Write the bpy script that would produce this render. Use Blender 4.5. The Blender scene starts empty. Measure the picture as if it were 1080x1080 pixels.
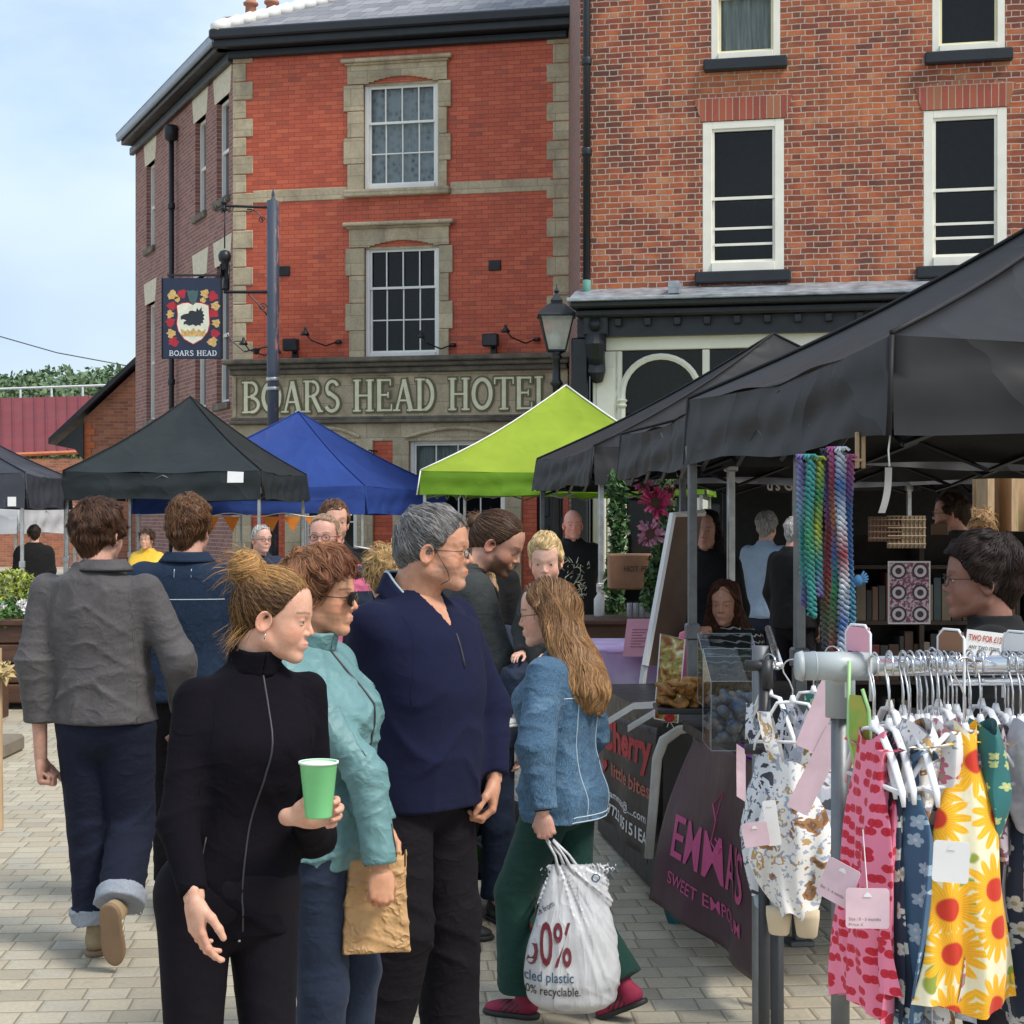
import bpy, math, random
import numpy as np
from math import sin, cos, pi, radians, floor
from mathutils import Vector, Matrix
random.seed(7)
SC = bpy.context.scene
COL = SC.collection
# ---------------------------------------------------------------- camera, sky, sun, exposure
F = 1750.0                      # focal length in photo pixels (1080 wide)
HC = 1.70                       # camera height
HY = 545.0                      # horizon row
cam = bpy.data.cameras.new('camera'); camo = bpy.data.objects.new('camera', cam); COL.objects.link(camo)
cam.sensor_width = 36.0; cam.lens = 36.0*F/1080.0; cam.shift_y = (HY-540.0)/1080.0
cam.clip_start = 0.05; cam.clip_end = 2000
camo.location = (0, 0, HC); camo.rotation_euler = (radians(90), 0, 0)
SC.camera = camo
SUN_EL, SUN_AZ = radians(52), radians(124)       # azimuth clockwise from +Y (north)
w = bpy.data.worlds.new('World'); SC.world = w; w.use_nodes = True
nt = w.node_tree; nt.nodes.clear()
def wn(t): return nt.nodes.new(t)
out = wn('ShaderNodeOutputWorld'); bg = wn('ShaderNodeBackground'); bg.inputs[1].default_value = 0.15
sky = wn('ShaderNodeTexSky'); sky.sky_type = 'NISHITA'; sky.sun_disc = False
sky.sun_elevation = SUN_EL; sky.sun_rotation = SUN_AZ; sky.air_density = 1.2; sky.dust_density = 2.5
tc = wn('ShaderNodeTexCoord'); mp = wn('ShaderNodeMapping'); mp.inputs['Scale'].default_value = (1.3, 1.3, 2.6)
mp.inputs['Location'].default_value = (0.35, 0.2, 0.1)
nz = wn('ShaderNodeTexNoise'); nz.inputs['Scale'].default_value = 2.6; nz.inputs['Detail'].default_value = 7; nz.inputs['Roughness'].default_value = .55
cr = wn('ShaderNodeValToRGB'); cr.color_ramp.elements[0].position = .38; cr.color_ramp.elements[1].position = .60
cr.color_ramp.elements[0].color = (.30, .30, .30, 1); cr.color_ramp.elements[1].color = (.97, .97, .97, 1)
nz2 = wn('ShaderNodeTexNoise'); nz2.inputs['Scale'].default_value = 1.7; nz2.inputs['Detail'].default_value = 4
cc = wn('ShaderNodeValToRGB'); cc.color_ramp.elements[0].position = .35; cc.color_ramp.elements[1].position = .68
cc.color_ramp.elements[0].color = (3.0, 3.8, 4.7, 1); cc.color_ramp.elements[1].color = (5.3, 5.9, 6.4, 1)
mx = wn('ShaderNodeMix'); mx.data_type = 'RGBA'
L = nt.links.new
L(tc.outputs['Generated'], mp.inputs[0]); L(mp.outputs[0], nz.inputs[0]); L(nz.outputs[0], cr.inputs[0]); L(mp.outputs[0], nz2.inputs[0])
L(nz2.outputs[0], cc.inputs[0])
L(cr.outputs[0], mx.inputs[0]); L(sky.outputs[0], mx.inputs[6]); L(cc.outputs[0], mx.inputs[7])
L(mx.outputs[2], bg.inputs[0]); L(bg.outputs[0], out.inputs[0])
sl = bpy.data.lights.new('sun', 'SUN'); sl.energy = 2.3; sl.angle = radians(16); sl.color = (1, .95, .87)
so = bpy.data.objects.new('sun', sl); COL.objects.link(so)
sd = Vector((sin(SUN_AZ)*cos(SUN_EL), cos(SUN_AZ)*cos(SUN_EL), sin(SUN_EL)))
so.rotation_euler = sd.to_track_quat('Z', 'Y').to_euler()
SC.view_settings.view_transform = 'Standard'; SC.view_settings.look = 'None'
SC.view_settings.exposure = 0.5; SC.view_settings.gamma = 1
SC.render.engine = 'CYCLES'

def P(px, py, d):
    return Vector(((px-540)/F*d, d, HC+(HY-py)/F*d))

# ---------------------------------------------------------------- scene helpers
def tag(o, label=None, cat=None, group=None, kind=None):
    if label: o['label'] = label
    if cat: o['category'] = cat
    if group: o['group'] = group
    if kind: o['kind'] = kind
    return o
def thing(name, label, cat, loc=(0, 0, 0), rz=0, group=None):
    o = bpy.data.objects.new(name, None); COL.objects.link(o)
    o.location = loc; o.rotation_euler = (0, 0, rz); o.empty_display_size = .2
    o['_m'] = 1
    return tag(o, label, cat, group)
def wmat(o):
    m = Matrix.Translation(o.location) @ o.rotation_euler.to_matrix().to_4x4()
    return wmat(o.parent) @ m if o.parent else m
def mk(name, V, Fc, mat, parent=None, smooth=False, world=False, col=None, mats=None, mi=None, loc=None, rz=None, uv=None):
    """one mesh object from vertices and faces; world=True takes world coordinates"""
    V = np.asarray(V, dtype=np.float64).reshape(-1, 3)
    me = bpy.data.meshes.new(name)
    if isinstance(Fc, np.ndarray) and Fc.ndim == 2:
        n, k = Fc.shape
        me.vertices.add(len(V)); me.vertices.foreach_set('co', V.astype(np.float32).ravel())
        me.loops.add(n*k); me.loops.foreach_set('vertex_index', Fc.astype(np.int32).ravel())
        me.polygons.add(n); me.polygons.foreach_set('loop_start', np.arange(0, n*k, k, dtype=np.int32))
        me.polygons.foreach_set('loop_total', np.full(n, k, dtype=np.int32))
        me.update(calc_edges=True)
    else:
        me.from_pydata(V.tolist(), [], [list(map(int, f)) for f in Fc])
    o = bpy.data.objects.new(name, me); COL.objects.link(o)
    if loc is not None: o.location = loc
    if rz is not None: o.rotation_euler = (0, 0, rz)
    if parent is not None:
        o.parent = parent
    if world and parent is not None:
        me.transform(wmat(o).inverted())
    for m in (mats or [mat]): me.materials.append(m)
    if mi is not None: me.polygons.foreach_set('material_index', np.asarray(mi, dtype=np.int32))
    if smooth: me.polygons.foreach_set('use_smooth', np.ones(len(me.polygons), dtype=bool))
    if col is not None:
        ca = me.color_attributes.new('Col', 'FLOAT_COLOR', 'POINT')
        c4 = np.ones((len(V), 4), dtype=np.float32); c4[:, :3] = col
        ca.data.foreach_set('color', c4.ravel())
    me.validate(); me.update()
    return o
class MB:
    """collects boxes, bars, tubes and sheets into one mesh"""
    def __init__(s): s.V = []; s.F = []
    def add(s, V, Fc):
        b = len(s.V); s.V += [tuple(v) for v in V]; s.F += [tuple(i+b for i in f) for f in Fc]; return s
    def box(s, x0, x1, y0, y1, z0, z1, M=None, bev=0):
        if x0 > x1: x0, x1 = x1, x0
        if y0 > y1: y0, y1 = y1, y0
        if z0 > z1: z0, z1 = z1, z0
        if bev <= 0:
            V = [(x, y, z) for z in (z0, z1) for y in (y0, y1) for x in (x0, x1)]
            Fc = [(0, 2, 3, 1), (4, 5, 7, 6), (0, 1, 5, 4), (2, 6, 7, 3), (0, 4, 6, 2), (1, 3, 7, 5)]
        else:
            V = []; b = min(bev, (x1-x0)/2.01, (y1-y0)/2.01, (z1-z0)/2.01)
            idx = {}
            for ix in (0, 1):
                for iy in (0, 1):
                    for iz in (0, 1):
                        X = (x0, x1)[ix]; Y = (y0, y1)[iy]; Z = (z0, z1)[iz]
                        sx, sy, sz = (b, -b)[ix], (b, -b)[iy], (b, -b)[iz]
                        idx[ix, iy, iz, 0] = len(V); V.append((X, Y+sy, Z+sz))
                        idx[ix, iy, iz, 1] = len(V); V.append((X+sx, Y, Z+sz))
                        idx[ix, iy, iz, 2] = len(V); V.append((X+sx, Y+sy, Z))
            Fc = []
            for a in (0, 1):
                q = [idx[a, j, k, 0] for j, k in ((0, 0), (1, 0), (1, 1), (0, 1))]; Fc.append(tuple(q if a else q[::-1]))
                q = [idx[j, a, k, 1] for j, k in ((0, 0), (1, 0), (1, 1), (0, 1))]; Fc.append(tuple(q[::-1] if a else q))
                q = [idx[j, k, a, 2] for j, k in ((0, 0), (1, 0), (1, 1), (0, 1))]; Fc.append(tuple(q if a else q[::-1]))
            for a in (0, 1):
                for c in (0, 1):
                    f = (idx[a, c, 0, 0], idx[a, c, 0, 1], idx[a, c, 1, 1], idx[a, c, 1, 0]); Fc.append(f if a != c else f[::-1])
                    f = (idx[a, 0, c, 0], idx[a, 0, c, 2], idx[a, 1, c, 2], idx[a, 1, c, 0]); Fc.append(f if a == c else f[::-1])
                    f = (idx[0, a, c, 1], idx[0, a, c, 2], idx[1, a, c, 2], idx[1, a, c, 1]); Fc.append(f if a != c else f[::-1])
            for k in idx:
                if k[3] == 0:
                    f = (idx[k[0], k[1], k[2], 0], idx[k[0], k[1], k[2], 1], idx[k[0], k[1], k[2], 2])
                    Fc.append(f if (k[0]+k[1]+k[2]) % 2 == 1 else f[::-1])
        if M is not None: V = [tuple(M @ Vector(v)) for v in V]
        return s.add(V, Fc)
    def tube(s, pts, r, n=8, caps=True, flat=1.0):
        pts = [Vector(p) for p in pts]; rs = r if hasattr(r, '__len__') else [r]*len(pts)
        V = []; Fc = []; up = None
        for i, p in enumerate(pts):
            t = (pts[min(i+1, len(pts)-1)]-pts[max(i-1, 0)])
            if t.length < 1e-9: t = Vector((0, 0, 1))
            t.normalize()
            if up is None:
                up = Vector((0, 0, 1)) if abs(t.z) < .9 else Vector((1, 0, 0))
            a = t.cross(up)
            if a.length < 1e-6: a = t.cross(Vector((0, 1, 0)))
            a.normalize(); b = a.cross(t); up = b
            for k in range(n):
                q = 2*pi*k/n; V.append(p+a*cos(q)*rs[i]+b*sin(q)*rs[i]*flat)
        for i in range(len(pts)-1):
            for k in range(n):
                Fc.append((i*n+k, i*n+(k+1) % n, (i+1)*n+(k+1) % n, (i+1)*n+k))
        if caps: Fc.append(tuple(range(n))[::-1]); Fc.append(tuple((len(pts)-1)*n+k for k in range(n)))
        return s.add(V, Fc)
    def lathe(s, prof, c=(0, 0, 0), n=16, axis=None):
        V = []; Fc = []
        for r, z in prof:
            for k in range(n):
                q = 2*pi*k/n; v = Vector((r*cos(q), r*sin(q), z))
                if axis is not None: v = axis @ v
                V.append(v+Vector(c))
        for i in range(len(prof)-1):
            for k in range(n):
                Fc.append((i*n+k, i*n+(k+1) % n, (i+1)*n+(k+1) % n, (i+1)*n+k))
        Fc.append(tuple(range(n))[::-1]); Fc.append(tuple((len(prof)-1)*n+k for k in range(n)))
        return s.add(V, Fc)
    def prism(s, poly, f, t):
        """closed outline poly (list of 2D) mapped by f(u,v,w) with w in 0..t"""
        n = len(poly); V = [f(u, v, 0) for u, v in poly]+[f(u, v, t) for u, v in poly]
        Fc = [tuple(range(n))[::-1], tuple(range(n, 2*n))]+[(i, (i+1) % n, n+(i+1) % n, n+i) for i in range(n)]
        return s.add(V, Fc)
    def sheet(s, fn, nu, nv, t=0.0):
        """fn(u,v)->point (0..1), thickened by t along its normal"""
        g = np.array([[tuple(fn(i/nu, j/nv)) for i in range(nu+1)] for j in range(nv+1)])
        if t:
            du = np.gradient(g, axis=1); dv = np.gradient(g, axis=0)
            nn = np.cross(du, dv); nn /= (np.linalg.norm(nn, axis=2, keepdims=True)+1e-12)
            V = np.concatenate([g.reshape(-1, 3), (g-nn*t).reshape(-1, 3)])
        else: V = g.reshape(-1, 3)
        w_ = nu+1; Fc = []; B = (nu+1)*(nv+1)
        for j in range(nv):
            for i in range(nu):
                a = j*w_+i; Fc.append((a, a+1, a+1+w_, a+w_))
                if t: Fc.append((B+a+w_, B+a+1+w_, B+a+1, B+a))
        if t:
            for i in range(nu):
                Fc.append((i+1, i, B+i, B+i+1)); a = nv*w_+i; Fc.append((a, a+1, B+a+1, B+a))
            for j in range(nv):
                a = j*w_; Fc.append((a, a+w_, B+a+w_, B+a)); a = j*w_+nu; Fc.append((a+w_, a, B+a, B+a+w_))
        return s.add(V, Fc)
    def build(s, name, mat, parent=None, smooth=False, **k):
        return mk(name, s.V, s.F, mat, parent, smooth, **k)
def build_groups(mb, name, mat, par, key, smooth=False):
    """one object for each group of connected pieces"""
    p = list(range(len(mb.V)))
    def fd(i):
        while p[i] != i: p[i] = p[p[i]]; i = p[i]
        return i
    for f in mb.F:
        for i in f[1:]: p[fd(i)] = fd(f[0])
    comp = {}
    for f in mb.F: comp.setdefault(fd(f[0]), []).append(f)
    gr = {}
    for r, fs in comp.items():
        ids = sorted({i for f in fs for i in f}); c = sum((Vector(mb.V[i]) for i in ids), Vector())/len(ids); gr.setdefault(key(c), []).extend(fs)
    out = []
    for k, fs in gr.items():
        ids = sorted({i for f in fs for i in f}); mp_ = {v: i for i, v in enumerate(ids)}
        out.append(mk(name, [mb.V[i] for i in ids], [tuple(mp_[i] for i in f) for f in fs], mat, par, smooth))
    return out
def arc(c, r, a0, a1, n, ax=(1, 0, 0), ay=(0, 0, 1)):
    ax = Vector(ax); ay = Vector(ay)
    return [Vector(c)+ax*r*cos(a0+(a1-a0)*i/n)+ay*r*sin(a0+(a1-a0)*i/n) for i in range(n+1)]
def clone(o, loc=None, rz=None, label=None):
    """copy a thing with its parts and sub-parts"""
    def cp(a, par):
        c = a.copy(); COL.objects.link(c); c.parent = par
        for ch in [x for x in bpy.data.objects if x.parent == a and x is not c]: cp(ch, c)
        return c
    c = cp(o, None)
    if loc is not None: c.location = loc
    if rz is not None: c.rotation_euler = (0, 0, rz)
    if label: c['label'] = label
    return c

# ---------------------------------------------------------------- text
def text_mesh(txt, bold=0.0, spacing=1.0):
    cu = bpy.data.curves.new('t', 'FONT'); cu.body = txt; cu.offset = bold; cu.resolution_u = 3; cu.space_character = spacing
    o = bpy.data.objects.new('t', cu); COL.objects.link(o)
    dg = bpy.context.evaluated_depsgraph_get()
    me = bpy.data.meshes.new_from_object(o.evaluated_get(dg))
    V = np.array([v.co[:] for v in me.vertices]).reshape(-1, 3); Fc = [tuple(p.vertices) for p in me.polygons]
    bpy.data.objects.remove(o); bpy.data.curves.remove(cu); bpy.data.meshes.remove(me)
    if len(V) == 0: return V, Fc, 1, 1
    V[:, 0] -= V[:, 0].min(); w_ = V[:, 0].max()
    return V, Fc, w_, .7
def lettering(txt, f, mat, parent, x0, x1, y0, y1, name='lettering', bold=0.0, world=False, label=None, t=.002, spacing=1.0, cap=.73):
    """text fitted in a rectangle of a surface; f(u,v,w) maps to 3D"""
    V, Fc, W, H = text_mesh(txt, bold, spacing)
    n = len(V); u = x0+V[:, 0]/W*(x1-x0); v = y0+V[:, 1]/cap*(y1-y0)
    VV = [tuple(f(a, b, t)) for a, b in zip(u, v)]
    o = mk(name, VV, Fc, mat, parent, world=world)
    if label: o['label'] = label
    return o

# ---------------------------------------------------------------- materials
def newmat(name):
    m = bpy.data.materials.new(name); m.use_nodes = True
    nt = m.node_tree; b = nt.nodes['Principled BSDF']
    return m, nt, b
class G:
    """tiny node helper"""
    def __init__(s, nt): s.nt = nt
    def n(s, t, **kw):
        x = s.nt.nodes.new(t)
        for k, v in kw.items(): setattr(x, k, v)
        return x
    def put(s, sock, v):
        if hasattr(v, 'links') or hasattr(v, 'is_linked'): s.nt.links.new(v, sock)
        else:
            if sock.type == 'RGBA' and hasattr(v, '__len__') and len(v) == 3: v = (*v, 1)
            sock.default_value = v
    def m(s, op, a, b=None, c=None, clamp=False):
        x = s.n('ShaderNodeMath', operation=op); x.use_clamp = clamp
        s.put(x.inputs[0], a)
        if b is not None: s.put(x.inputs[1], b)
        if c is not None: s.put(x.inputs[2], c)
        return x.outputs[0]
    def mix(s, f, a, b, mode='MIX'):
        x = s.n('ShaderNodeMix', data_type='RGBA', blend_type=mode)
        s.put(x.inputs[0], f); s.put(x.inputs[6], a); s.put(x.inputs[7], b); return x.outputs[2]
    def noise(s, vec, scale, det=4, rough=.5, dist=0):
        x = s.n('ShaderNodeTexNoise'); s.put(x.inputs['Scale'], scale); x.inputs['Detail'].default_value = det
        x.inputs['Roughness'].default_value = rough; x.inputs['Distortion'].default_value = dist
        if vec is not None: s.put(x.inputs['Vector'], vec)
        return x.outputs[0]
    def ramp(s, f, stops, interp='LINEAR'):
        x = s.n('ShaderNodeValToRGB'); x.color_ramp.interpolation = interp; e = x.color_ramp.elements
        while len(e) < len(stops): e.new(1)
        while len(e) > len(stops): e.remove(e[-1])
        for i, (p, c) in enumerate(stops):
            e[i].position = p; e[i].color = (*c, 1) if len(c) == 3 else c
        s.put(x.inputs[0], f); return x.outputs[0]
    def mapr(s, v, a, b, c=0., d=1.):
        x = s.n('ShaderNodeMapRange'); s.put(x.inputs[0], v)
        for i, q in enumerate((a, b, c, d)): s.put(x.inputs[i+1], q)
        return x.outputs[0]
    def obj(s): return s.n('ShaderNodeTexCoord').outputs['Object']
    def map(s, v, sc=(1, 1, 1), loc=(0, 0, 0), rot=(0, 0, 0)):
        x = s.n('ShaderNodeMapping'); s.put(x.inputs[0], v); x.inputs['Scale'].default_value = sc
        x.inputs['Location'].default_value = loc; x.inputs['Rotation'].default_value = rot; return x.outputs[0]
    def sep(s, v):
        x = s.n('ShaderNodeSeparateXYZ'); s.put(x.inputs[0], v); return x.outputs
    def comb(s, x_, y_, z_):
        x = s.n('ShaderNodeCombineXYZ')
        for i, q in enumerate((x_, y_, z_)): s.put(x.inputs[i], q)
        return x.outputs[0]
    def white(s, v):
        x = s.n('ShaderNodeTexWhiteNoise', noise_dimensions='3D'); s.put(x.inputs[0], v); return x.outputs
    def bump(s, h, strength=.3, dist=.01):
        x = s.n('ShaderNodeBump'); x.inputs['Strength'].default_value = strength; x.inputs['Distance'].default_value = dist
        s.put(x.inputs['Height'], h); return x.outputs[0]
def pm(name, c, rough=.6, metal=0., var=.12, scale=8., bump=0., bscale=60., bdist=.004, c2=None, stretch=(1, 1, 1), spec=.5, sheen=0, trans=0, sub=0, coat=0, alpha=1, em=0):
    m, nt, b = newmat(name); g = G(nt); o = g.obj()
    v = g.map(o, stretch)
    nz = g.noise(v, scale, 5, .6)
    c2 = c2 or tuple(x*(1-var*1.6) for x in c)
    hi = tuple(min(1, x*(1+var*.6)) for x in c)
    g.put(b.inputs['Base Color'], g.ramp(nz, [(.3, c2), (.72, hi)]))
    r = g.mapr(g.noise(v, scale*2.3, 3), .3, .7, max(0, rough-.06), min(1, rough+.06)); g.put(b.inputs['Roughness'], r)
    b.inputs['Metallic'].default_value = metal; b.inputs['Specular IOR Level'].default_value = spec
    if sheen: b.inputs['Sheen Weight'].default_value = sheen
    if trans: b.inputs['Transmission Weight'].default_value = trans
    if coat: b.inputs['Coat Weight'].default_value = coat
    if sub: b.inputs['Subsurface Weight'].default_value = sub; b.inputs['Subsurface Radius'].default_value = (1, .3, .15); b.inputs['Subsurface Scale'].default_value = .012
    if alpha < 1: b.inputs['Alpha'].default_value = alpha
    if em: b.inputs['Emission Color'].default_value = (*c, 1); b.inputs['Emission Strength'].default_value = em
    if bump: g.put(b.inputs['Normal'], g.bump(g.noise(v, bscale, 3), bump, bdist))
    return m
def brick_core(g, x, z, bw, bh, mort, wob=.0, bond='stretcher'):
    """returns mortar mask (1 in joints), per-brick random rgb"""
    if wob:
        nv = g.n('ShaderNodeTexNoise'); nv.inputs['Scale'].default_value = 5.5; nv.inputs['Detail'].default_value = 3
        g.put(nv.inputs['Vector'], g.comb(x, 0., z)); q = g.sep(nv.outputs[1])
        x = g.m('ADD', x, g.m('MULTIPLY', g.m('SUBTRACT', q[0], .5), wob*2)); z = g.m('ADD', z, g.m('MULTIPLY', g.m('SUBTRACT', q[1], .5), wob))
    row = g.m('FLOOR', g.m('DIVIDE', z, bh))
    odd = g.m('FLOORED_MODULO', row, 2.)
    if bond == 'flemish':
        pw = bw*1.5
        xs = g.m('ADD', g.m('DIVIDE', x, pw), g.m('MULTIPLY', odd, .5))
        ci = g.m('FLOOR', xs); fx = g.m('SUBTRACT', xs, ci)      # 0..1 over stretcher+header
        hd = g.m('GREATER_THAN', fx, 2/3.)
        lo = g.m('MULTIPLY', hd, 2/3.); wd = g.m('SUBTRACT', 2/3., g.m('MULTIPLY', hd, 1/3.))
        ex = g.m('MULTIPLY', g.m('MINIMUM', g.m('SUBTRACT', fx, lo), g.m('SUBTRACT', g.m('ADD', lo, wd), fx)), pw)
        cid = g.m('ADD', g.m('MULTIPLY', ci, 2.), hd)
    else:
        xs = g.m('ADD', g.m('DIVIDE', x, bw), g.m('MULTIPLY', odd, .5))
        if bond == 'random': xs = g.m('ADD', xs, g.white(g.comb(row, 3., 0.))[0])
        cid = g.m('FLOOR', xs); fx = g.m('SUBTRACT', xs, cid)
        ex = g.m('MULTIPLY', g.m('MINIMUM', fx, g.m('SUBTRACT', 1., fx)), bw)
    fz = g.m('SUBTRACT', g.m('DIVIDE', z, bh), row)
    ez = g.m('MULTIPLY', g.m('MINIMUM', fz, g.m('SUBTRACT', 1., fz)), bh)
    e = g.m('MINIMUM', ex, ez)
    mask = g.mapr(e, mort*.5-.0015, mort*.5+.002, 1., 0.)
    rnd = g.white(g.comb(row, cid, 1.))
    return mask, rnd, e
def brick_mat(name, stops, mortar, bw=.225, bh=.075, mort=.01, wob=0., bond='stretcher', big=None, bigc=(.3, .1, .05), rough=.8, bigs=1.2, bump=.5, axis='xz', soot=0., clump=0.):
    m, nt, b = newmat(name); g = G(nt); o = g.obj(); q = g.sep(o)
    X, Z = (q[0], q[2]) if axis == 'xz' else ((q[1], q[2]) if axis == 'yz' else (q[0], q[1]))
    mask, rnd, e = brick_core(g, X, Z, bw, bh, mort, wob, bond)
    idx = rnd[0] if not clump else g.m('ADD', g.m('MULTIPLY', rnd[0], 1-clump), g.m('MULTIPLY', g.mapr(g.noise(g.map(o, (1, 1, 1.4)), 1.4, 3, .6), .34, .66, 0., 1.), clump))
    col = g.ramp(idx, stops)
    fine = g.noise(o, 38, 5, .7)
    col = g.mix(g.mapr(fine, .35, .75, 0., .35), col, tuple(c*.55 for c in stops[len(stops)//2][1]))
    if big:
        n1 = g.noise(g.map(o, (1, 1, 1.3)), bigs, 4, .6)
        col = g.mix(g.mapr(n1, .48, .66, 0., big), col, bigc)
    if soot:
        n2 = g.noise(g.map(o, (2.2, 2.2, .5)), 1.5, 4, .6)
        col = g.mix(g.mapr(n2, .52, .75, 0., soot), col, (.05, .03, .025))
    mc = g.mix(g.noise(o, 9, 4), mortar, tuple(c*.62 for c in mortar))
    g.put(b.inputs['Base Color'], g.mix(mask, col, mc))
    g.put(b.inputs['Roughness'], g.mix(mask, (rough,)*3, (.95,)*3))
    h = g.m('ADD', g.m('MULTIPLY', g.m('SUBTRACT', 1., mask), 1.), g.m('MULTIPLY', fine, .35))
    h = g.m('ADD', h, g.m('MULTIPLY', rnd[0], .3))
    g.put(b.inputs['Normal'], g.bump(h, bump, .008))
    return m
# ================================================================ implicit surfaces (people, cloth, bags)
def A(*v): return np.array(v, dtype=np.float64)
def smin(a, b, k):
    h = np.clip(.5+.5*(b-a)/k, 0, 1); return b+(a-b)*h-k*h*(1-h)
def smax(a, b, k): return -smin(-a, -b, k)
def rc(X, a, b, ra, rb, sq=None):
    """round cone between joints a and b; sq=(axis,factor) flattens"""
    a = np.asarray(a, float); b = np.asarray(b, float); ab = b-a; L2 = ab@ab+1e-12
    d = X-a; t = np.clip((d@ab)/L2, 0, 1); q = d-t[:, None]*ab
    if sq is not None:
        ax = np.asarray(sq[0], float); ax /= np.linalg.norm(ax); c = q@ax
        return np.sqrt(np.maximum((q*q).sum(1)+c*c*(1/sq[1]**2-1), 1e-12))*(1 if sq[1] > 1 else .5+.5*sq[1])-(ra+(rb-ra)*t)*(1 if sq[1] > 1 else .5+.5*sq[1])
    return np.sqrt((q*q).sum(1))-(ra+(rb-ra)*t)
def ell(X, c, r, R=None):
    d = X-np.asarray(c, float)
    if R is not None: d = d@R
    r = np.asarray(r, float); k0 = np.sqrt(((d/r)**2).sum(1)); k1 = np.sqrt(((d/r**2)**2).sum(1))+1e-9
    return k0*(k0-1)/k1
def stack(X, tab, n=2.2, rot=0.):
    """upright body of elliptical sections; tab rows: z, cx, cy, halfwidth, halfdepth"""
    t = np.asarray(tab, float); z = X[:, 2]
    zc = np.clip(z, t[0, 0], t[-1, 0])
    def I(k):
        i = np.clip(np.searchsorted(t[:, 0], zc, 'right')-1, 0, len(t)-2)
        u = (zc-t[i, 0])/(t[i+1, 0]-t[i, 0]); u = np.clip(u, 0, 1)
        m = np.gradient(t[:, k], t[:, 0]); h = t[i+1, 0]-t[i, 0]
        return (2*u**3-3*u**2+1)*t[i, k]+(u**3-2*u**2+u)*h*m[i]+(-2*u**3+3*u**2)*t[i+1, k]+(u**3-u**2)*h*m[i+1]
    cx, cy, a, b = I(1), I(2), np.maximum(I(3), .01), np.maximum(I(4), .01)
    x = X[:, 0]-cx; y = X[:, 1]-cy
    if rot: x, y = x*cos(rot)+y*sin(rot), -x*sin(rot)+y*cos(rot)
    r = ((np.abs(x)/a)**n+(np.abs(y)/b)**n)**(1/n)
    d = (r-1)*np.minimum(a, b)
    dz = np.maximum(z-t[-1, 0], t[0, 0]-z)
    return np.where(dz > 0, np.sqrt(np.maximum(d, 0)**2+dz**2)+np.minimum(d, 0)*0, np.maximum(d, dz))
def _h(i, j, k, s):
    n = (i*73856093) ^ (j*19349663) ^ (k*83492791) ^ (s*2654435)
    n = (n ^ (n >> 13))*1274126177 & 0x7fffffff
    return ((n ^ (n >> 16)) & 0xffff)/65535.
def vnoise(X, s=0):
    f = np.floor(X).astype(np.int64); u = X-f; u = u*u*(3-2*u); r = 0
    for a in (0, 1):
        for b in (0, 1):
            for c in (0, 1):
                r = r+_h(f[:, 0]+a, f[:, 1]+b, f[:, 2]+c, s)*(u[:, 0] if a else 1-u[:, 0])*(u[:, 1] if b else 1-u[:, 1])*(u[:, 2] if c else 1-u[:, 2])
    return r
def folds(X, sc, s=0, p=1.6):
    """ridged creases, 0..1"""
    w = np.stack([vnoise(X*3.1, s+5), vnoise(X*3.1, s+6), vnoise(X*3.1, s+7)], 1)-.5
    n = vnoise(X*np.asarray(sc, float)+w*1.6, s)
    r = (1-np.abs(2*n-1))**p
    n2 = vnoise(X*np.asarray(sc, float)*2.1+w*2.4, s+11); k = float(np.mean(sc))/8
    out = .5*r+.2*(1-np.abs(2*n2-1))**p
    for j, d in enumerate(((7., 5., 23.), (-15., 6., 14.))):
        ph = X@A(*d)*k+5*vnoise(X*3.3, s+31+j); mk_ = np.clip((vnoise(X*4.6, s+41+j)-.46)*5, 0, 1); out = out+.55*mk_*(1-np.abs(np.sin(ph)))**3.5*1.25
    return out
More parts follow.
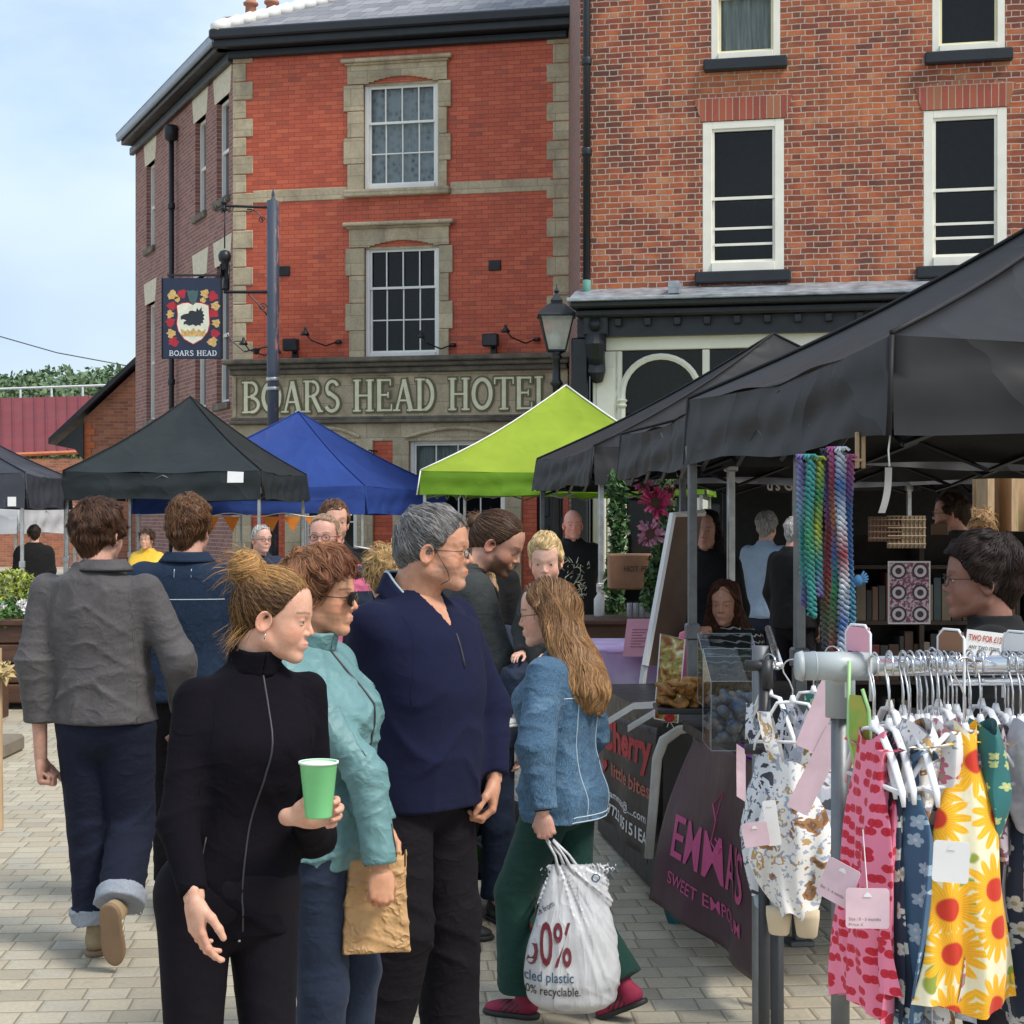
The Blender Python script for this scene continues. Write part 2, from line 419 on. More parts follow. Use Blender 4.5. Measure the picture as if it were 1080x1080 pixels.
def poly(f, lo, hi, h):
    """surface nets"""
    lo = np.asarray(lo, float); hi = np.asarray(hi, float)
    n = np.ceil((hi-lo)/h).astype(int)+1
    ax = [lo[i]+h*np.arange(n[i]) for i in range(3)]
    val = np.empty(tuple(n), dtype=np.float32)
    YY, ZZ = np.meshgrid(ax[1], ax[2], indexing='ij'); yz = np.stack([YY.ravel(), ZZ.ravel()], 1)
    st = max(1, int(250000/len(yz)))
    for i in range(0, n[0], st):
        xs = ax[0][i:i+st]
        X = np.empty((len(xs)*len(yz), 3)); X[:, 0] = np.repeat(xs, len(yz)); X[:, 1:] = np.tile(yz, (len(xs), 1))
        val[i:i+st] = f(X).reshape(len(xs), n[1], n[2])
    ins = val < 0
    cnt = np.zeros(tuple(n-1)); acc = np.zeros(tuple(n-1)+(3,))
    cor = [(a, b, c) for a in (0, 1) for b in (0, 1) for c in (0, 1)]
    sl = lambda c: tuple(slice(c[i], n[i]-1+c[i]) for i in range(3))
    for i, a in enumerate(cor):
        for b in cor[i+1:]:
            if sum(abs(a[k]-b[k]) for k in range(3)) != 1: continue
            va, vb = val[sl(a)], val[sl(b)]; m = ins[sl(a)] != ins[sl(b)]
            t = np.where(m, va/np.where(m, va-vb, 1), 0)
            cnt += m
            for k in range(3): acc[..., k] += np.where(m, a[k]+(b[k]-a[k])*t, 0)
    act = cnt > 0; idx = -np.ones(act.shape, dtype=np.int64); idx[act] = np.arange(act.sum())
    ijk = np.argwhere(act); V = lo+h*(ijk+acc[act]/cnt[act][:, None])
    Fs = []
    for k in range(3):
        s0 = [slice(1, n[i]-1) for i in range(3)]; s0[k] = slice(0, n[k]-1); s1 = list(s0); s1[k] = slice(1, n[k])
        A0 = ins[tuple(s0)]; A1 = ins[tuple(s1)]; e = np.argwhere(A0 != A1)
        if not len(e): continue
        fl = A0[A0 != A1]
        off = np.ones(3, dtype=int); off[k] = 0; e = e+off
        u, v = [i for i in range(3) if i != k]
        q = []
        for du, dv in ((-1, -1), (0, -1), (0, 0), (-1, 0)):
            c = e.copy(); c[:, u] += du; c[:, v] += dv; q.append(idx[c[:, 0], c[:, 1], c[:, 2]])
        q = np.stack(q, 1)
        if k == 1: fl = ~fl
        q[~fl] = q[~fl][:, ::-1]
        Fs.append(q)
    Fc = np.concatenate(Fs); Fc = Fc[(Fc >= 0).all(1)]
    return V, Fc
def join(parts):
    V = []; Fc = []; C = []; M = []; b = 0
    for p in parts:
        v, f, c, m = p; V.append(v); Fc.append(f+b); b += len(v); C.append(np.broadcast_to(c, (len(v), 3))); M.append(np.full(len(f), m))
    return np.concatenate(V), np.concatenate(Fc), np.concatenate(C), np.concatenate(M)
def strands(P0, flow, f, K, step, r, col, lift=.0012, seed=1, jit=.25, free=False, grav=0.):
    """thin tapered hair ribbons that follow surface f along the field flow(X)"""
    rng = np.random.default_rng(seed); N = len(P0); X = P0.copy(); pts = []; nrm = []
    e = 1e-3
    def grad(X):
        g = np.stack([f(X+A(e, 0, 0))-f(X-A(e, 0, 0)), f(X+A(0, e, 0))-f(X-A(0, e, 0)), f(X+A(0, 0, e))-f(X-A(0, 0, e))], 1)
        return g/(np.linalg.norm(g, axis=1, keepdims=True)+1e-9)
    J = rng.normal(0, jit, (N, 3)); lf = lift*(.3+1.4*rng.random(N))
    for k in range(K):
        g = grad(X)
        if not free or k == 0:
            X = X-g*(np.clip(f(X), -.01, .01)-lf)[:, None]
        pts.append(X.copy()); nrm.append(g)
        v = flow(X)+J; v = v-(v*g).sum(1)[:, None]*g*(0 if free else 1)
        v /= (np.linalg.norm(v, axis=1, keepdims=True)+1e-9)
        if grav: v[:, 2] -= grav*k
        X = X+v*step
    pts = np.stack(pts, 1); nrm = np.stack(nrm, 1)
    T = np.gradient(pts, axis=1); S = np.cross(T, nrm); S /= (np.linalg.norm(S, axis=2, keepdims=True)+1e-9)
    tp = np.sin(np.linspace(.25, pi*.97, K))**.6*r; tp = tp[None, :, None]*(.6+.8*rng.random((N, 1, 1)))
    ring = np.stack([pts+S*tp, pts+nrm*tp*.8, pts-S*tp], 2)             # N,K,3,3
    V = ring.reshape(-1, 3); base = (np.arange(N)*K*3)[:, None, None]+(np.arange(K-1)*3)[None, :, None]
    Fc = []
    for a, b in ((0, 1), (1, 2)):
        q = np.stack([base[..., 0]+a, base[..., 0]+b, base[..., 0]+b+3, base[..., 0]+a+3], -1); Fc.append(q.reshape(-1, 4))
    Fc = np.concatenate(Fc)
    tint = .65+.7*rng.random((N, 1))
    c = col(pts[:, 0]) if callable(col) else np.asarray(col, float)
    cc = np.broadcast_to(c, (N, 3))*tint
    C = np.repeat(cc, K*3, axis=0)
    return V, Fc, np.clip(C, 0, 1)

# ---------------------------------------------------------------- skin, hair and cloth materials
def skin_mat():
    m, nt, b = newmat('skin'); g = G(nt)
    a = g.n('ShaderNodeAttribute', attribute_name='Col').outputs[0]; o = g.obj()
    n = g.noise(o, 55, 4, .6); c = g.mix(g.mapr(n, .35, .7, 0., .42), a, g.mix(1., a, (.76, .48, .42), 'MULTIPLY')); n3 = g.noise(o, 420, 3, .7); c = g.mix(g.mapr(n3, .60, .72, 0., .35), c, g.mix(1., a, (.62, .42, .34), 'MULTIPLY'))
    g.put(b.inputs['Base Color'], c); b.inputs['Roughness'].default_value = .48
    b.inputs['Subsurface Weight'].default_value = .12; b.inputs['Subsurface Radius'].default_value = (1, .35, .2); b.inputs['Subsurface Scale'].default_value = .008
    b.inputs['Specular IOR Level'].default_value = .35
    g.put(b.inputs['Normal'], g.bump(g.m('ADD', g.noise(o, 380, 3), g.m('MULTIPLY', g.noise(o, 90, 3), .8)), .28, .002)); return m
SKIN = skin_mat()
def hair_mat():
    m, nt, b = newmat('hair'); g = G(nt)
    a = g.n('ShaderNodeAttribute', attribute_name='Col').outputs[0]
    o = g.obj(); n = g.noise(g.map(o, (90, 90, 25)), 1.5, 4, .7)
    g.put(b.inputs['Base Color'], g.mix(g.mapr(n, .3, .7, 0., .55), a, g.mix(1., a, (.42, .38, .36), 'MULTIPLY')))
    b.inputs['Roughness'].default_value = .5; b.inputs['Specular IOR Level'].default_value = .22
    g.put(b.inputs['Normal'], g.bump(n, .35, .002)); return m
HAIR = hair_mat()
def cloth(name, c, rough=.85, sheen=.05, wr=.5, wsc=9., weave=600, c2=None, kind=None, spec=.25, var=.12):
    m, nt, b = newmat(name); g = G(nt); o = g.obj()
    q = g.n('ShaderNodeTexNoise'); q.inputs['Scale'].default_value = wsc*.6; q.inputs['Detail'].default_value = 2; g.put(q.inputs['Vector'], o)
    wv = g.n('ShaderNodeVectorMath', operation='MULTIPLY_ADD'); g.put(wv.inputs[0], q.outputs[1]); wv.inputs[1].default_value = (.12,)*3; g.put(wv.inputs[2], o)
    n1 = g.noise(g.map(wv.outputs[0], (1, 1, 1.5), rot=(.5, .4, 0)), wsc*.85, 3, .5); rid = g.m('ABSOLUTE', g.m('SUBTRACT', n1, .5))
    h = g.m('MULTIPLY', g.m('POWER', g.m('SUBTRACT', 1., g.m('MULTIPLY', rid, 2.)), 3.), wr)
    lo = g.noise(o, 5, 4, .6); col = g.ramp(lo, [(.3, tuple(x*(1-var) for x in c)), (.7, tuple(min(1, x*(1+var)) for x in c))])
    if kind == 'denim':
        tw = g.noise(g.map(o, (700, 700, 60), rot=(0, .6, 0)), 1., 2, .7)
        col = g.mix(g.mapr(tw, .42, .62, 0., .5), col, c2)
        fade = g.mapr(n1, .47, .53, 0., 1.); col = g.mix(g.m('MULTIPLY', g.mapr(g.noise(o, 11, 5, .7), .45, .75, 0., .55), fade), col, c2)
    elif c2:
        col = g.mix(g.mapr(g.noise(o, 9, 5, .65), .5, .75, 0., .6), col, c2)
    fine = g.noise(o, weave, 2, .6); f2 = g.noise(g.map(o, (1, 1, .35)), 210, 3, .7)
    col = g.mix(g.mapr(f2, .4, .65, 0., .38 if spec < .4 else .08), col, g.mix(1., col, (.45, .45, .47), 'MULTIPLY')); g.put(b.inputs['Base Color'], col)
    b.inputs['Roughness'].default_value = rough; b.inputs['Sheen Weight'].default_value = sheen*.2; b.inputs['Specular IOR Level'].default_value = spec
    g.put(b.inputs['Normal'], g.bump(g.m('ADD', h, g.m('ADD', g.m('MULTIPLY', fine, .05), g.m('MULTIPLY', f2, .06))), .42, .012)); return m

# ---------------------------------------------------------------- head
def Rz(a): return np.array([[cos(a), -sin(a), 0], [sin(a), cos(a), 0], [0, 0, 1]])
def Rx(a): return np.array([[1, 0, 0], [0, cos(a), -sin(a)], [0, sin(a), cos(a)]])
def Ry(a): return np.array([[cos(a), 0, sin(a)], [0, 1, 0], [-sin(a), 0, cos(a)]])
def head_sdf(h):
    """head in its own frame: eyes at z=0, face towards +y"""
    fw = h.get('wide', 1.); jaw = h.get('jaw', 1.); ns = h.get('nose', 1.); ch = h.get('chin', 0.); full = h.get('full', 0.)
    def f(X):
        X = X.copy(); X[:, 0] = np.abs(X[:, 0])/fw
        d = ell(X, (0, -.012, .036), (.074, .096, .086))
        d = smin(d, ell(X, (0, .030, -.028), (.056, .060, .080)), .03)
        d = smin(d, ell(X, (0, .050, .040), (.052, .036, .052)), .03)                 # forehead
        d = smin(d, rc(X, (.048, -.006, -.062), (0.008, .066, -.098), .017*jaw+full*.4, .0165*jaw), .03)
        d = smin(d, ell(X, (0, .074, -.100+ch), (.018, .016, .014)), .018)              # chin
        d = smin(d, ell(X, (.036, .050, -.036), (.022+full, .026, .030)), .022)         # cheek
        bw_ = .0095 if not h.get('fem') else .0070; d = smin(d, rc(X, (.008, .085, .016), (.036, .070, .020), bw_-.001, bw_), .018)    # brow
        d = smax(d, -ell(X, (.032, .101, -.002), (.016, .020, .0125)), .012)            # socket
        d = smin(d, ell(X, (.031, .0745, -.001), (.0150, .0135, .0125)), .004)          # lid
        d = smax(d, -rc(X, (.017, .0945, -.0030), (.044, .080, -.0035), .0046, .0026), .002)   # slit
        d = smin(d, rc(X, (0, .082, .010), (0, .1035+.02*(ns-1), -.030), .0065, .0088*ns), .010)  # nose bridge
        d = smin(d, ell(X, (.0100, .0920, -.035), (.0080, .0090, .0072)), .005)         # wings
        d = smax(d, -ell(X, (.0065, .097, -.0425), (.0035, .0055, .004)), .002)
        d = smin(d, ell(X, (0, .082, -.064), (.024, .014, .017)), .014)                 # muzzle
        d = smin(d, rc(X, (0, .0965, -.0590), (.019, .0845, -.0615), .0044, .0022), .004)
        d = smin(d, rc(X, (0, .0950, -.0690), (.017, .0845, -.0655), .0050, .0025), .004)
        d = smax(d, -rc(X, (0, .1035, -.0640), (.020, .0885, -.0635), .0013, .001), .002)
        ag = h.get('age', 0)
        if ag: d = d-ag*.0022*(folds(X, (42, 42, 70), 2)-.4)*(X[:, 1] > .0)
        return d*fw if fw < 1 else d
    def ear(X):
        X = X.copy(); s = X[:, 0] > 0; X[:, 0] = np.abs(X[:, 0])/fw
        Q = X-A(.076, -.012, -.012); R = Rx(-.22)@Rz(.38); Q = Q@R
        d = ell(Q, (0, 0, 0), (.0065, .0185, .031))
        d = smin(d, ell(Q, (-.001, .004, -.024), (.006, .011, .011)), .006)
        d = smax(d, -ell(Q, (.008, .003, .003), (.0095, .0115, .019)), .004)
        t = np.sqrt((np.sqrt((Q[:, 1]/.75)**2+Q[:, 2]**2)-.0255)**2+(Q[:, 0]-.0045)**2)-.0034
        return smin(d, t, .003)
    return f, ear
def head_build(h, res, T):
    """T maps head-frame points to person space; returns mesh pieces"""
    f, ear = head_sdf(h); c0 = np.asarray(h.get('skin', (.62, .37, .27)), float)
    neck = h['neck']     # (base point in head frame, r_top, r_base)
    ff = lambda X: smin(smin(f(X), ear(X), .004), rc(X, (0, -.030, -.055), neck[0], neck[1], neck[2]), .022)
    nb = np.asarray(neck[0])
    lo = np.minimum(A(-.095, -.125, -.14), nb-.075); hi = np.maximum(A(.095, .125, .135), nb+.075)
    V, Fc = poly(ff, lo, hi, res)
    X = V; ax = np.abs(X[:, 0]); C = np.tile(c0, (len(V), 1))
    def blend(mask, c): C[:] = C*(1-mask[:, None])+np.asarray(c)*mask[:, None]
    def g(cx, cy, cz, r): return np.exp(-(((ax-cx)/r[0])**2+((X[:, 1]-cy)/r[1])**2+((X[:, 2]-cz)/r[2])**2))
    rd = h.get('red', .35)
    blend(g(.04, .06, -.035, (.022, .04, .022))*rd, c0*A(1.0, .62, .58))
    blend(g(0, .105, -.033, (.014, .02, .012))*rd*.8, c0*A(1.0, .66, .62))
    blend(g(.078, -.01, -.01, (.012, .025, .035))*rd, c0*A(1.05, .66, .58))
    blend(np.clip(g(.031, .086, .0, (.017, .02, .008))*.45, 0, 1), c0*A(.62, .5, .48))
    lp = (np.abs(X[:, 2]+.0645) < .0072-ax*.25)*(X[:, 1] > .082)*(ax < .022); blend(lp*.65, h.get('lip', c0*A(.92, .50, .48)))
    br = np.clip(1.2-(np.abs(X[:, 2]-.0235+np.abs(ax-.034)*.12)/.0042), 0, 1)*(ax > .013)*(ax < .052)*(X[:, 1] > .05); blend(br*h.get('browk', .8), h.get('brow', (.1, .06, .04)))
    bd = h.get('beard', 0)
    if bd:
        m = np.clip((-.030-X[:, 2]-np.clip((X[:, 1]-.02), 0, .1)*.28)/.012, 0, 1)*(X[:, 1] > .0)*np.clip((X[:, 2]+.135)/.02, 0, 1)
        m = m*(1-lp); m = m*np.clip((X[:, 1]-.005)/.02, 0, 1); blend(np.clip(m, 0, 1)*bd, h.get('beardc', (.12, .07, .05)))
    sc = h.get('scalp', 0)
    if sc:
        m = np.clip((X[:, 2]-.02+np.clip(X[:, 1], -.1, .1)*-.55-.0)/.03, 0, 1); blend(m*sc, h.get('scalpc', (.2, .16, .14)))
    parts = [(T(V), Fc, C, 0)]
    for s in (-1, 1):
        r = .0125; n1, n2 = 10, 8
        U = []; 
        for j in range(n2+1):
            for i in range(n1):
                t = pi*j/n2; U.append((s*.031*h.get('wide', 1)+r*sin(t)*cos(2*pi*i/n1), .0735+r*cos(t), -.001+r*sin(t)*sin(2*pi*i/n1)))
        U = A(*U).reshape(-1, 3)
        q = np.array([(j*n1+i, j*n1+(i+1) % n1, (j+1)*n1+(i+1) % n1, (j+1)*n1+i) for j in range(n2) for i in range(n1)])
        e = U-A(s*.031*h.get('wide', 1), .0735, -.001); an = np.arctan2(np.hypot(e[:, 0], e[:, 2]), e[:, 1])
        cc = np.where((an < .5)[:, None], A(.05, .035, .03), A(.62, .58, .55))
        parts.append((T(U), q, cc, 0))
    return parts
# ---------------------------------------------------------------- hand
def hand_build(w, d, n, side, curl, res, skin, thumb=.3, spread=.0, S=1., nail=True):
    """w wrist, d finger direction, n palm normal, side +1: thumb to d x n"""
    d = np.asarray(d, float); d /= np.linalg.norm(d); n = np.asarray(n, float); n = n-(n@d)*d; n /= np.linalg.norm(n)
    t = np.cross(d, n)*side; R = np.stack([t, d, n], 1); w = np.asarray(w, float)
    cl = curl if hasattr(curl, '__len__') else [curl]*4
    segs = []
    base = [(.030, .088), (.0105, .093), (-.009, .089), (-.027, .080)]; ln = [(.042, .025, .021), (.046, .029, .022), (.042, .027, .022), (.033, .020, .019)]
    rr = [.0092, .0095, .009, .008]
    for i in range(4):
        p = A(base[i][0], base[i][1], 0); a = 0; pts = [p]
        sp = spread*(1.5-i)*.5+(.06, .02, -.03, -.09)[i]
        for k in range(3):
            a += cl[i]*(1.0, 1.15, .75)[k]
            p = p+A(sin(sp)*cos(a), cos(sp)*cos(a), sin(a))*ln[i][k]; pts.append(p)
        segs.append((pts, rr[i]))
    p = A(.024, .022, .006); tp = [p]
    th = [A(.62, .70, .25+thumb*.5), A(.32-thumb*.3, .9, .25+thumb), A(.1-thumb*.5, .9, .2+thumb)]
    for v, l in zip(th, (.044, .034, .026)):
        p = p+v/np.linalg.norm(v)*l; tp.append(p)
    def f(X):
        d_ = ell(X, (0.002, .052, 0), (.041, .050, .0165))
        d_ = smin(d_, rc(X, (.004, -.02, 0), (.002, .02, 0), .024, .027, ((0, 0, 1), .72)), .02)
        d_ = smin(d_, ell(X, (.022, .035, .010), (.020, .032, .015)), .014)
        for pts, r in segs:
            q = rc(X, (pts[0][0]*.75, .045, 0), pts[0], r*1.1, r*1.15)
            for k in range(3): q = smin(q, rc(X, pts[k], pts[k+1], r*(1.04-.09*k), r*(.98-.1*k)), .0045)
            q = smin(q, ell(X, pts[1]-A(0, 0, .002), (r*1.05,)*3), .003)
            d_ = smin(d_, q, .0055)
        q = rc(X, tp[0], tp[1], .0155, .0125)
        q = smin(q, rc(X, tp[1], tp[2], .0118, .0108), .006); q = smin(q, rc(X, tp[2], tp[3], .0108, .0088), .005)
        return smin(d_, q, .008)
    V, Fc = poly(f, (-.065, -.055, -.06), (.095, .20, .125), res/S)
    c0 = np.asarray(skin, float); C = np.tile(c0, (len(V), 1))
    for pts, r in segs:
        for k in (0, 1): 
            m = np.exp(-(((V-pts[k+0])**2).sum(1))/.00016)*.45*(V[:, 2] < pts[k][2]); C = C*(1-m[:, None])+c0*A(1, .66, .6)*m[:, None]
        dv = pts[3]-pts[2]; dv /= np.linalg.norm(dv); up = np.cross(A(1, 0, 0), dv); tip = pts[3]-up*0
        rel = V-pts[3]; m = (np.linalg.norm(rel-up*(-1 if up[2] > 0 else 1)*r*.8, axis=1) < r*.62)*.6; C = C*(1-m[:, None])+np.clip(c0*A(1.12, 1.1, 1.1), 0, 1)*m[:, None]
    if side < 0: Fc = Fc[:, ::-1]
    return (w+(V*S)@R.T, Fc, C, 0)
# ================================================================ hair
def hairline(X, kind):
    y = X[:, 1]; ax = np.abs(X[:, 0])
    if kind == 'tail': zs = [-.090, -.080, -.055, -.015, .008, .050, .074, .085]
    elif kind == 'bun': zs = [-.080, -.066, -.045, -.012, .012, .050, .074, .085]
    elif kind == 'long': zs = [-.6, -.6, -.6, -.14, .02, .045, .070, .082]
    elif kind == 'high': zs = [-.085, -.075, -.045, -.012, .030, .070, .096, .110]
    else: zs = [-.090, -.078, -.050, -.015, .000, .040, .066, .078]
    zh = np.interp(y, [-.11, -.07, -.045, -.012, .022, .045, .070, .095], zs)
    zh = zh+np.where(y > .03, -.25*np.clip(ax-.045, 0, .05), 0)
    return zh
def hair_build(kind, c, h, res, n=1500, seed=1, **k):
    """returns pieces in the head frame"""
    fw = h.get('wide', 1.); vol = k.get('vol', .010); rng = np.random.default_rng(seed)
    c = np.asarray(c, float); c2 = np.asarray(k.get('c2', c*1.6), float); parts = []
    def colf(P):
        t = np.clip(k.get('mixf', lambda P: rng.random(len(P)))(P), 0, 1)[:, None]
        return c*(1-t)+c2*t
    def base(X):
        Y = X.copy(); Y[:, 0] /= fw
        d = ell(Y, (0, -.014, .036), (.074+vol*.8, .096+vol, .086+vol))
        if kind in ('short', 'tousled', 'curly', 'child', 'high', 'wavy'):
            d = smin(d, ell(Y, (0, .035, .088), (.045, .045, .024+k.get('quiff', .0))), .02)
            d = d-.006*(vnoise(X*38, seed)-.5)*k.get('tex', 1.)*2-.008*(vnoise(X*18, seed+3)-.5)*k.get('tex', 1.)*2
            d = smin(d, rc(Y, (0, -.070, -.02), (0, -.062, -.072), .048, k.get('nape', .030)), .03)
        if kind == 'long':
            d = smin(d, stack(X, [(-.37, -.01, -.120, .070, .045), (-.32, -.005, -.118, .122, .074), (-.23, 0, -.100, .136, .090), (-.15, 0, -.070, .122, .090), (-.04, 0, -.032, .096, .088), (.03, 0, -.02, .082, .09)]), .03)
            d = d-.010*(vnoise(X*A(30, 30, 9), seed)-.5)*2
        if kind in ('bun', 'tail'):
            d = smin(d, rc(Y, (0, -.070, .0), (0, -.062, -.068), .05, .038), .03)
            d = d-.0010*np.sin(np.arctan2(X[:, 0], X[:, 2]-.06)*36+3*vnoise(X*20))
        d = smax(d, hairline(X, kind)-X[:, 2]+.004*(vnoise(X*60, 3)-.5), .010)
        if kind == 'long':
            face = ell(X, (0, .075, -.03), (.066, .075, .105)); d = smax(d, -face, .01)
        return d
    lo, hi = A(-.125, -.16, -.13), A(.125, .14, .175)
    if kind == 'wavy': hi = A(.14, .15, .185)
    if kind == 'long': lo = A(-.19, -.28, -.54)
    V, Fc = poly(base, lo, hi, res)
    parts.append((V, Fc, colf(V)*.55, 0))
    P0 = V[rng.integers(0, len(V), n)]
    crown = A(0, -.045, .125)
    rs = k.get('rad', .0012)
    if kind in ('bun', 'tail'):
        bp = A(0, -.088, .088) if kind == 'bun' else A(0, -.112, .035)
        bp = A(*k.get('bunpos', bp))
        parts.append(strands(P0, lambda X: bp-X, base, 10, .0085, rs, colf, .0016, seed, .0035)+(0,))
        br = k.get('br', .036)
        bc = bp+(bp-A(0, 0, .03))/np.linalg.norm(bp-A(0, 0, .03))*br*.55
        ax = (bp-A(0, 0, .03)); ax /= np.linalg.norm(ax)
        bun = lambda X: ell(X, bc, (br*1.12, br, br*1.0))-.006*(vnoise(X*45, 2)-.5)*2
        V2, F2 = poly(bun, bc-br*1.6, bc+br*1.6, res)
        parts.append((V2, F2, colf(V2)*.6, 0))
        P2 = V2[rng.integers(0, len(V2), n//3)]
        def fl(X):
            r = X-bc; return np.cross(np.broadcast_to(ax, r.shape), r)/br+.5*np.sin(X[:, :1]*90)*ax+.25*np.roll(r, 1, 1)/br
        parts.append(strands(P2, fl, bun, 12, .007, rs*1.1, colf, .003, seed+1, .25)+(0,))
        m = k.get('loose', 0); c2 = c2*.85
        if m:
            P3 = bc+rng.normal(0, 1, (m, 3))*A(.45, .5, .5)*br
            dr = A(*k.get('loosed', (0, -.8, .1)))
            parts.append(strands(P3, lambda X: dr+.8*(np.stack([vnoise(X*22, 1), vnoise(X*22, 2), vnoise(X*22, 3)], 1)-.5), bun, 12, .0065, rs*.8, lambda P: c2*np.ones((len(P), 1)), 0, seed+2, .5, free=True, grav=.09)+(0,))
            P4 = V[(V[:, 1] < -.035)*(V[:, 2] < -.025)]; P4 = P4[rng.integers(0, len(P4), m)]
            parts.append(strands(P4, lambda X: A(0, -.7, -.5)+1.2*(np.stack([vnoise(X*18, 1), vnoise(X*18, 2), vnoise(X*18, 3)], 1)-.5), base, 12, .0055, rs*.55, lambda P: c2*np.ones((len(P), 1)), 0, seed+3, .35, free=True, grav=.05)+(0,))
            P5 = V[(V[:, 2] > .03)]; P5 = P5[rng.integers(0, len(P5), m//2)]
            parts.append(strands(P5, lambda X: (bp-X)/.1+.5*(X-A(0, 0, .03))/.1, base, 9, .006, rs*.5, lambda P: c2*np.ones((len(P), 1)), 0, seed+4, .3, free=True)+(0,))
    elif kind == 'long':
        def fl(X):
            wv = np.sin(X[:, 2]*62+X[:, 0]*25+6*vnoise(X*6))*.95
            top = np.clip((X[:, 2]-.02)/.08, 0, 1)
            v = np.stack([np.sign(X[:, 0])*top*1.2+wv*(1-top), -top*.3+.2*wv, -1+top*.3], 1); return v
        parts.append(strands(P0, fl, base, 14, .012, rs*1.3, colf, .004, seed, .16)+(0,))
    elif kind == 'wavy':
        def fl(X): return (X-crown)/.1+A(0, .25, -.1)+1.5*(np.stack([vnoise(X*26, 1), vnoise(X*26, 2), vnoise(X*26, 3)], 1)-.5)
        parts.append(strands(P0, fl, base, 12, .0068, rs, colf, .006, seed, .12)+(0,))
    elif kind == 'curly':
        def fl(X):
            v = np.stack([vnoise(X*42, 1), vnoise(X*42, 2), vnoise(X*42, 3)], 1)-.5; return v*2.6+(X-crown)/.1*.5
        parts.append(strands(P0, fl, base, 10, .006, rs, colf, .008, seed, .35)+(0,))
    else:
        fwd = k.get('fwd', .5)
        def fl(X): return (X-crown)/.1+A(k.get('side', .2), fwd, -.15)+k.get('wild', .5)*(np.stack([vnoise(X*25, 1), vnoise(X*25, 2), vnoise(X*25, 3)], 1)-.5)
        parts.append(strands(P0, fl, base, 7, k.get('len', .0062), rs, colf, k.get('lift', .0035), seed, .22)+(0,))
    return parts
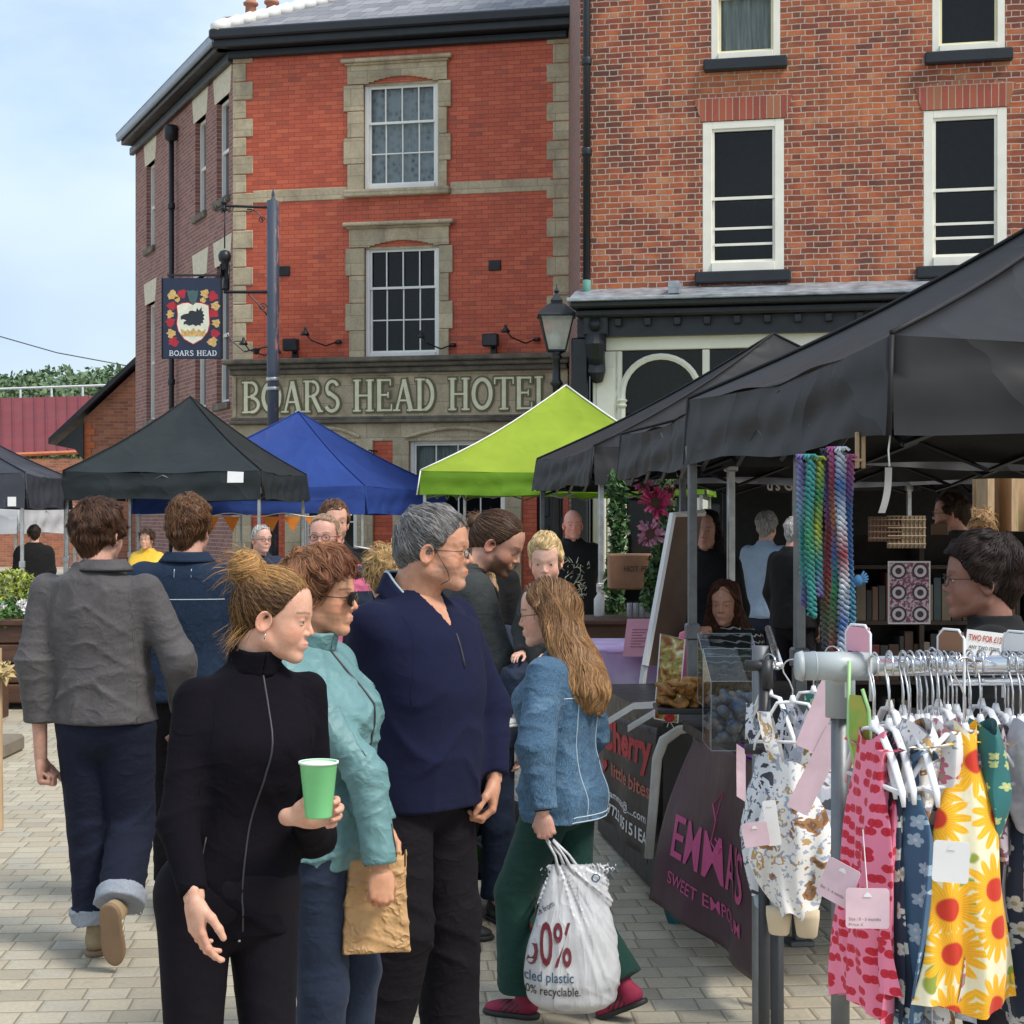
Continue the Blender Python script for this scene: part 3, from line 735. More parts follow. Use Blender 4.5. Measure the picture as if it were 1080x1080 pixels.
# ================================================================ people
TORSO_M = [(.80, 0, 0, .185, .13), (.90, 0, 0, .19, .132), (1.0, 0, 0, .183, .125), (1.10, 0, .005, .178, .122), (1.2, 0, .008, .186, .128), (1.3, 0, .005, .198, .128), (1.39, 0, -.008, .190, .112), (1.445, 0, -.022, .150, .090), (1.485, 0, -.025, .092, .070), (1.53, 0, -.015, .062, .062)]
TORSO_F = [(.80, 0, -.01, .175, .125), (.90, 0, -.01, .185, .132), (1.0, 0, 0, .165, .115), (1.10, 0, .005, .150, .105), (1.2, 0, .02, .158, .122), (1.29, 0, .026, .168, .135), (1.38, 0, -.002, .162, .104), (1.44, 0, -.022, .128, .082), (1.48, 0, -.025, .078, .062), (1.53, 0, -.012, .056, .057)]
def person(label, at, yaw, H, top, bot, head, hair, arms=None, legs=None, shoes=None, res=.009, hres=.0035, lean=(0, 0), seed=1, cat='person', group=None, extras=None, base_z=0., zcut=None):
    s = H/1.75; root = thing('person', label, cat, (at[0], at[1], base_z), 0, group); rng = random.Random(seed)
    Rw = Rz(yaw); org = A(at[0], at[1], base_z)
    def W(V): return (V*s)@Rw.T+org
    def WP(p): return Vector(W(A(*p)[None])[0])
    lx, ly = lean
    def LN(V):        # lean the trunk about the hips
        t = np.clip((V[..., 2]-.9)/.6, 0, 1.4); V = V.copy(); V[..., 0] += lx*t; V[..., 1] += ly*t*t*.5+ly*t*.5; V[..., 2] -= (lx*lx+ly*ly)*t*.5; return V
    fem = head.get('fem', False)
    sw = top.get('sw', .178 if not fem else .155)
    AR = {'R': dict(sh=(sw, -.015, 1.405), el=(sw+.055, -.03, 1.13), wr=(sw+.05, .06, .90), d=(0, .12, -1), n=(-1, .1, 0), curl=.45),
          'L': dict(sh=(-sw, -.015, 1.405), el=(-sw-.055, -.03, 1.13), wr=(-sw-.05, .06, .90), d=(0, .12, -1), n=(1, .1, 0), curl=.45)}
    for k_, v in (arms or {}).items(): AR[k_].update(v)
    LG = {'R': dict(hip=(.088, 0, .90), kn=(.10, .02, .49), an=(.10, -.02, .085), toe=(.15, 1, 0), pit=0.),
          'L': dict(hip=(-.088, 0, .90), kn=(-.10, .02, .49), an=(-.10, -.02, .085), toe=(-.15, 1, 0), pit=0.)}
    for k_, v in (legs or {}).items(): LG[k_].update(v)
    skin = head.get('skin', (.62, .37, .27))
    # head
    hs = head.get('size', 1.)
    Rh = Rz(head.get('yaw', 0))@Rx(head.get('pitch', 0))@Ry(head.get('roll', 0))
    piv = LN(A(0, -.010+head.get('fwd', 0), 1.482))
    hc = piv+Rh@(A(0, .030, .135)*hs)
    T = lambda V: (V*hs)@Rh.T+hc
    nb = (Rh.T@(LN(A(0, -.022, 1.455))-hc))/hs
    head['neck'] = (tuple(nb), head.get('nr', .050 if fem else .056), head.get('nb', .058 if fem else .068))
    parts = head_build(head, hres, T)
    hr = top.get('hand_res', hres)
    for k_, sd_ in (('R', 1), ('L', -1)):
        a = AR[k_]
        if a.get('hand', True): parts.append(hand_build(a['wr'], a['d'], a['n'], sd_, a['curl'], hr, a.get('skin', skin), a.get('thumb', .3), a.get('spread', 0), 1.0 if not fem else .93))
    def bodyf(X):
        bw = top.get('body', (.8, .8)); d = stack(X, [(z, x, y, a_*(bw[0] if z > 1.25 else .72), b_*(bw[1] if z > 1.25 else .70)) for z, x, y, a_, b_ in (TORSO_F if fem else TORSO_M)])
        for k_ in 'RL':
            a, l = AR[k_], LG[k_]
            d = smin(d, rc(X, a['sh'], a['el'], .045, .036), .03)
            d = smin(d, rc(X, a['el'], a['wr'], .036, .0255), .01)
            d = smin(d, rc(X, l['hip'], l['kn'], .07, .045), .03); d = smin(d, rc(X, l['kn'], l['an'], .045, .03), .02)
        return d
    pts = np.array([p for k_ in 'RL' for p in (AR[k_]['el'], AR[k_]['wr'], LG[k_]['kn'], LG[k_]['an'])]+[(-.26, -.17, .06), (.26, .17, 1.52)])
    lo, hi = pts.min(0)-.08, pts.max(0)+.08; hi[2] = 1.56
    V, Fc = poly(bodyf, lo, hi, .014)
    ln = LN(V); parts.append((ln, Fc, np.tile(A(*skin), (len(V), 1)), 0))
    parts_l = []
    for i, p in enumerate(parts): parts_l.append(p)
    V, Fc, C, M = join(parts_l)
    me = mk('body_tmp', W(V), Fc, SKIN, None, True, col=C)
    # the body mesh is the person itself under its root
    me.name = 'body'; me.parent = root; me.data.transform(wmat(root).inverted())
    # hair
    if hair:
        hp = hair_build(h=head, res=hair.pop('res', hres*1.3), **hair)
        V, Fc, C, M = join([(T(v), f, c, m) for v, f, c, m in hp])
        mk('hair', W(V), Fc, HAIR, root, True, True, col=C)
    # jacket or jumper
    tab = top.get('tab', TORSO_F if fem else TORSO_M); hem = top.get('hem', .86); ww = top.get('w', 1.); wb = top.get('b', ww)
    tab = [(z, x, y, a_*ww+(0.0), b_*wb) for z, x, y, a_, b_ in tab]
    slr = top.get('sl', (.066, .056, .042)); fa = top.get('fold', .010); fs = top.get('fscale', (9, 9, 5)); ctop = top.get('ctop', 1.515)
    def topf(X):
        d = stack(X, tab)
        arms_ = None
        for k_ in 'RL':
            a = AR[k_]
            sh, el, wr = A(*a['sh']), A(*a['el']), A(*a['wr'])
            dd = rc(X, sh, el, slr[0], slr[1])
            if top.get('short'):
                e = sh+(el-sh)*top['short']; u = (e-sh)/np.linalg.norm(e-sh); dd = smax(dd, (X-e)@u, .006)
                arms_ = dd if arms_ is None else np.minimum(arms_, dd); continue
            e = wr+(el-wr)*.06; fv = wr-el; fv /= np.linalg.norm(fv)
            q = rc(X, el, wr, slr[1], slr[2]); q = smax(q, (X-e)@fv, .005)
            if top.get('cuff'): q = smin(q, smax(rc(X, e-fv*.05, e, slr[2]+.003, slr[2]+.002), np.maximum((X-e)@fv, -(X-e+fv*.05)@fv), .003), .003)
            dd = smin(dd, q, .03)
            tt = np.clip(1-np.linalg.norm(X-el, axis=1)/.16, 0, 1); ax = (X-sh)@((wr-sh)/np.linalg.norm(wr-sh))
            dd = dd-fa*.9*(.25+tt)*(folds(np.stack([X[:, 0]*.3, X[:, 1]*.4, ax], 1), (14, 14, 17), seed+9)-.35)
            arms_ = dd if arms_ is None else np.minimum(arms_, dd)
        zz = X[:, 2]
        amp = fa*(.55+.6*np.clip((1.15-zz)/.25, 0, 1)+.3*np.exp(-((zz-1.36)/.06)**2)); 
        Xf = X.copy(); Xf[:, 2] += .5*np.abs(X[:, 0])
        d = d-amp*(folds(Xf, fs, seed)-.38)
        d = smin(d, arms_, top.get('kb', .035))
        d = smax(d, hem-zz+.010*(vnoise(X*A(14, 14, 1), seed+4)-.5), .006)
        if top.get('band'): d = smax(d, -(smax(np.abs(zz-hem-top['band'])-.002, np.abs(d)-.003, .001)), .002)
        d = smax(d, zz-ctop+.05*np.clip(X[:, 1], -.03, .08)*top.get('vneck', 0), .006)
        vn = top.get('vcut', 0)
        if vn: d = smax(d, -np.maximum(np.abs(X[:, 0])-(zz-vn)*.42, .02-X[:, 1]), .005)
        if top.get('hollow', True):
            d = smax(d, -rc(X, (0, -.018, 1.47), (0, -.005, 1.56), top.get('cr', .052 if fem else .060), top.get('cr', .052 if fem else .060)+.006), .006)
        if top.get('hood'):
            q = ell(X, (0, -.105, 1.455), (.105, .060, .060)); q = np.abs(q)-.009; q = smin(q, rc(X, (-.075, -.03, 1.50), (0, -.10, 1.475), .022, .026), .02); q = smin(q, rc(X, (.075, -.03, 1.50), (0, -.10, 1.475), .022, .026), .02)
            d = smin(d, q-.004*folds(X, (20, 20, 20), 3), .015)
        if top.get('extra'): d = top['extra'](X, d, AR)
        return d
    pts = np.array([AR[k_][j] for k_ in 'RL' for j in ('sh', 'el', 'wr')]); m_ = .10
    lo = np.minimum(pts.min(0)-m_, A(-.25*ww, -.22, hem-.03)); hi = np.maximum(pts.max(0)+m_, A(.25*ww, .24, 1.57)); lo[2] = min(hem-.03, pts[:, 2].min()-.06)
    V, Fc = poly(topf, lo, hi, res)
    V = LN(V)
    mi = None; mats = [top['mat']]
    if top.get('mats'):
        mats = top['mats']; cen = V[Fc].mean(1); mi = top['mif'](cen)
    mk(top.get('name', 'jacket'), W(V), Fc, mats[0], root, True, True, mats=mats, mi=mi)
    for sg_ in top.get('seams', ()):      # armhole seams
        sm = MB()
        for s_ in (1, -1):
            zz = np.linspace(1.17, 1.425, 14); xs_ = s_*(sw-.018+.012*np.cos((zz-1.17)/.255*pi)); yv = np.full(zz.shape, .34*sg_)
            for _ in range(50): yv = yv-sg_*np.clip(topf(np.stack([xs_, yv, zz], 1)), -.02, .05)*.8
            sm.tube([Vector(v) for v in W(LN(np.stack([xs_, yv-sg_*.0006, zz], 1)))], .0016, 4)
        sm.build('armhole_seam', mats[0], root, True, world=True)
    cl = top.get('ring')
    if cl:      # stand-up collar: radius, flare, z0, z1, half opening angle, thickness
        r_, fl_, zz0, zz1, op, th_ = cl; mb = MB()
        def cfn(u, v):
            an = pi+(op+(2*pi-2*op)*u); r2 = r_+fl_*v; q = .004*sin(an*5+v*3)
            return Vector(W(LN(A((r2+q)*sin(an-pi)*1.08, -.012+(r2+q)*cos(an-pi)*1.02+.010*v, zz0+(zz1-zz0)*v-.012*max(0, cos(an-pi))))[None])[0])
        mb.sheet(cfn, 44, 6, -th_); mb.build('collar', top.get('ringmat', mats[0]), root, True, world=True)
    # trousers
    if bot:
        r0, r1, r2 = bot.get('r', (.092, .070, .066)); fb = bot.get('fold', .008); hz = bot.get('hem', .07)
        def botf(X):
            d = ell(X, (0, -.005, .90), (.168*bot.get('w', 1), .120*bot.get('w', 1), .15))
            for k_ in 'RL':
                l = LG[k_]; hp, kn, an = A(*l['hip']), A(*l['kn']), A(*l['an'])
                q = rc(X, hp, kn, r0, r1); e = an+(kn-an)*hz; fv = (an-kn)/np.linalg.norm(an-kn)
                q2 = rc(X, kn, an, r1, r2); q2 = smax(q2, (X-e)@fv, .004)
                if bot.get('turn'): q2 = smin(q2, smax(rc(X, e-fv*.055, e, r2+.012, r2+.010), np.maximum((X-e)@fv-.002, -(X-e+fv*.055)@fv), .003), .002)
                q = smin(q, q2, .025)
                ax = (X-hp)@((an-hp)/np.linalg.norm(an-hp)); am = fb*(.35+1.0*np.exp(-((X-kn)**2).sum(1)/.012)+1.1*np.exp(-((X-an)**2).sum(1)/.03)+.7*np.exp(-((X[:, 2]-.83)/.06)**2))
                q = q-am*(folds(np.stack([X[:, 0]*.6, X[:, 1]*.6, ax+X[:, 0]*.4], 1), (9, 9, bot.get('fz', 16)), seed+20)-.35)
                d = smin(d, q, .02 if k_ == 'R' else .012)
            return smax(d, X[:, 2]-1.03, .01)
        pts = np.array([LG[k_][j] for k_ in 'RL' for j in ('hip', 'kn', 'an')])
        lo = pts.min(0)-.125; hi = pts.max(0)+.125; hi[2] = 1.05
        if zcut: lo[2] = max(lo[2], zcut)
        V, Fc = poly(botf, lo, hi, res)
        mats = [bot['mat']]; mi = None
        if bot.get('turn'):
            mats.append(bot['turn']); cen = V[Fc].mean(1); mi = np.zeros(len(Fc), int)
            for k_ in 'RL':
                l = LG[k_]; kn, an = A(*l['kn']), A(*l['an']); fv = (an-kn)/np.linalg.norm(an-kn); e = an+(kn-an)*hz
                mi |= ((((cen-e)@fv) > -.056) & (np.linalg.norm(cen-e, axis=1) < .13)).astype(int)
        mk('trousers', W(V), Fc, mats[0], root, True, True, mats=mats, mi=mi)
    if shoes:
        for k_ in 'RL':
            l = LG[k_]; an = A(*l['an']); t = A(*l['toe']); t[2] = 0; t /= np.linalg.norm(t)
            R = np.stack([np.cross(t, A(0, 0, 1)), t, A(0, 0, 1)], 1)@Rx(l['pit'])
            def upf(X):
                d = ell(X, (0, -.02, -.035), (.036, .048, .040)); d = smin(d, ell(X, (0, .055, -.048), (.040, .075, .030)), .03)
                d = smin(d, ell(X, (.004, .120, -.056), (.037, .045, .022)), .02); d = smin(d, rc(X, (0, -.012, -.02), (0, -.008, .012), .035, .036), .02)
                d = smax(d, -rc(X, (0, 0, .02), (0, 0, .06), .027, .03), .004)
                return smax(d, -.064-X[:, 2], .003)
            def sof(X):
                d = smin(ell(X, (0, -.025, -.074), (.040, .05, .03)), ell(X, (.003, .095, -.074), (.045, .080, .03)), .03); d = smin(d, ell(X, (0, .03, -.074), (.038, .09, .03)), .02)
                return smax(smax(d, X[:, 2]+.062, .003), -.084-X[:, 2], .004)
            tr = lambda V: W(an+V@R.T)
            V, Fc = poly(upf, (-.06, -.09, -.09), (.06, .19, .04), max(res*.55, .004))
            mats = [shoes['up'], shoes.get('trim', shoes['up'])]; cen = V[Fc].mean(1)
            mi = ((np.abs((cen[:, 1]*1.2+cen[:, 2]*1.2) % .030-.006) < .006) & (cen[:, 1] > .0) & (cen[:, 1] < .085) & (cen[:, 2] < -.012)).astype(int) if 'trim' in shoes else None
            sh = mk('shoe', tr(V), Fc, mats[0], root, True, True, mats=mats, mi=mi)
            V, Fc = poly(sof, (-.06, -.09, -.10), (.06, .19, -.05), max(res*.55, .004))
            mk('sole', tr(V), Fc, shoes['sole'], sh, True, True)
    ctx = dict(root=root, W=W, WP=WP, T=T, AR=AR, LG=LG, hs=hs, s=s, LN=LN, topf=topf, yaw=yaw, Rh=Rh, Rw=Rw)
    if extras: extras(ctx)
    return ctx
def HP(ctx, pts):
    """head-frame points to world"""
    V = ctx['W'](ctx['T'](np.asarray(pts, float).reshape(-1, 3))); return [Vector(v) for v in V]
def glasses(ctx, mat, lens=None, r=.021, rz=.017, thick=.0013, z=-.004, w=.0335, y=.104, wide=1.):
    g = MB(); lm = MB()
    for s in (-1, 1):
        ring = [(s*w*wide+r*cos(t), y-.25*abs(r*cos(t)*1.)-.0 if 0 else y-.010*abs(cos(t))*(1 if cos(t)*s > 0 else .2), z+rz*sin(t)) for t in [2*pi*i/20 for i in range(21)]]
        g.tube(HP(ctx, ring), thick*ctx['s'], 5, False)
        if lens: 
            c = HP(ctx, [(s*w*wide, y+.001, z)])[0]; rp = HP(ctx, ring[:-1]); n = len(rp); lm.add([c]+rp, [(0, 1+i, 1+(i+1) % n) for i in range(n)])
        g.tube(HP(ctx, [(s*(w*wide+r), y-.010, z+.004), (s*.075*wide, y-.045, z+.006), (s*.080*wide, .02, z+.006), (s*.082*wide, -.015, z+.004), (s*.080*wide, -.03, z-.014)]), thick*ctx['s'], 5)
    g.tube(HP(ctx, [(-(w*wide-r), y, z+.004), (0, y+.004, z+.008), (w*wide-r, y, z+.004)]), thick*ctx['s'], 5)
    o = g.build('glasses', mat, ctx['root'], True, world=True)
    if lens: lm.build('lens', lens, o, False, world=True)
    return o
# ================================================================ materials of the place
M = {}
M['cream'] = pm('cream_paint', (.78, .76, .66), .5, var=.06, scale=3)
M['white_paint'] = pm('white_paint', (.80, .80, .76), .45, var=.05, scale=4)
M['yellow_paint'] = pm('yellow_paint', (.74, .68, .42), .5, var=.05)
M['black_paint'] = pm('black_paint', (.010, .013, .018), .45, var=.2, scale=3, bump=.1, bscale=12)
M['iron'] = pm('painted_iron', (.010, .013, .018), .42, var=.3, scale=6, bump=.15, bscale=40)
M['grey_pole'] = pm('pole_paint', (.060, .072, .10), .45, var=.25, scale=5, bump=.2, bscale=30)
M['alu'] = pm('aluminium', (.48, .50, .51), .38, .75, var=.2, scale=12)
M['steel'] = pm('grey_steel', (.17, .18, .19), .45, .5, var=.2, scale=12)
M['chrome'] = pm('chrome', (.75, .76, .78), .18, 1., var=.08)
M['plastic_black'] = pm('black_plastic', (.018, .018, .020), .45, var=.1)
M['plastic_grey'] = pm('grey_plastic', (.20, .21, .22), .5, var=.1)
M['slate'] = brick_mat('slates', [(0, (.16, .16, .18)), (.5, (.22, .22, .235)), (1, (.30, .29, .30))], (.07, .07, .08), .30, .22, .008, rough=.6, bump=.6)
M['lead'] = pm('lead_flashing', (.38, .41, .45), .45, .3, var=.35, scale=5, stretch=(1, 1, 3), bump=.3, bscale=6, bdist=.02)
M['gutter_blue'] = pm('pale_blue_gutter', (.30, .36, .44), .5, var=.1)
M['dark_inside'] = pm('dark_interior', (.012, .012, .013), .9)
M['wood_dark'] = pm('dark_wood', (.10, .045, .025), .6, var=.3, scale=4, stretch=(1, 1, 6), bump=.2)
M['wood_pale'] = pm('pale_wood', (.50, .34, .19), .6, var=.2, scale=5, stretch=(6, 6, 1), bump=.15)
M['cardboard'] = pm('cardboard', (.28, .14, .075), .8, var=.15)
M['paper_white'] = pm('white_paper', (.78, .77, .76), .6, var=.04)
M['paper_pink'] = pm('pink_card', (.75, .36, .45), .6, var=.06)
M['pale_pink'] = pm('pale_pink_card', (.70, .50, .56), .5, var=.10, scale=20)
def stone_mat():
    m, nt, b = newmat('sandstone'); g = G(nt); o = g.obj()
    n1 = g.noise(g.map(o, (1, 1, .8)), 2.2, 5, .65); n2 = g.noise(o, 26, 5, .7)
    c = g.ramp(n1, [(.28, (.36, .29, .19)), (.5, (.54, .45, .30)), (.72, (.64, .55, .38))])
    c = g.mix(g.mapr(n2, .45, .8, 0., .45), c, (.15, .12, .085))
    n3 = g.noise(g.map(o, (1.5, 1.5, .7)), 1.3, 4); c = g.mix(g.mapr(n3, .55, .75, 0., .5), c, (.10, .09, .075))
    q = g.sep(o); mask, rnd, e = brick_core(g, g.m('ADD', q[0], q[1]), q[2], .62, .31, .008)
    c = g.mix(g.mapr(rnd[0], 0., 1., 0., .35), c, (.20, .17, .12)); c = g.mix(g.m('MULTIPLY', mask, .6), c, (.12, .10, .08))
    g.put(b.inputs['Base Color'], c); b.inputs['Roughness'].default_value = .9
    g.put(b.inputs['Normal'], g.bump(g.m('ADD', n2, g.m('MULTIPLY', mask, -.8)), .35, .01)); return m
M['stone'] = stone_mat()
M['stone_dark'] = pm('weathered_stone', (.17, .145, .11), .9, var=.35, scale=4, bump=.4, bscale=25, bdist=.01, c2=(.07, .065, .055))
M['letter'] = pm('cream_letter', (.82, .79, .55), .5, var=.1)
M['letter_edge'] = pm('letter_edge', (.16, .15, .07), .6, var=.1)
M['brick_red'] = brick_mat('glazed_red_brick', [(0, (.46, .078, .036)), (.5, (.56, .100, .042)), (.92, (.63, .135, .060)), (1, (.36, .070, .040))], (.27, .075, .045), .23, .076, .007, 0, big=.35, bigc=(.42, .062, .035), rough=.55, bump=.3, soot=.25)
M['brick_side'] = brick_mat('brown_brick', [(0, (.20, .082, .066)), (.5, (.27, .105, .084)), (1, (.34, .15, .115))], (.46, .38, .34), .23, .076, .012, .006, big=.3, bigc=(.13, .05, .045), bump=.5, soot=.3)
M['brick_old'] = brick_mat('old_handmade_brick', [(0, (.06, .028, .024)), (.20, (.12, .040, .027)), (.42, (.22, .052, .027)), (.60, (.33, .078, .033)), (.74, (.47, .13, .046)), (.85, (.42, .17, .09)), (1, (.58, .24, .10))], (.54, .43, .34), .247, .083, .0150, .026, 'flemish', big=.55, bigc=(.56, .17, .05), bigs=.55, bump=.9, soot=.6, clump=.5)
M['brick_gable'] = brick_mat('gable_brick', [(0, (.24, .08, .05)), (.5, (.34, .12, .07)), (1, (.42, .17, .09))], (.38, .28, .2), .24, .08, .012, .02, big=.6, bigc=(.40, .11, .04), bigs=2., bump=.6, soot=.5)
M['red_roof'] = pm('red_metal_roof', (.17, .018, .022), .6, var=.12, scale=.5, bump=.1, bscale=3)
def glass_mat():
    m, nt, b = newmat('window_glass'); g = G(nt); nt.nodes.remove(b)
    t = g.n('ShaderNodeBsdfTransparent'); t.inputs[0].default_value = (.75, .8, .8, 1); gl = g.n('ShaderNodeBsdfGlossy'); gl.inputs['Roughness'].default_value = .03
    fr = g.n('ShaderNodeFresnel'); fr.inputs[0].default_value = 1.5; mxs = g.n('ShaderNodeMixShader')
    g.put(fr.inputs['Normal'], g.bump(g.noise(g.obj(), 1.7, 3), .35, .03))
    g.put(mxs.inputs[0], g.m('MULTIPLY', fr.outputs[0], .75)); nt.links.new(t.outputs[0], mxs.inputs[1]); nt.links.new(gl.outputs[0], mxs.inputs[2])
    nt.links.new(mxs.outputs[0], nt.nodes['Material Output'].inputs[0]); return m
M['glass'] = glass_mat()
def lace_mat(name, c):
    m, nt, b = newmat(name); g = G(nt); o = g.obj()
    v = g.n('ShaderNodeTexVoronoi'); v.inputs['Scale'].default_value = 9; g.put(v.inputs['Vector'], o)
    n = g.noise(g.map(o, (12, 12, 1)), 1.5, 4); k = g.m('ADD', g.m('MULTIPLY', v.outputs[0], .8), g.m('MULTIPLY', n, .7))
    g.put(b.inputs['Base Color'], g.ramp(k, [(.35, tuple(x*.35 for x in c)), (.55, tuple(x*.75 for x in c)), (.9, c)])); b.inputs['Roughness'].default_value = .9
    return m
M['lace'] = lace_mat('lace_curtain', (.52, .55, .58)); M['curtain'] = pm('grey_curtain', (.40, .43, .40), .9, var=.3, scale=5, stretch=(6, 6, .3))

# ================================================================ ground
def paving_mat():
    m, nt, b = newmat('stone_setts'); g = G(nt); o = g.obj(); q = g.sep(g.map(o, rot=(0, 0, radians(-4))))
    mask, rnd, e = brick_core(g, q[0], q[1], .155, .138, .007, .004, 'random')
    c = g.ramp(rnd[0], [(0, (.35, .31, .235)), (.35, (.44, .385, .285)), (.7, (.50, .445, .335)), (1, (.39, .365, .30))])
    n = g.noise(o, 60, 4, .7); c = g.mix(g.mapr(n, .35, .7, 0., .4), c, (.22, .19, .14))
    n2 = g.noise(o, .9, 5, .6); c = g.mix(g.mapr(n2, .5, .7, 0., .35), c, (.20, .18, .145))
    st = g.noise(o, 7, 3, .5); c = g.mix(g.mapr(st, .64, .72, 0., .35), c, (.13, .115, .09))
    c = g.mix(mask, c, (.22, .185, .13)); g.put(b.inputs['Base Color'], c); b.inputs['Roughness'].default_value = .85
    h = g.m('ADD', g.m('MULTIPLY', g.mapr(e, 0., .016, 0., 1.), 1.), g.m('ADD', g.m('MULTIPLY', n, .22), g.m('MULTIPLY', rnd[1], .25)))
    g.put(b.inputs['Normal'], g.bump(h, .5, .010)); return m
tag(MB().add([(-400, -60, 0), (400, -60, 0), (400, 900, 0), (-400, 900, 0)], [(0, 1, 2, 3)]).build('ground', paving_mat()), kind='structure')

# ================================================================ facades
class Fac:
    def __init__(s, X, Y, deg, name, label, cat):
        s.X, s.Y, s.a = X, Y, radians(deg); s.root = thing(name, label, cat, (X, Y, 0), -s.a)
    def uz(s, px, py):
        k = (px-540)/F; u = (k*s.Y-s.X)/(cos(s.a)+k*sin(s.a)); D = s.Y-u*sin(s.a); return u, HC+(HY-py)/F*D
    def u(s, px): return s.uz(px, 0)[0]
    def z(s, px, py): return s.uz(px, py)[1]
def wall(mb, x0, x1, z0, z1, holes, y=0., dep=.18):
    xs = sorted({x0, x1, *[h[0] for h in holes], *[h[1] for h in holes]}); zs = sorted({z0, z1, *[h[2] for h in holes], *[h[3] for h in holes]})
    xs = [x for x in xs if x0 <= x <= x1]; zs = [z for z in zs if z0 <= z <= z1]
    for i in range(len(xs)-1):
        for j in range(len(zs)-1):
            cx, cz = (xs[i]+xs[i+1])/2, (zs[j]+zs[j+1])/2
            if any(h[0] < cx < h[1] and h[2] < cz < h[3] for h in holes): continue
            mb.add([(xs[i], y, zs[j]), (xs[i+1], y, zs[j]), (xs[i+1], y, zs[j+1]), (xs[i], y, zs[j+1])], [(0, 1, 2, 3)])
    for a, b, c, d in holes:
        mb.add([(a, y, c), (a, y+dep, c), (a, y+dep, d), (a, y, d)], [(0, 1, 2, 3)]); mb.add([(b, y, c), (b, y+dep, c), (b, y+dep, d), (b, y, d)], [(3, 2, 1, 0)])
        mb.add([(a, y, d), (a, y+dep, d), (b, y+dep, d), (b, y, d)], [(0, 1, 2, 3)]); mb.add([(a, y, c), (a, y+dep, c), (b, y+dep, c), (b, y, c)], [(3, 2, 1, 0)])
def sash(par, x0, x1, z0, z1, cols=4, rt=1, rb=2, split=.36, y=.08, fr=.075, bar=.022, mat='white_paint', curtain=None, loc=None, open_=0, extra_bars=(), inner=None, cz=1.):
    """sliding sash window: box frame, two sashes with glazing bars, panes, curtain, room behind"""
    f = MB(); b = .006
    f.box(x0, x0+fr, y, y+.10, z0, z1, bev=b); f.box(x1-fr, x1, y, y+.10, z0, z1, bev=b)
    f.box(x0+fr, x1-fr, y, y+.10, z1-fr*.8, z1, bev=b); f.box(x0+fr, x1-fr, y-.03, y+.10, z0, z0+fr*1.0, bev=b)
    o = f.build('window', M[mat], par)
    a0, a1 = x0+fr, x1-fr; c0, c1 = z0+fr, z1-fr*.8; zm = c1-(c1-c0)*split; s = MB(); e = .035
    for zz0, zz1, yy, rows in ((zm-.02, c1, y+.025, rt), (c0, zm+.02, y+.06, rb)):
        s.box(a0, a0+e, yy, yy+.035, zz0, zz1); s.box(a1-e, a1, yy, yy+.035, zz0, zz1)
        s.box(a0+e, a1-e, yy, yy+.034, zz0, zz0+e*1.2); s.box(a0+e, a1-e, yy, yy+.034, zz1-e, zz1)
        for i in range(1, cols):
            xx = a0+(a1-a0)*i/cols; s.box(xx-bar/2, xx+bar/2, yy+.003, yy+.030, zz0+e, zz1-e)
        for j in range(1, rows):
            q = zz0+(zz1-zz0)*j/rows; s.box(a0+e, a1-e, yy+.005, yy+.028, q-bar/2, q+bar/2)
    for q in extra_bars: s.box(a0+e, a1-e, y+.045, y+.058, q-.018, q+.018)
    s.build('sash', M[inner or mat], o)
    MB().add([(a0, y+.078, c0), (a1, y+.078, c0), (a1, y+.078, c1), (a0, y+.078, c1)], [(0, 1, 2, 3)]).build('pane', M['glass'], o)
    if curtain:
        cm = MB(); zb = c0+(c1-c0)*(1-cz)
        cm.sheet(lambda u, v: (a0+(a1-a0)*u, y+.16+.018*sin(u*34+2*sin(v*3)), zb+(c1-zb)*v), 60, 4); cm.build('curtain', M[curtain], o, True)
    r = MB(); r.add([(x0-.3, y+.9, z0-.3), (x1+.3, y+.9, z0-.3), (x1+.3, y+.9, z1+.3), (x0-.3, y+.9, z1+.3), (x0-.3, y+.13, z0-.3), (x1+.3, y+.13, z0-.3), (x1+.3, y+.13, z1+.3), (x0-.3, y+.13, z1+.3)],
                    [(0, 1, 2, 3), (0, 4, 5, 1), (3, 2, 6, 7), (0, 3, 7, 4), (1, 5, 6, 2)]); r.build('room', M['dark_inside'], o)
    return o
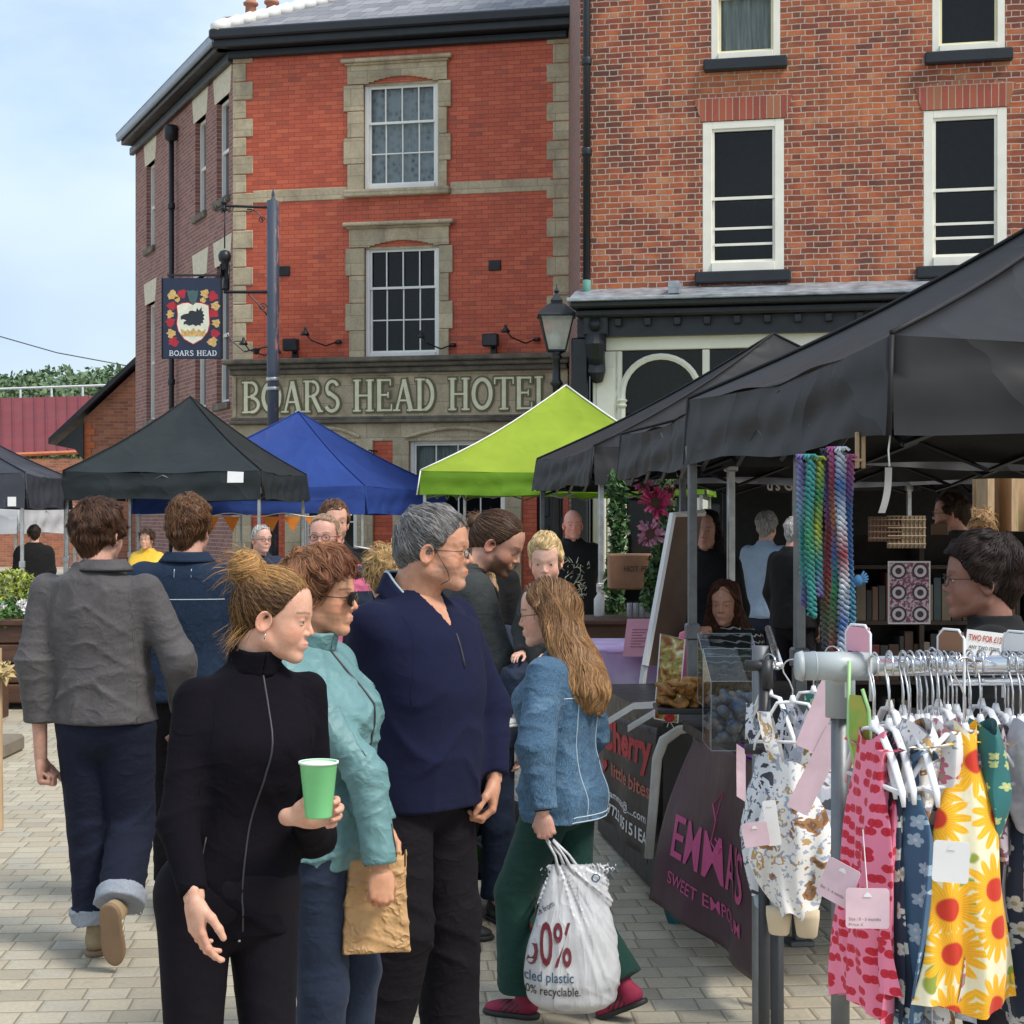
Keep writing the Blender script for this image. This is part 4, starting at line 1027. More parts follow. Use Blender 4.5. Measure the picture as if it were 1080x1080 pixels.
# serif letters as strokes ------------------------------------------------
def glyph(ch):
    S = []
    st = .155; th = .085
    def L_(x0, y0, x1, y1, w=st): S.append(([(x0, y0), (x1, y1)], w))
    def C_(cx, cy, rx, ry, a0, a1, w=st, n=16): S.append(([(cx+rx*cos(a0+(a1-a0)*i/n), cy+ry*sin(a0+(a1-a0)*i/n)) for i in range(n+1)], w))
    def SF(x, y, w=.30): S.append(([(x-w/2, y), (x+w/2, y)], .06))
    W = .7
    if ch == 'B':
        L_(.15, 0, .15, 1); SF(.12, .03, .22); SF(.12, .97, .22); C_(.33, .75, .22, .215, -pi/2, pi/2, .11); C_(.35, .26, .27, .225, -pi/2, pi/2, .12); L_(.15, .965, .34, .965, .07); L_(.15, .51, .36, .51, .07); L_(.15, .035, .36, .035, .07); W = .70
    elif ch == 'O': C_(.40, .5, .30, .44, 0, 2*pi, .15, 28); W = .80
    elif ch == 'A':
        L_(.10, 0, .36, .98, .09); L_(.62, 0, .36, .98, .16); L_(.20, .33, .55, .33, .07); SF(.10, .03, .26); SF(.62, .03, .30); W = .76
    elif ch == 'R':
        L_(.15, 0, .15, 1); SF(.13, .03, .28); SF(.11, .97, .2); C_(.33, .74, .22, .225, -pi/2, pi/2, .11); L_(.15, .965, .34, .965, .07); L_(.15, .50, .34, .50, .07); L_(.36, .50, .62, .02, .15); SF(.64, .03, .18); W = .74
    elif ch == 'S':
        C_(.33, .735, .20, .225, pi*.12, pi*1.35, .12); C_(.31, .27, .225, .235, -pi*.87, pi*.42, .13); L_(.17, .63, .46, .44, .15); W = .64
    elif ch == 'H':
        L_(.16, 0, .16, 1); L_(.62, 0, .62, 1); L_(.16, .5, .62, .5, .07)
        for x in (.16, .62):
            for y in (.03, .97): SF(x, y, .28)
        W = .80
    elif ch == 'E':
        L_(.16, 0, .16, 1); L_(.08, .965, .56, .965, .07); L_(.08, .035, .60, .035, .07); L_(.16, .51, .48, .51, .07); L_(.56, .99, .56, .80, .05); L_(.60, .01, .60, .22, .05); L_(.48, .60, .48, .42, .05); W = .68
    elif ch == 'D':
        L_(.16, 0, .16, 1); SF(.12, .03, .22); SF(.12, .97, .22); C_(.32, .5, .30, .455, -pi/2, pi/2, .14, 20); L_(.16, .965, .34, .965, .07); L_(.16, .035, .34, .035, .07); W = .74
    elif ch == 'T':
        L_(.36, 0, .36, 1); SF(.36, .03, .30); L_(.04, .965, .68, .965, .07); L_(.04, .99, .04, .78, .05); L_(.68, .99, .68, .78, .05); W = .72
    elif ch == 'L':
        L_(.16, 0, .16, 1); SF(.16, .97, .28); L_(.08, .035, .58, .035, .07); L_(.58, .01, .58, .25, .05); W = .64
    elif ch == ' ': W = .42
    return S, W
def stroke_text(txt, f, x0, x1, y0, y1, t0, t1, grow=0.):
    """mesh of stroked serif letters; f(u,v,w)"""
    tot = sum(glyph(c)[1] for c in txt); sx = (x1-x0)/tot; sy = y1-y0; mb = MB(); x = x0; k = 0
    for c in txt:
        S, W = glyph(c)
        for pl, w_ in S:
            k += 1; dz = (k % 7)*.0004; h = w_/2+grow
            n = len(pl); Lf = []; Rt = []
            for i, p in enumerate(pl):
                a = pl[max(i-1, 0)]; b = pl[min(i+1, n-1)]
                if n > 4 and pl[0] == pl[-1] or (n > 20 and abs(pl[0][0]-pl[-1][0]) < 1e-6): a = pl[(i-1) % (n-1)]; b = pl[(i+1) % (n-1)]
                dx, dy = (b[0]-a[0])*sx, (b[1]-a[1])*sy; q = math.hypot(dx, dy) or 1; hh = h*sy*.80
                ex = 0
                if grow and n == 2: ex = grow*sy*.5*(1 if i else -1)
                X, Y = x+p[0]*sx+dx/q*ex, y0+p[1]*sy+dy/q*ex
                Lf.append((X-dy/q*hh, Y+dx/q*hh)); Rt.append((X+dy/q*hh, Y-dx/q*hh))
            V = []; Fc = []
            for i in range(n):
                for (a, b), w2 in ((Lf[i], t0), (Lf[i], t1+dz), (Rt[i], t1+dz), (Rt[i], t0)): V.append(f(a, b, w2))
            for i in range(n-1):
                for j in range(4): Fc.append((i*4+j, i*4+(j+1) % 4, i*4+4+(j+1) % 4, i*4+4+j))
            Fc += [(0, 1, 2, 3), tuple((n-1)*4+j for j in (3, 2, 1, 0))]
            mb.add(V, Fc)
        x += W*sx
    return mb
# ---------------------------------------------------------------- hotel
AH = 12.3
Yc = 30.0; Xc = (247-540)/F*Yc
H = Fac(Xc, Yc, AH, 'hotel', 'three storey red brick corner hotel with stone quoins, sash windows and a carved name band', 'building')
hr = H.root
WH = H.u(599.5); ZE = H.z(430, 47)          # width, eaves
ZE = 10.12
zc0, zc1 = H.z(430, 392), H.z(430, 377)   # cornice
zs0 = H.z(430, 440); zb0 = H.z(430, 447)
wA = (H.u(384), H.u(462.5), H.z(424, 198), H.z(424, 86)); wB = (H.u(385), H.u(463.5), H.z(424, 376), H.z(424, 259))
g1 = (H.u(432), H.u(533), .95, H.z(480, 464)); g0 = (H.u(318), H.u(377), .95, H.z(345, 464))
m = MB(); wall(m, 0, WH, zc1-.12, ZE, [wA, wB]); m.build('front_wall', M['brick_red'], hr)
m = MB(); wall(m, 0, WH, 0, zb0-.30, [(g1[0], g1[1], g1[2], g1[3]), (g0[0], g0[1], g0[2], g0[3]), (H.u(566), H.u(594), 0, 2.5)]); m.build('front_wall', M['brick_red'], hr)
q = MB()                                   # quoins
zz = zc1+.02; i = 0
while zz < ZE-.1:
    hq = min(.335, ZE-.02-zz); wq = .27 if i % 2 else .42
    q.box(-.02, wq*.86, -.025, .1, zz, zz+hq-.012, bev=.012); q.box(WH-(.27 if i % 2 else .38), WH+.02, -.025, .1, zz, zz+hq-.012, bev=.012); zz += hq; i += 1
build_groups(q, 'quoin', M['stone'], hr, lambda c: c.x > 2)
b = MB(); zb = H.z(300, 213), H.z(300, 200); zb = (6.0+1.18, 6.0+1.40) if False else zb
b.box(.36, H.u(367), -.02, .1, zb[0], zb[1], bev=.01); b.box(H.u(475), WH-.3, -.02, .1, zb[0], zb[1], bev=.01); build_groups(b, 'band', M['stone'], hr, lambda c: c.x > 2.5)
def surround(w, z_top, x0, x1, arch=True):
    s = MB(); a, bb, c, d = w; hh = (z_top-c); n = 6
    zz = c-.02; i = 0
    while zz < d-.03:
        hq = min((d-c)/4.0, d-zz); e = .07 if i % 2 else 0.
        s.box(x0-e, a, -.05, .09, zz, zz+hq-.008, bev=.01); s.box(bb, x1+e, -.05, .09, zz, zz+hq-.008, bev=.01); zz += hq; i += 1
    n = 14; ww = (bb-a); pts = [(a+ww*i/n, d-.10+.10*sin(pi*i/n)**.8) for i in range(n+1)]
    poly_ = [(x0, d), (x0, z_top), (x1, z_top), (x1, d), (bb, d)]
    s.box(x0, x1, -.048, .08, d+.10, z_top-.07, bev=.006)
    for i in range(n):
        xa, xb = a+ww*i/n, a+ww*(i+1)/n; za = d-.03+.125*sin(pi*(i+.5)/n)
        s.box(xa, xb, -.046, .07, za, d+.101)
    s.box(x0, a, -.047, .08, d-.01, d+.10); s.box(bb, x1, -.047, .08, d-.01, d+.10)
    s.box(a, bb, .02, .08, d-.05, d+.10)
    s.box(x0-.10, x1+.10, -.15, .08, z_top-.07, z_top, bev=.02); s.box(x0-.04, x1+.04, -.10, .08, z_top-.11, z_top-.068, bev=.015)
    s.box(x0-.06, x1+.06, -.13, .1, c-.15, c-.02, bev=.02)
    return s.build('window_surround', M['stone'], hr)
surround(wA, H.z(420, 61), H.u(367), H.u(472)); surround(wB, H.z(420, 234), H.u(369), H.u(474))
sash(hr, wA[0], wA[1], wA[2], wA[3], 4, 1, 2, .37, .04, curtain='lace'); sash(hr, wB[0], wB[1], wB[2], wB[3], 4, 1, 2, .37, .04)
# sign band
s = MB(); xa, xb = H.u(250), H.u(588)
s.box(-.02, WH, -.06, .12, zs0, zc0, bev=.01); s.build('name_band', M['stone'], hr)
s = MB(); s.box(-.12, WH+.10, -.34, .1, zc1-.09, zc1, bev=.02); s.box(-.06, WH+.05, -.26, .1, zc1-.17, zc1-.088, bev=.02); s.box(-.03, WH, -.18, .1, zc0-.02, zc1-.168, bev=.02)
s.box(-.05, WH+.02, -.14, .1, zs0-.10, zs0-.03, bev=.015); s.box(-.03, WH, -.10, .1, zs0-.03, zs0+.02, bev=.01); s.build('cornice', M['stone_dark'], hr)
s = MB(); s.box(.02, .07, -.10, -.055, zs0+.03, zc0-.03); s.box(xb-.02, xb+.03, -.10, -.055, zs0+.03, zc0-.03); s.box(.02, xb, -.09, -.055, zc0-.06, zc0-.025); s.build('panel_moulding', M['stone'], hr)
lt = lambda u, v, w_: (u, -.062-w_, v)
x0_, x1_, y0_, y1_ = H.u(257), H.u(584), H.z(420, 434), H.z(420, 400)
o = stroke_text('BOARS HEAD HOTEL', lt, x0_, x1_, y0_, y1_, 0, .02, .075).build('lettering', M['letter_edge'], hr); 
stroke_text('BOARS HEAD HOTEL', lt, x0_, x1_, y0_, y1_, .022, .035).build('letter_face', M['letter'], o)
# ground floor stone
s = MB(); s.box(0, WH, -.03, .1, zb0-.30, zs0-.10, bev=.01)
for w_ in (g0, g1):
    a, bb, c, d = w_; s.box(a-.30, a, -.05, .12, 0, d+.001, bev=.01); s.box(bb, bb+.30, -.05, .12, 0, d, bev=.01); s.box(a-.2, bb+.2, -.10, .12, c-.14, c, bev=.02)
    s.box(a-.30, bb+.30, -.052, .11, d+.003, zb0-.31, bev=.01)
    s.tube([(a-.06+(bb-a+.12)*i/14, -.07, d+.05+.16*sin(pi*i/14)) for i in range(15)], .03, 6)
s.box(-.02, .34, -.04, .1, 0, zb0-.31, bev=.01); s.build('stonework', M['stone'], hr)
sash(hr, g1[0], g1[1], g1[2], g1[3], 4, 1, 2, .42, .04, fr=.07, curtain='curtain', cz=.3); sash(hr, g0[0], g0[1], g0[2], g0[3], 3, 1, 2, .42, .04, fr=.07)
d_ = MB(); d_.box(H.u(566), H.u(594), .12, .17, 0, 2.5, bev=.01)
for k in range(2):
    for j in range(3): d_.box(H.u(568)+k*.22, H.u(568)+k*.22+.17, .10, .125, .2+j*.75, .8+j*.75, bev=.01)
d_.build('door', M['black_paint'], hr)
# side wall
aS = 65.4; LS = 8.5
S = Fac.__new__(Fac); S.a = radians(aS); S.X = Xc-LS*cos(S.a); S.Y = Yc+LS*sin(S.a)
sidex = [(154.5, 163), (206, 217), (228.5, 241.5)]
zt2, zb2 = S.z(235, 104), S.z(211, 226); zt1, zb1 = S.z(212, 291), S.z(235, 425)
holes = [];
for a, bb in sidex: holes += [(S.u(a), S.u(bb), zb2, zt2), (S.u(a), S.u(bb), zb1, zt1)]
sw = bpy.data.objects.new('side_wing', None)
def side(mb, name, mat, smooth=False, par=None):
    loc = Vector((S.X, S.Y, 0)); R = Matrix.Rotation(-S.a, 4, 'Z'); Mw = Matrix.Translation(loc) @ R
    # part keeps the side wall's own axes so that brick courses run along it
    o = mb.build(name, mat, hr, smooth); o.matrix_local = wmat(hr).inverted() @ Mw; return o
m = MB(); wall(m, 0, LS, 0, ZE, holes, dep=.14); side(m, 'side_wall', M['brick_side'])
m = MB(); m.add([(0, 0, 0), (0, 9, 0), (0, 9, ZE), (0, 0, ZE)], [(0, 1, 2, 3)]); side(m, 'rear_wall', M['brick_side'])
m = MB(); lb = MB()
for a, bb, c, d in holes:
    w_ = (bb-a)
    m.add([(a-.10, -.012, d), (bb+.10, -.012, d), (bb+.22, -.012, d+.48), (a-.22, -.012, d+.48), (a-.10, .1, d), (bb+.10, .1, d), (bb+.22, .1, d+.48), (a-.22, .1, d+.48)], [(0, 1, 2, 3), (0, 4, 5, 1), (3, 2, 6, 7), (1, 5, 6, 2), (0, 3, 7, 4)])
    lb.box(a-.08, bb+.08, -.07, .12, c-.13, c, bev=.015)
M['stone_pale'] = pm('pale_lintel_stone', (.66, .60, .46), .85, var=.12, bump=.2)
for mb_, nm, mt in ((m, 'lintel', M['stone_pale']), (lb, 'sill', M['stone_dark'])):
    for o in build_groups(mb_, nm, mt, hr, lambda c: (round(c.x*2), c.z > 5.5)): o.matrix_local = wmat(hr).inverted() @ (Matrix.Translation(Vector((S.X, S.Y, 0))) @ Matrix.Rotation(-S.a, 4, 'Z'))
for a, bb, c, d in holes:
    f = MB(); f.box(a, a+.06, .10, .2, c, d); f.box(bb-.06, bb, .10, .2, c, d); f.box(a+.06, bb-.06, .10, .2, d-.06, d); f.box(a+.06, bb-.06, .10, .2, c, c+.07); f.box(a+.06, bb-.06, .12, .16, (c+d)/2-.03, (c+d)/2+.03)
    o = side(f, 'window', M['white_paint'])
    p = MB(); p.add([(a, .165, c), (bb, .165, c), (bb, .165, d), (a, .165, d)], [(0, 1, 2, 3)]); po = p.build('pane', pm('dark_pane', (.02, .025, .03), .08) if 'dp' not in M else M['dp'], o); M['dp'] = po.data.materials[0]
# downpipe
m = MB(); xp = S.u(187); m.tube([(xp, -.12, ZE-.55), (xp, -.12, 0)], .055, 10)
m.lathe([(.05, 0), (.13, .05), (.15, .28), (.12, .34)], (xp, -.13, ZE-.75), 10)
for z_ in (8.0, 6.4, 4.4): m.lathe([(.07, 0), (.075, .02), (.075, .10), (.07, .12)], (xp, -.12, z_), 10)
side(m, 'downpipe', M['black_paint'], True)
# eaves: front and side, gutter and roof
m = MB(); m.box(-.30, WH+.25, -.34, -.002, ZE-.02, ZE+.26, bev=.02); m.box(-.32, WH+.28, -.44, -.342, ZE+.12, ZE+.30, bev=.03); m.box(-.1, WH, -.12, -.004, ZE-.16, ZE-.022, bev=.02); m.build('eaves_fascia', M['black_paint'], hr)
m = MB(); m.box(.05, LS+.15, -.34, -.002, ZE-.02, ZE+.26, bev=.02); m.box(-.1, LS, -.12, -.004, ZE-.2, ZE-.022, bev=.02); side(m, 'eaves_fascia', M['black_paint'])
m = MB(); m.box(.0, LS+.12, -.44, -.345, ZE+.06, ZE+.24, bev=.03); side(m, 'gutter', M['gutter_blue'])
# roof polygons in world coordinates
eF = Vector((cos(H.a), -sin(H.a), 0)); nF = Vector((sin(H.a), cos(H.a), 0)); eS = Vector((cos(S.a), -sin(S.a), 0)); nS = Vector((sin(S.a), cos(S.a), 0))
Cn = Vector((Xc, Yc, ZE+.27)); 
# hip direction: offset equally inside both faces
hx = (nF+nS).normalized(); kk = 1/hx.dot(nF)
def cornr(t, z): return Cn+hx*kk*t+Vector((0, 0, z))
c0 = cornr(-.42, 0); cR = c0+eF*(WH+.9); c2 = cornr(3.4, 1.8); rR = c2+eF*(WH-1); c0s = c0-eS*(LS+.35); c2s = c2-eS*(LS-.5)
def roofpart(name, pts, e, n, mat='slate'):
    R = Matrix(((e.x, n.x, 0, pts[0].x), (e.y, n.y, 0, pts[0].y), (0, 0, 1, pts[0].z), (0, 0, 0, 1)))
    mb = MB(); V = [R.inverted() @ p for p in pts]; mb.add(V+[v-Vector((0, 0, .06)) for v in V], [(0, 1, 2, 3), (7, 6, 5, 4), (0, 4, 5, 1), (1, 5, 6, 2), (2, 6, 7, 3), (3, 7, 4, 0)])
    o = mb.build(name, M[mat], hr); o.matrix_local = wmat(hr).inverted() @ R; return o
roofpart('roof', [c0, cR, rR, c2], eF, nF); roofpart('roof', [c0s, c0, c2, c2s], eS, nS)
roofpart('roof', [c2, rR, rR+nF*3.4-Vector((0, 0, 1.7)), c2+nF*3.4-Vector((0, 0, 1.7))], eF, nF)
m = MB(); n = 14
for i in range(n): 
    a = c0.lerp(c2, i/n); b_ = c0.lerp(c2, (i+.93)/n); m.tube([a+Vector((0, 0, .04)), b_+Vector((0, 0, .06))], [.10, .115], 8)
m.build('hip_tiles', M['white_paint'], hr, True, world=True)
# chimney
ch = MB(); pc = P(276, 30, 37.5); zt = HC+(HY-20)/F*37.5
R = Matrix.Translation((pc.x, pc.y, 0)) @ Matrix.Rotation(-H.a, 4, 'Z')
ch.box(-.75, .75, -.3, .3, ZE, zt-.12, bev=.01); ch.box(-.80, .80, -.35, .35, zt-.12, zt, bev=.02); co = ch.build('chimney', M['brick_side'], hr); co.matrix_local = wmat(hr).inverted() @ R
for dx in (-.26, .24):
    p_ = MB(); p_.lathe([(.15, 0), (.13, .08), (.12, .30), (.17, .33), (.17, .38), (.12, .40), (.11, .46)], (dx, 0, zt), 14); p_.build('chimney_pot', pm('terracotta', (.42, .19, .12), .8), co, True)
# fittings on the front
for px, py in ((300, 286), (522, 280)):
    u_, z_ = H.uz(px, py); v = MB(); v.box(u_-.11, u_+.11, -.03, .0, z_-.09, z_+.09, bev=.01)
    for k in range(5): v.box(u_-.09, u_+.09, -.042, -.028, z_-.07+k*.032, z_-.055+k*.032)
    v.build('air_vent', M['iron'], hr)
for px, py in ((312, 366), (521, 361)):
    u_, z_ = H.uz(px, py); v = MB(); v.box(u_-.14, u_+.14, -.34, -.18, z_-.10, z_+.12, bev=.02); v.tube([(u_, -.2, z_), (u_, -.05, z_-.12)], .025, 6); v.box(u_-.05, u_+.05, -.06, -.001, z_-.2, z_-.08); v.build('floodlight', M['iron'], hr)
for px, py, dr in ((332, 355, 1), (452, 358, 1), (540, 352, 1), (268, 365, 1)):
    u_, z_ = H.uz(px, py); v = MB(); v.tube([(u_+.45*dr, -.03, z_-.10), (u_+.30*dr, -.28, z_-.20), (u_+.1*dr, -.50, z_-.12), (u_, -.52, z_+.02)], .014, 6)
    v.lathe([(.02, .10), (.03, .05), (.075, 0), (.08, -.03)], (u_, -.52, z_), 10); v.lathe([(.06, 0), (.065, .02), (.05, .06)], (u_+.45*dr, -.03, z_-.14), 10); v.build('swan_neck_lamp', M['iron'], hr, True)
u_, z_ = H.uz(398, 482); v = MB(); v.tube([(u_, -.02, z_+.1), (u_, -.5, z_+.1)], .015, 6); v.tube([(u_, -.02, z_-.15), (u_-.15, -.4, z_+.1)], .012, 6); v.tube(arc((u_, -.3, z_), .1, 0, 5, 10, (0, 1, 0)), .01, 5); v.build('sign_bracket', M['iron'], hr)

# ---------------------------------------------------------------- old brick shop on the right
RX, RY = .985, 24.0
B = Fac(RX, RY, AH, 'brick_shop', 'tall weathered brick building with a black and cream shopfront, right of the hotel', 'building')
br = B.root; WB = 11.5; ZB = 13.5
f1 = (B.u(741), B.u(827), B.z(784, 286), B.z(784, 127)); f2 = (B.u(974), B.u(1062), B.z(1018, 280), B.z(1018, 115))
e1 = (B.u(750), B.u(823), B.z(787, 62), B.z(787, 62)+1.75); e2 = (B.u(983), B.u(1060), B.z(1021, 54), B.z(1021, 54)+1.75)
zl = B.z(700, 304); zf1 = B.z(700, 320); zf0 = B.z(700, 352)
m = MB(); wall(m, 0, WB, zl-.1, ZB, [f1, f2, e1, e2], dep=.12); m.build('front_wall', M['brick_old'], br)
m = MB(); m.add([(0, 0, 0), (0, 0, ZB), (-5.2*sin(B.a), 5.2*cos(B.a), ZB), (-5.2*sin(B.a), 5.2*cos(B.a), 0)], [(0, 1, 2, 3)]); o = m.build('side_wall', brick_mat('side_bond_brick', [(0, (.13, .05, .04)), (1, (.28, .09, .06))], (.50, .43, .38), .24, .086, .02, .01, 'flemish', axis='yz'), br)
m = MB(); m.box(-.2, WB+.2, -.4, 6, ZB, ZB+.3); m.build('roof', M['slate'], br)
ar = MB(); ms = brick_mat('arch_brick', [(0, (.26, .06, .04)), (.5, (.38, .09, .05)), (1, (.33, .15, .07))], (.5, .4, .33), .0955, .45, .011, .004)
for w_ in (f1, f2):
    n = 16; x0, x1 = w_[0]-.02, w_[1]+.02
    poly_ = [(x0, w_[3]+.01), (x1, w_[3]+.01), (x1+.10, w_[3]+.33)]+[(x1+.10-(x1-x0+.2)*i/10, w_[3]+.33+.07*sin(pi*i/10)) for i in range(1, 10)]+[(x0-.10, w_[3]+.33)]
    ar.prism(poly_, lambda u, v, t: (u, -.006-t, v), .004)
build_groups(ar, 'window_arch', ms, br, lambda c: c.x > 4)
si = MB()
for w_, zz in ((f1, f1[2]), (f2, f2[2]), (e1, e1[2]), (e2, e2[2])): si.box(w_[0]-.10, w_[1]+.10, -.13, .12, zz-.17, zz-.005, bev=.02)
build_groups(si, 'sill', M['black_paint'], br, lambda c: (c.x > 4, c.z > 8))
zr = f1[2]; sash(br, *f1[:4], 1, 1, 1, .52, .0, fr=.13, bar=.0, mat='cream', extra_bars=(B.z(784, 240), B.z(784, 257))); sash(br, *f2[:4], 1, 1, 1, .52, .0, fr=.13, mat='cream', extra_bars=(B.z(1018, 235), B.z(1018, 250)))
sash(br, *e1[:4], 1, 1, 1, .5, .0, fr=.10, mat='cream', inner='yellow_paint', curtain='curtain'); o = sash(br, *e2[:4], 1, 1, 1, .5, .0, fr=.10, mat='cream', inner='yellow_paint')
# shopfront
m = MB(); m.sheet(lambda u, v: (-.05+(WB)*u, -.62*(1-v)-.001, zf1+.03+(zl-zf1-.02)*v+.01*sin(u*90)*(1-v)), 60, 2, .015); m.box(-.08, WB, -.66, -.60, zf1-.02, zf1+.035, bev=.01); m.box(B.u(710), B.u(721), -.60, -.0, zf1+.06, zl+.02); m.build('lead_flashing', M['lead'], br)
m = MB(); m.box(-.05, WB, -.58, -.01, zf1-.10, zf1-.005, bev=.02); m.box(.0, WB, -.42, -.01, zf1-.22, zf1-.10, bev=.03); m.box(0, WB, -.24, -.01, zf0-.05, zf1-.22)
for k in range(26): m.box(.55+k*.42, .55+k*.42+.10, -.34, -.242, zf0+.09, zf0+.20, bev=.01)
m.build('shop_fascia', M['black_paint'], br)
m = MB(); xa, xb = B.u(612), B.u(626); m.box(xa-.10, xb-.05, -.2, -.01, 0, zf0-.05, bev=.02); m.build('pilaster', M['black_paint'], br)
m = MB(); xa, xb = B.u(619), B.u(645); xm = (xa+xb)/2; z1 = B.z(630, 333); z0 = B.z(630, 404)
m.box(xa, xb, -.36, -.01, z1-.32, z1, bev=.02); m.lathe([(.10, 0), (.11, .015), (.09, .03), (.07, .01), (.03, .03)], (xm, -.36, z1-.16), 14, Matrix.Rotation(radians(90), 3, 'X'))
m.tube([(xm, -.30, z1-.36), (xm, -.36, z1-.45), (xm, -.30, z1-.60), (xm, -.20, z1-.70), (xm, -.22, z1-.82), (xm, -.14, z1-.95)], [.15, .15, .13, .12, .13, .08], 12); m.build('scroll_bracket', M['black_paint'], br, False)
m = MB(); zc = B.z(700, 350)
m.box(B.u(640), WB, -.10, -.0, zc-.26, zc-.0-.05, bev=.01); m.box(B.u(626), B.u(653), -.08, 0, .5, zc-.27, bev=.01); m.box(B.u(630), B.u(649), -.10, -.079, 3.0, zc-.5, bev=.01)
ax = B.u(657); axr = B.u(738); R_ = (axr-ax)/2; zsp = B.z(700, 415)
m.tube([(ax, -.06, 1.0)]+[(ax+R_-R_*cos(pi*i/16), -.06, zsp+R_*.95*sin(pi*i/16)) for i in range(17)]+[(axr, -.06, 1.0)], .05, 6)
m.lathe([(.05, 0), (.075, .03), (.05, .06), (.08, .1), (.05, .13)], (ax, -.08, zsp-.2), 10)
for px in (653, 745, 840, 935, 1030): m.box(B.u(px)-.05, B.u(px)+.05, -.08, 0, .5, zc-.27, bev=.01)
m.build('shop_window_frame', M['cream'], br)
m = MB(); m.add([(B.u(653), -.02, .8), (WB, -.02, .8), (WB, -.02, zc-.27), (B.u(653), -.02, zc-.27)], [(0, 1, 2, 3)]); m.build('shop_glass', M['glass'], br)
m = MB(); m.box(B.u(610), WB, 1.0, 1.1, 0, zc); m.box(B.u(610), WB, .0, 1.0, 0, .45); m.build('shop_interior', M['dark_inside'], br)
m = MB()
xa, xb = B.u(632), B.u(662)
for k in range(6): m.box(xa+(xb-xa)*k/6+.01, xa+(xb-xa)*(k+1)/6-.01, -.20, -.101, .9, 2.55, bev=.012)
m.box(xa, xb, -.16, -.10, .88, 2.57); m.build('fluted_panel', M['cream'], br)
m = MB(); xp = B.u(620); m.tube([(xp, -.09, ZB), (xp, -.09, zf1+.35)], .055, 10)
for z_ in (8.2, 6.9, 10): m.lathe([(.07, 0), (.075, .02), (.075, .09), (.07, .11)], (xp, -.09, z_), 10)
o = m.build('downpipe', M['black_paint'], br, True); m = MB(); m.tube([(xp, -.09, zf1+.35), (xp, -.11, zf1+.10)], .062, 10); m.build('pipe_shoe', pm('verdigris', (.10, .26, .22), .7), o, True)

# ---------------------------------------------------------------- buildings and trees beyond, left
gb = thing('outbuilding', 'low brick outbuilding with a sloping black verge left of the hotel', 'building', P(115, 545, 41) - Vector((0, 0, HC)))
o = gb.location
def GL(px, py, d=41): p = P(px, py, d); return (p.x-o.x, p.z)
m = MB(); pl = [GL(89, 700), GL(150, 700), GL(150, 384), GL(89, 441)]; pl[0] = (pl[0][0], 0); pl[1] = (pl[1][0], 0)
m.prism(pl, lambda u, v, t: (u, t, v), 7.); m.build('wall', M['brick_gable'], gb)
m = MB(); q = [GL(89, 438), GL(94, 434), GL(94, 700), GL(89, 700)]
for k in range(8): m.box(GL(89, 0)[0], GL(89, 0)[0]+(.17 if k % 2 else .26), -.02, .1, GL(0, 500)[1]+k*.16, GL(0, 500)[1]+k*.16+.15)
m.build('corner_brick', pm('orange_brick', (.50, .14, .05), .8), gb)
m = MB(); a = GL(55, 469); b_ = GL(152, 378); t = .14
m.add([(a[0], -.35, a[1]), (b_[0], -.35, b_[1]), (b_[0], -.35, b_[1]+t), (a[0], -.35, a[1]+t), (a[0], 7, a[1]), (b_[0], 7, b_[1]), (b_[0], 7, b_[1]+t), (a[0], 7, a[1]+t)], [(0, 1, 2, 3), (7, 6, 5, 4), (3, 2, 6, 7), (0, 4, 5, 1), (0, 3, 7, 4), (1, 5, 6, 2)])
m.prism([GL(60, 470), GL(89, 446), GL(89, 485), GL(80, 474)], lambda u, v, t: (u, -.1+t, v), .15)
m.build('roof', M['black_paint'], gb)
rb = thing('red_roofed_hall', 'long hall with a red standing seam metal roof and white rail, far left', 'building', P(40, 545, 60)-Vector((0, 0, HC)))
o2 = rb.location
def RL_(px, py, d=60): p = P(px, py, d); return (p.x-o2.x, p.y-o2.y, p.z)
m = MB(); A0, A1, A2, A3 = Vector(RL_(-80, 482, 56)), Vector(RL_(118, 474, 57)), Vector(RL_(118, 417, 63)), Vector(RL_(-80, 422, 63))
m.sheet(lambda u, v: A0.lerp(A1, u).lerp(A3.lerp(A2, u), v), 20, 4, .1)
for k in range(18):
    u = k/17; a, b_ = A0.lerp(A1, u)+Vector((0, 0, .03)), A3.lerp(A2, u)+Vector((0, 0, .03)); m.tube([a, b_], .035, 4)
m.build('roof', M['red_roof'], rb)
m = MB(); m.box(A0.x, A1.x, A0.y+.3, A0.y+5, 0, min(A0.z, A1.z)-.05); m.build('wall', M['brick_gable'], rb)
m = MB(); m.tube([A0+Vector((0, -.1, -.05)), A1+Vector((0, -.1, -.05))], .08, 6); m.build('gutter', pm('orange_trim', (.50, .16, .07), .6), rb)
m = MB(); a, b_ = A3+Vector((0, .3, .35)), A2+Vector((0, .3, .42)); m.tube([a, b_], .05, 6)
for k in range(7): p = a.lerp(b_, k/6); m.tube([p, p-Vector((0, 0, .5))], .045, 6)
m.build('handrail', pm('galvanised', (.6, .65, .65), .4), rb)
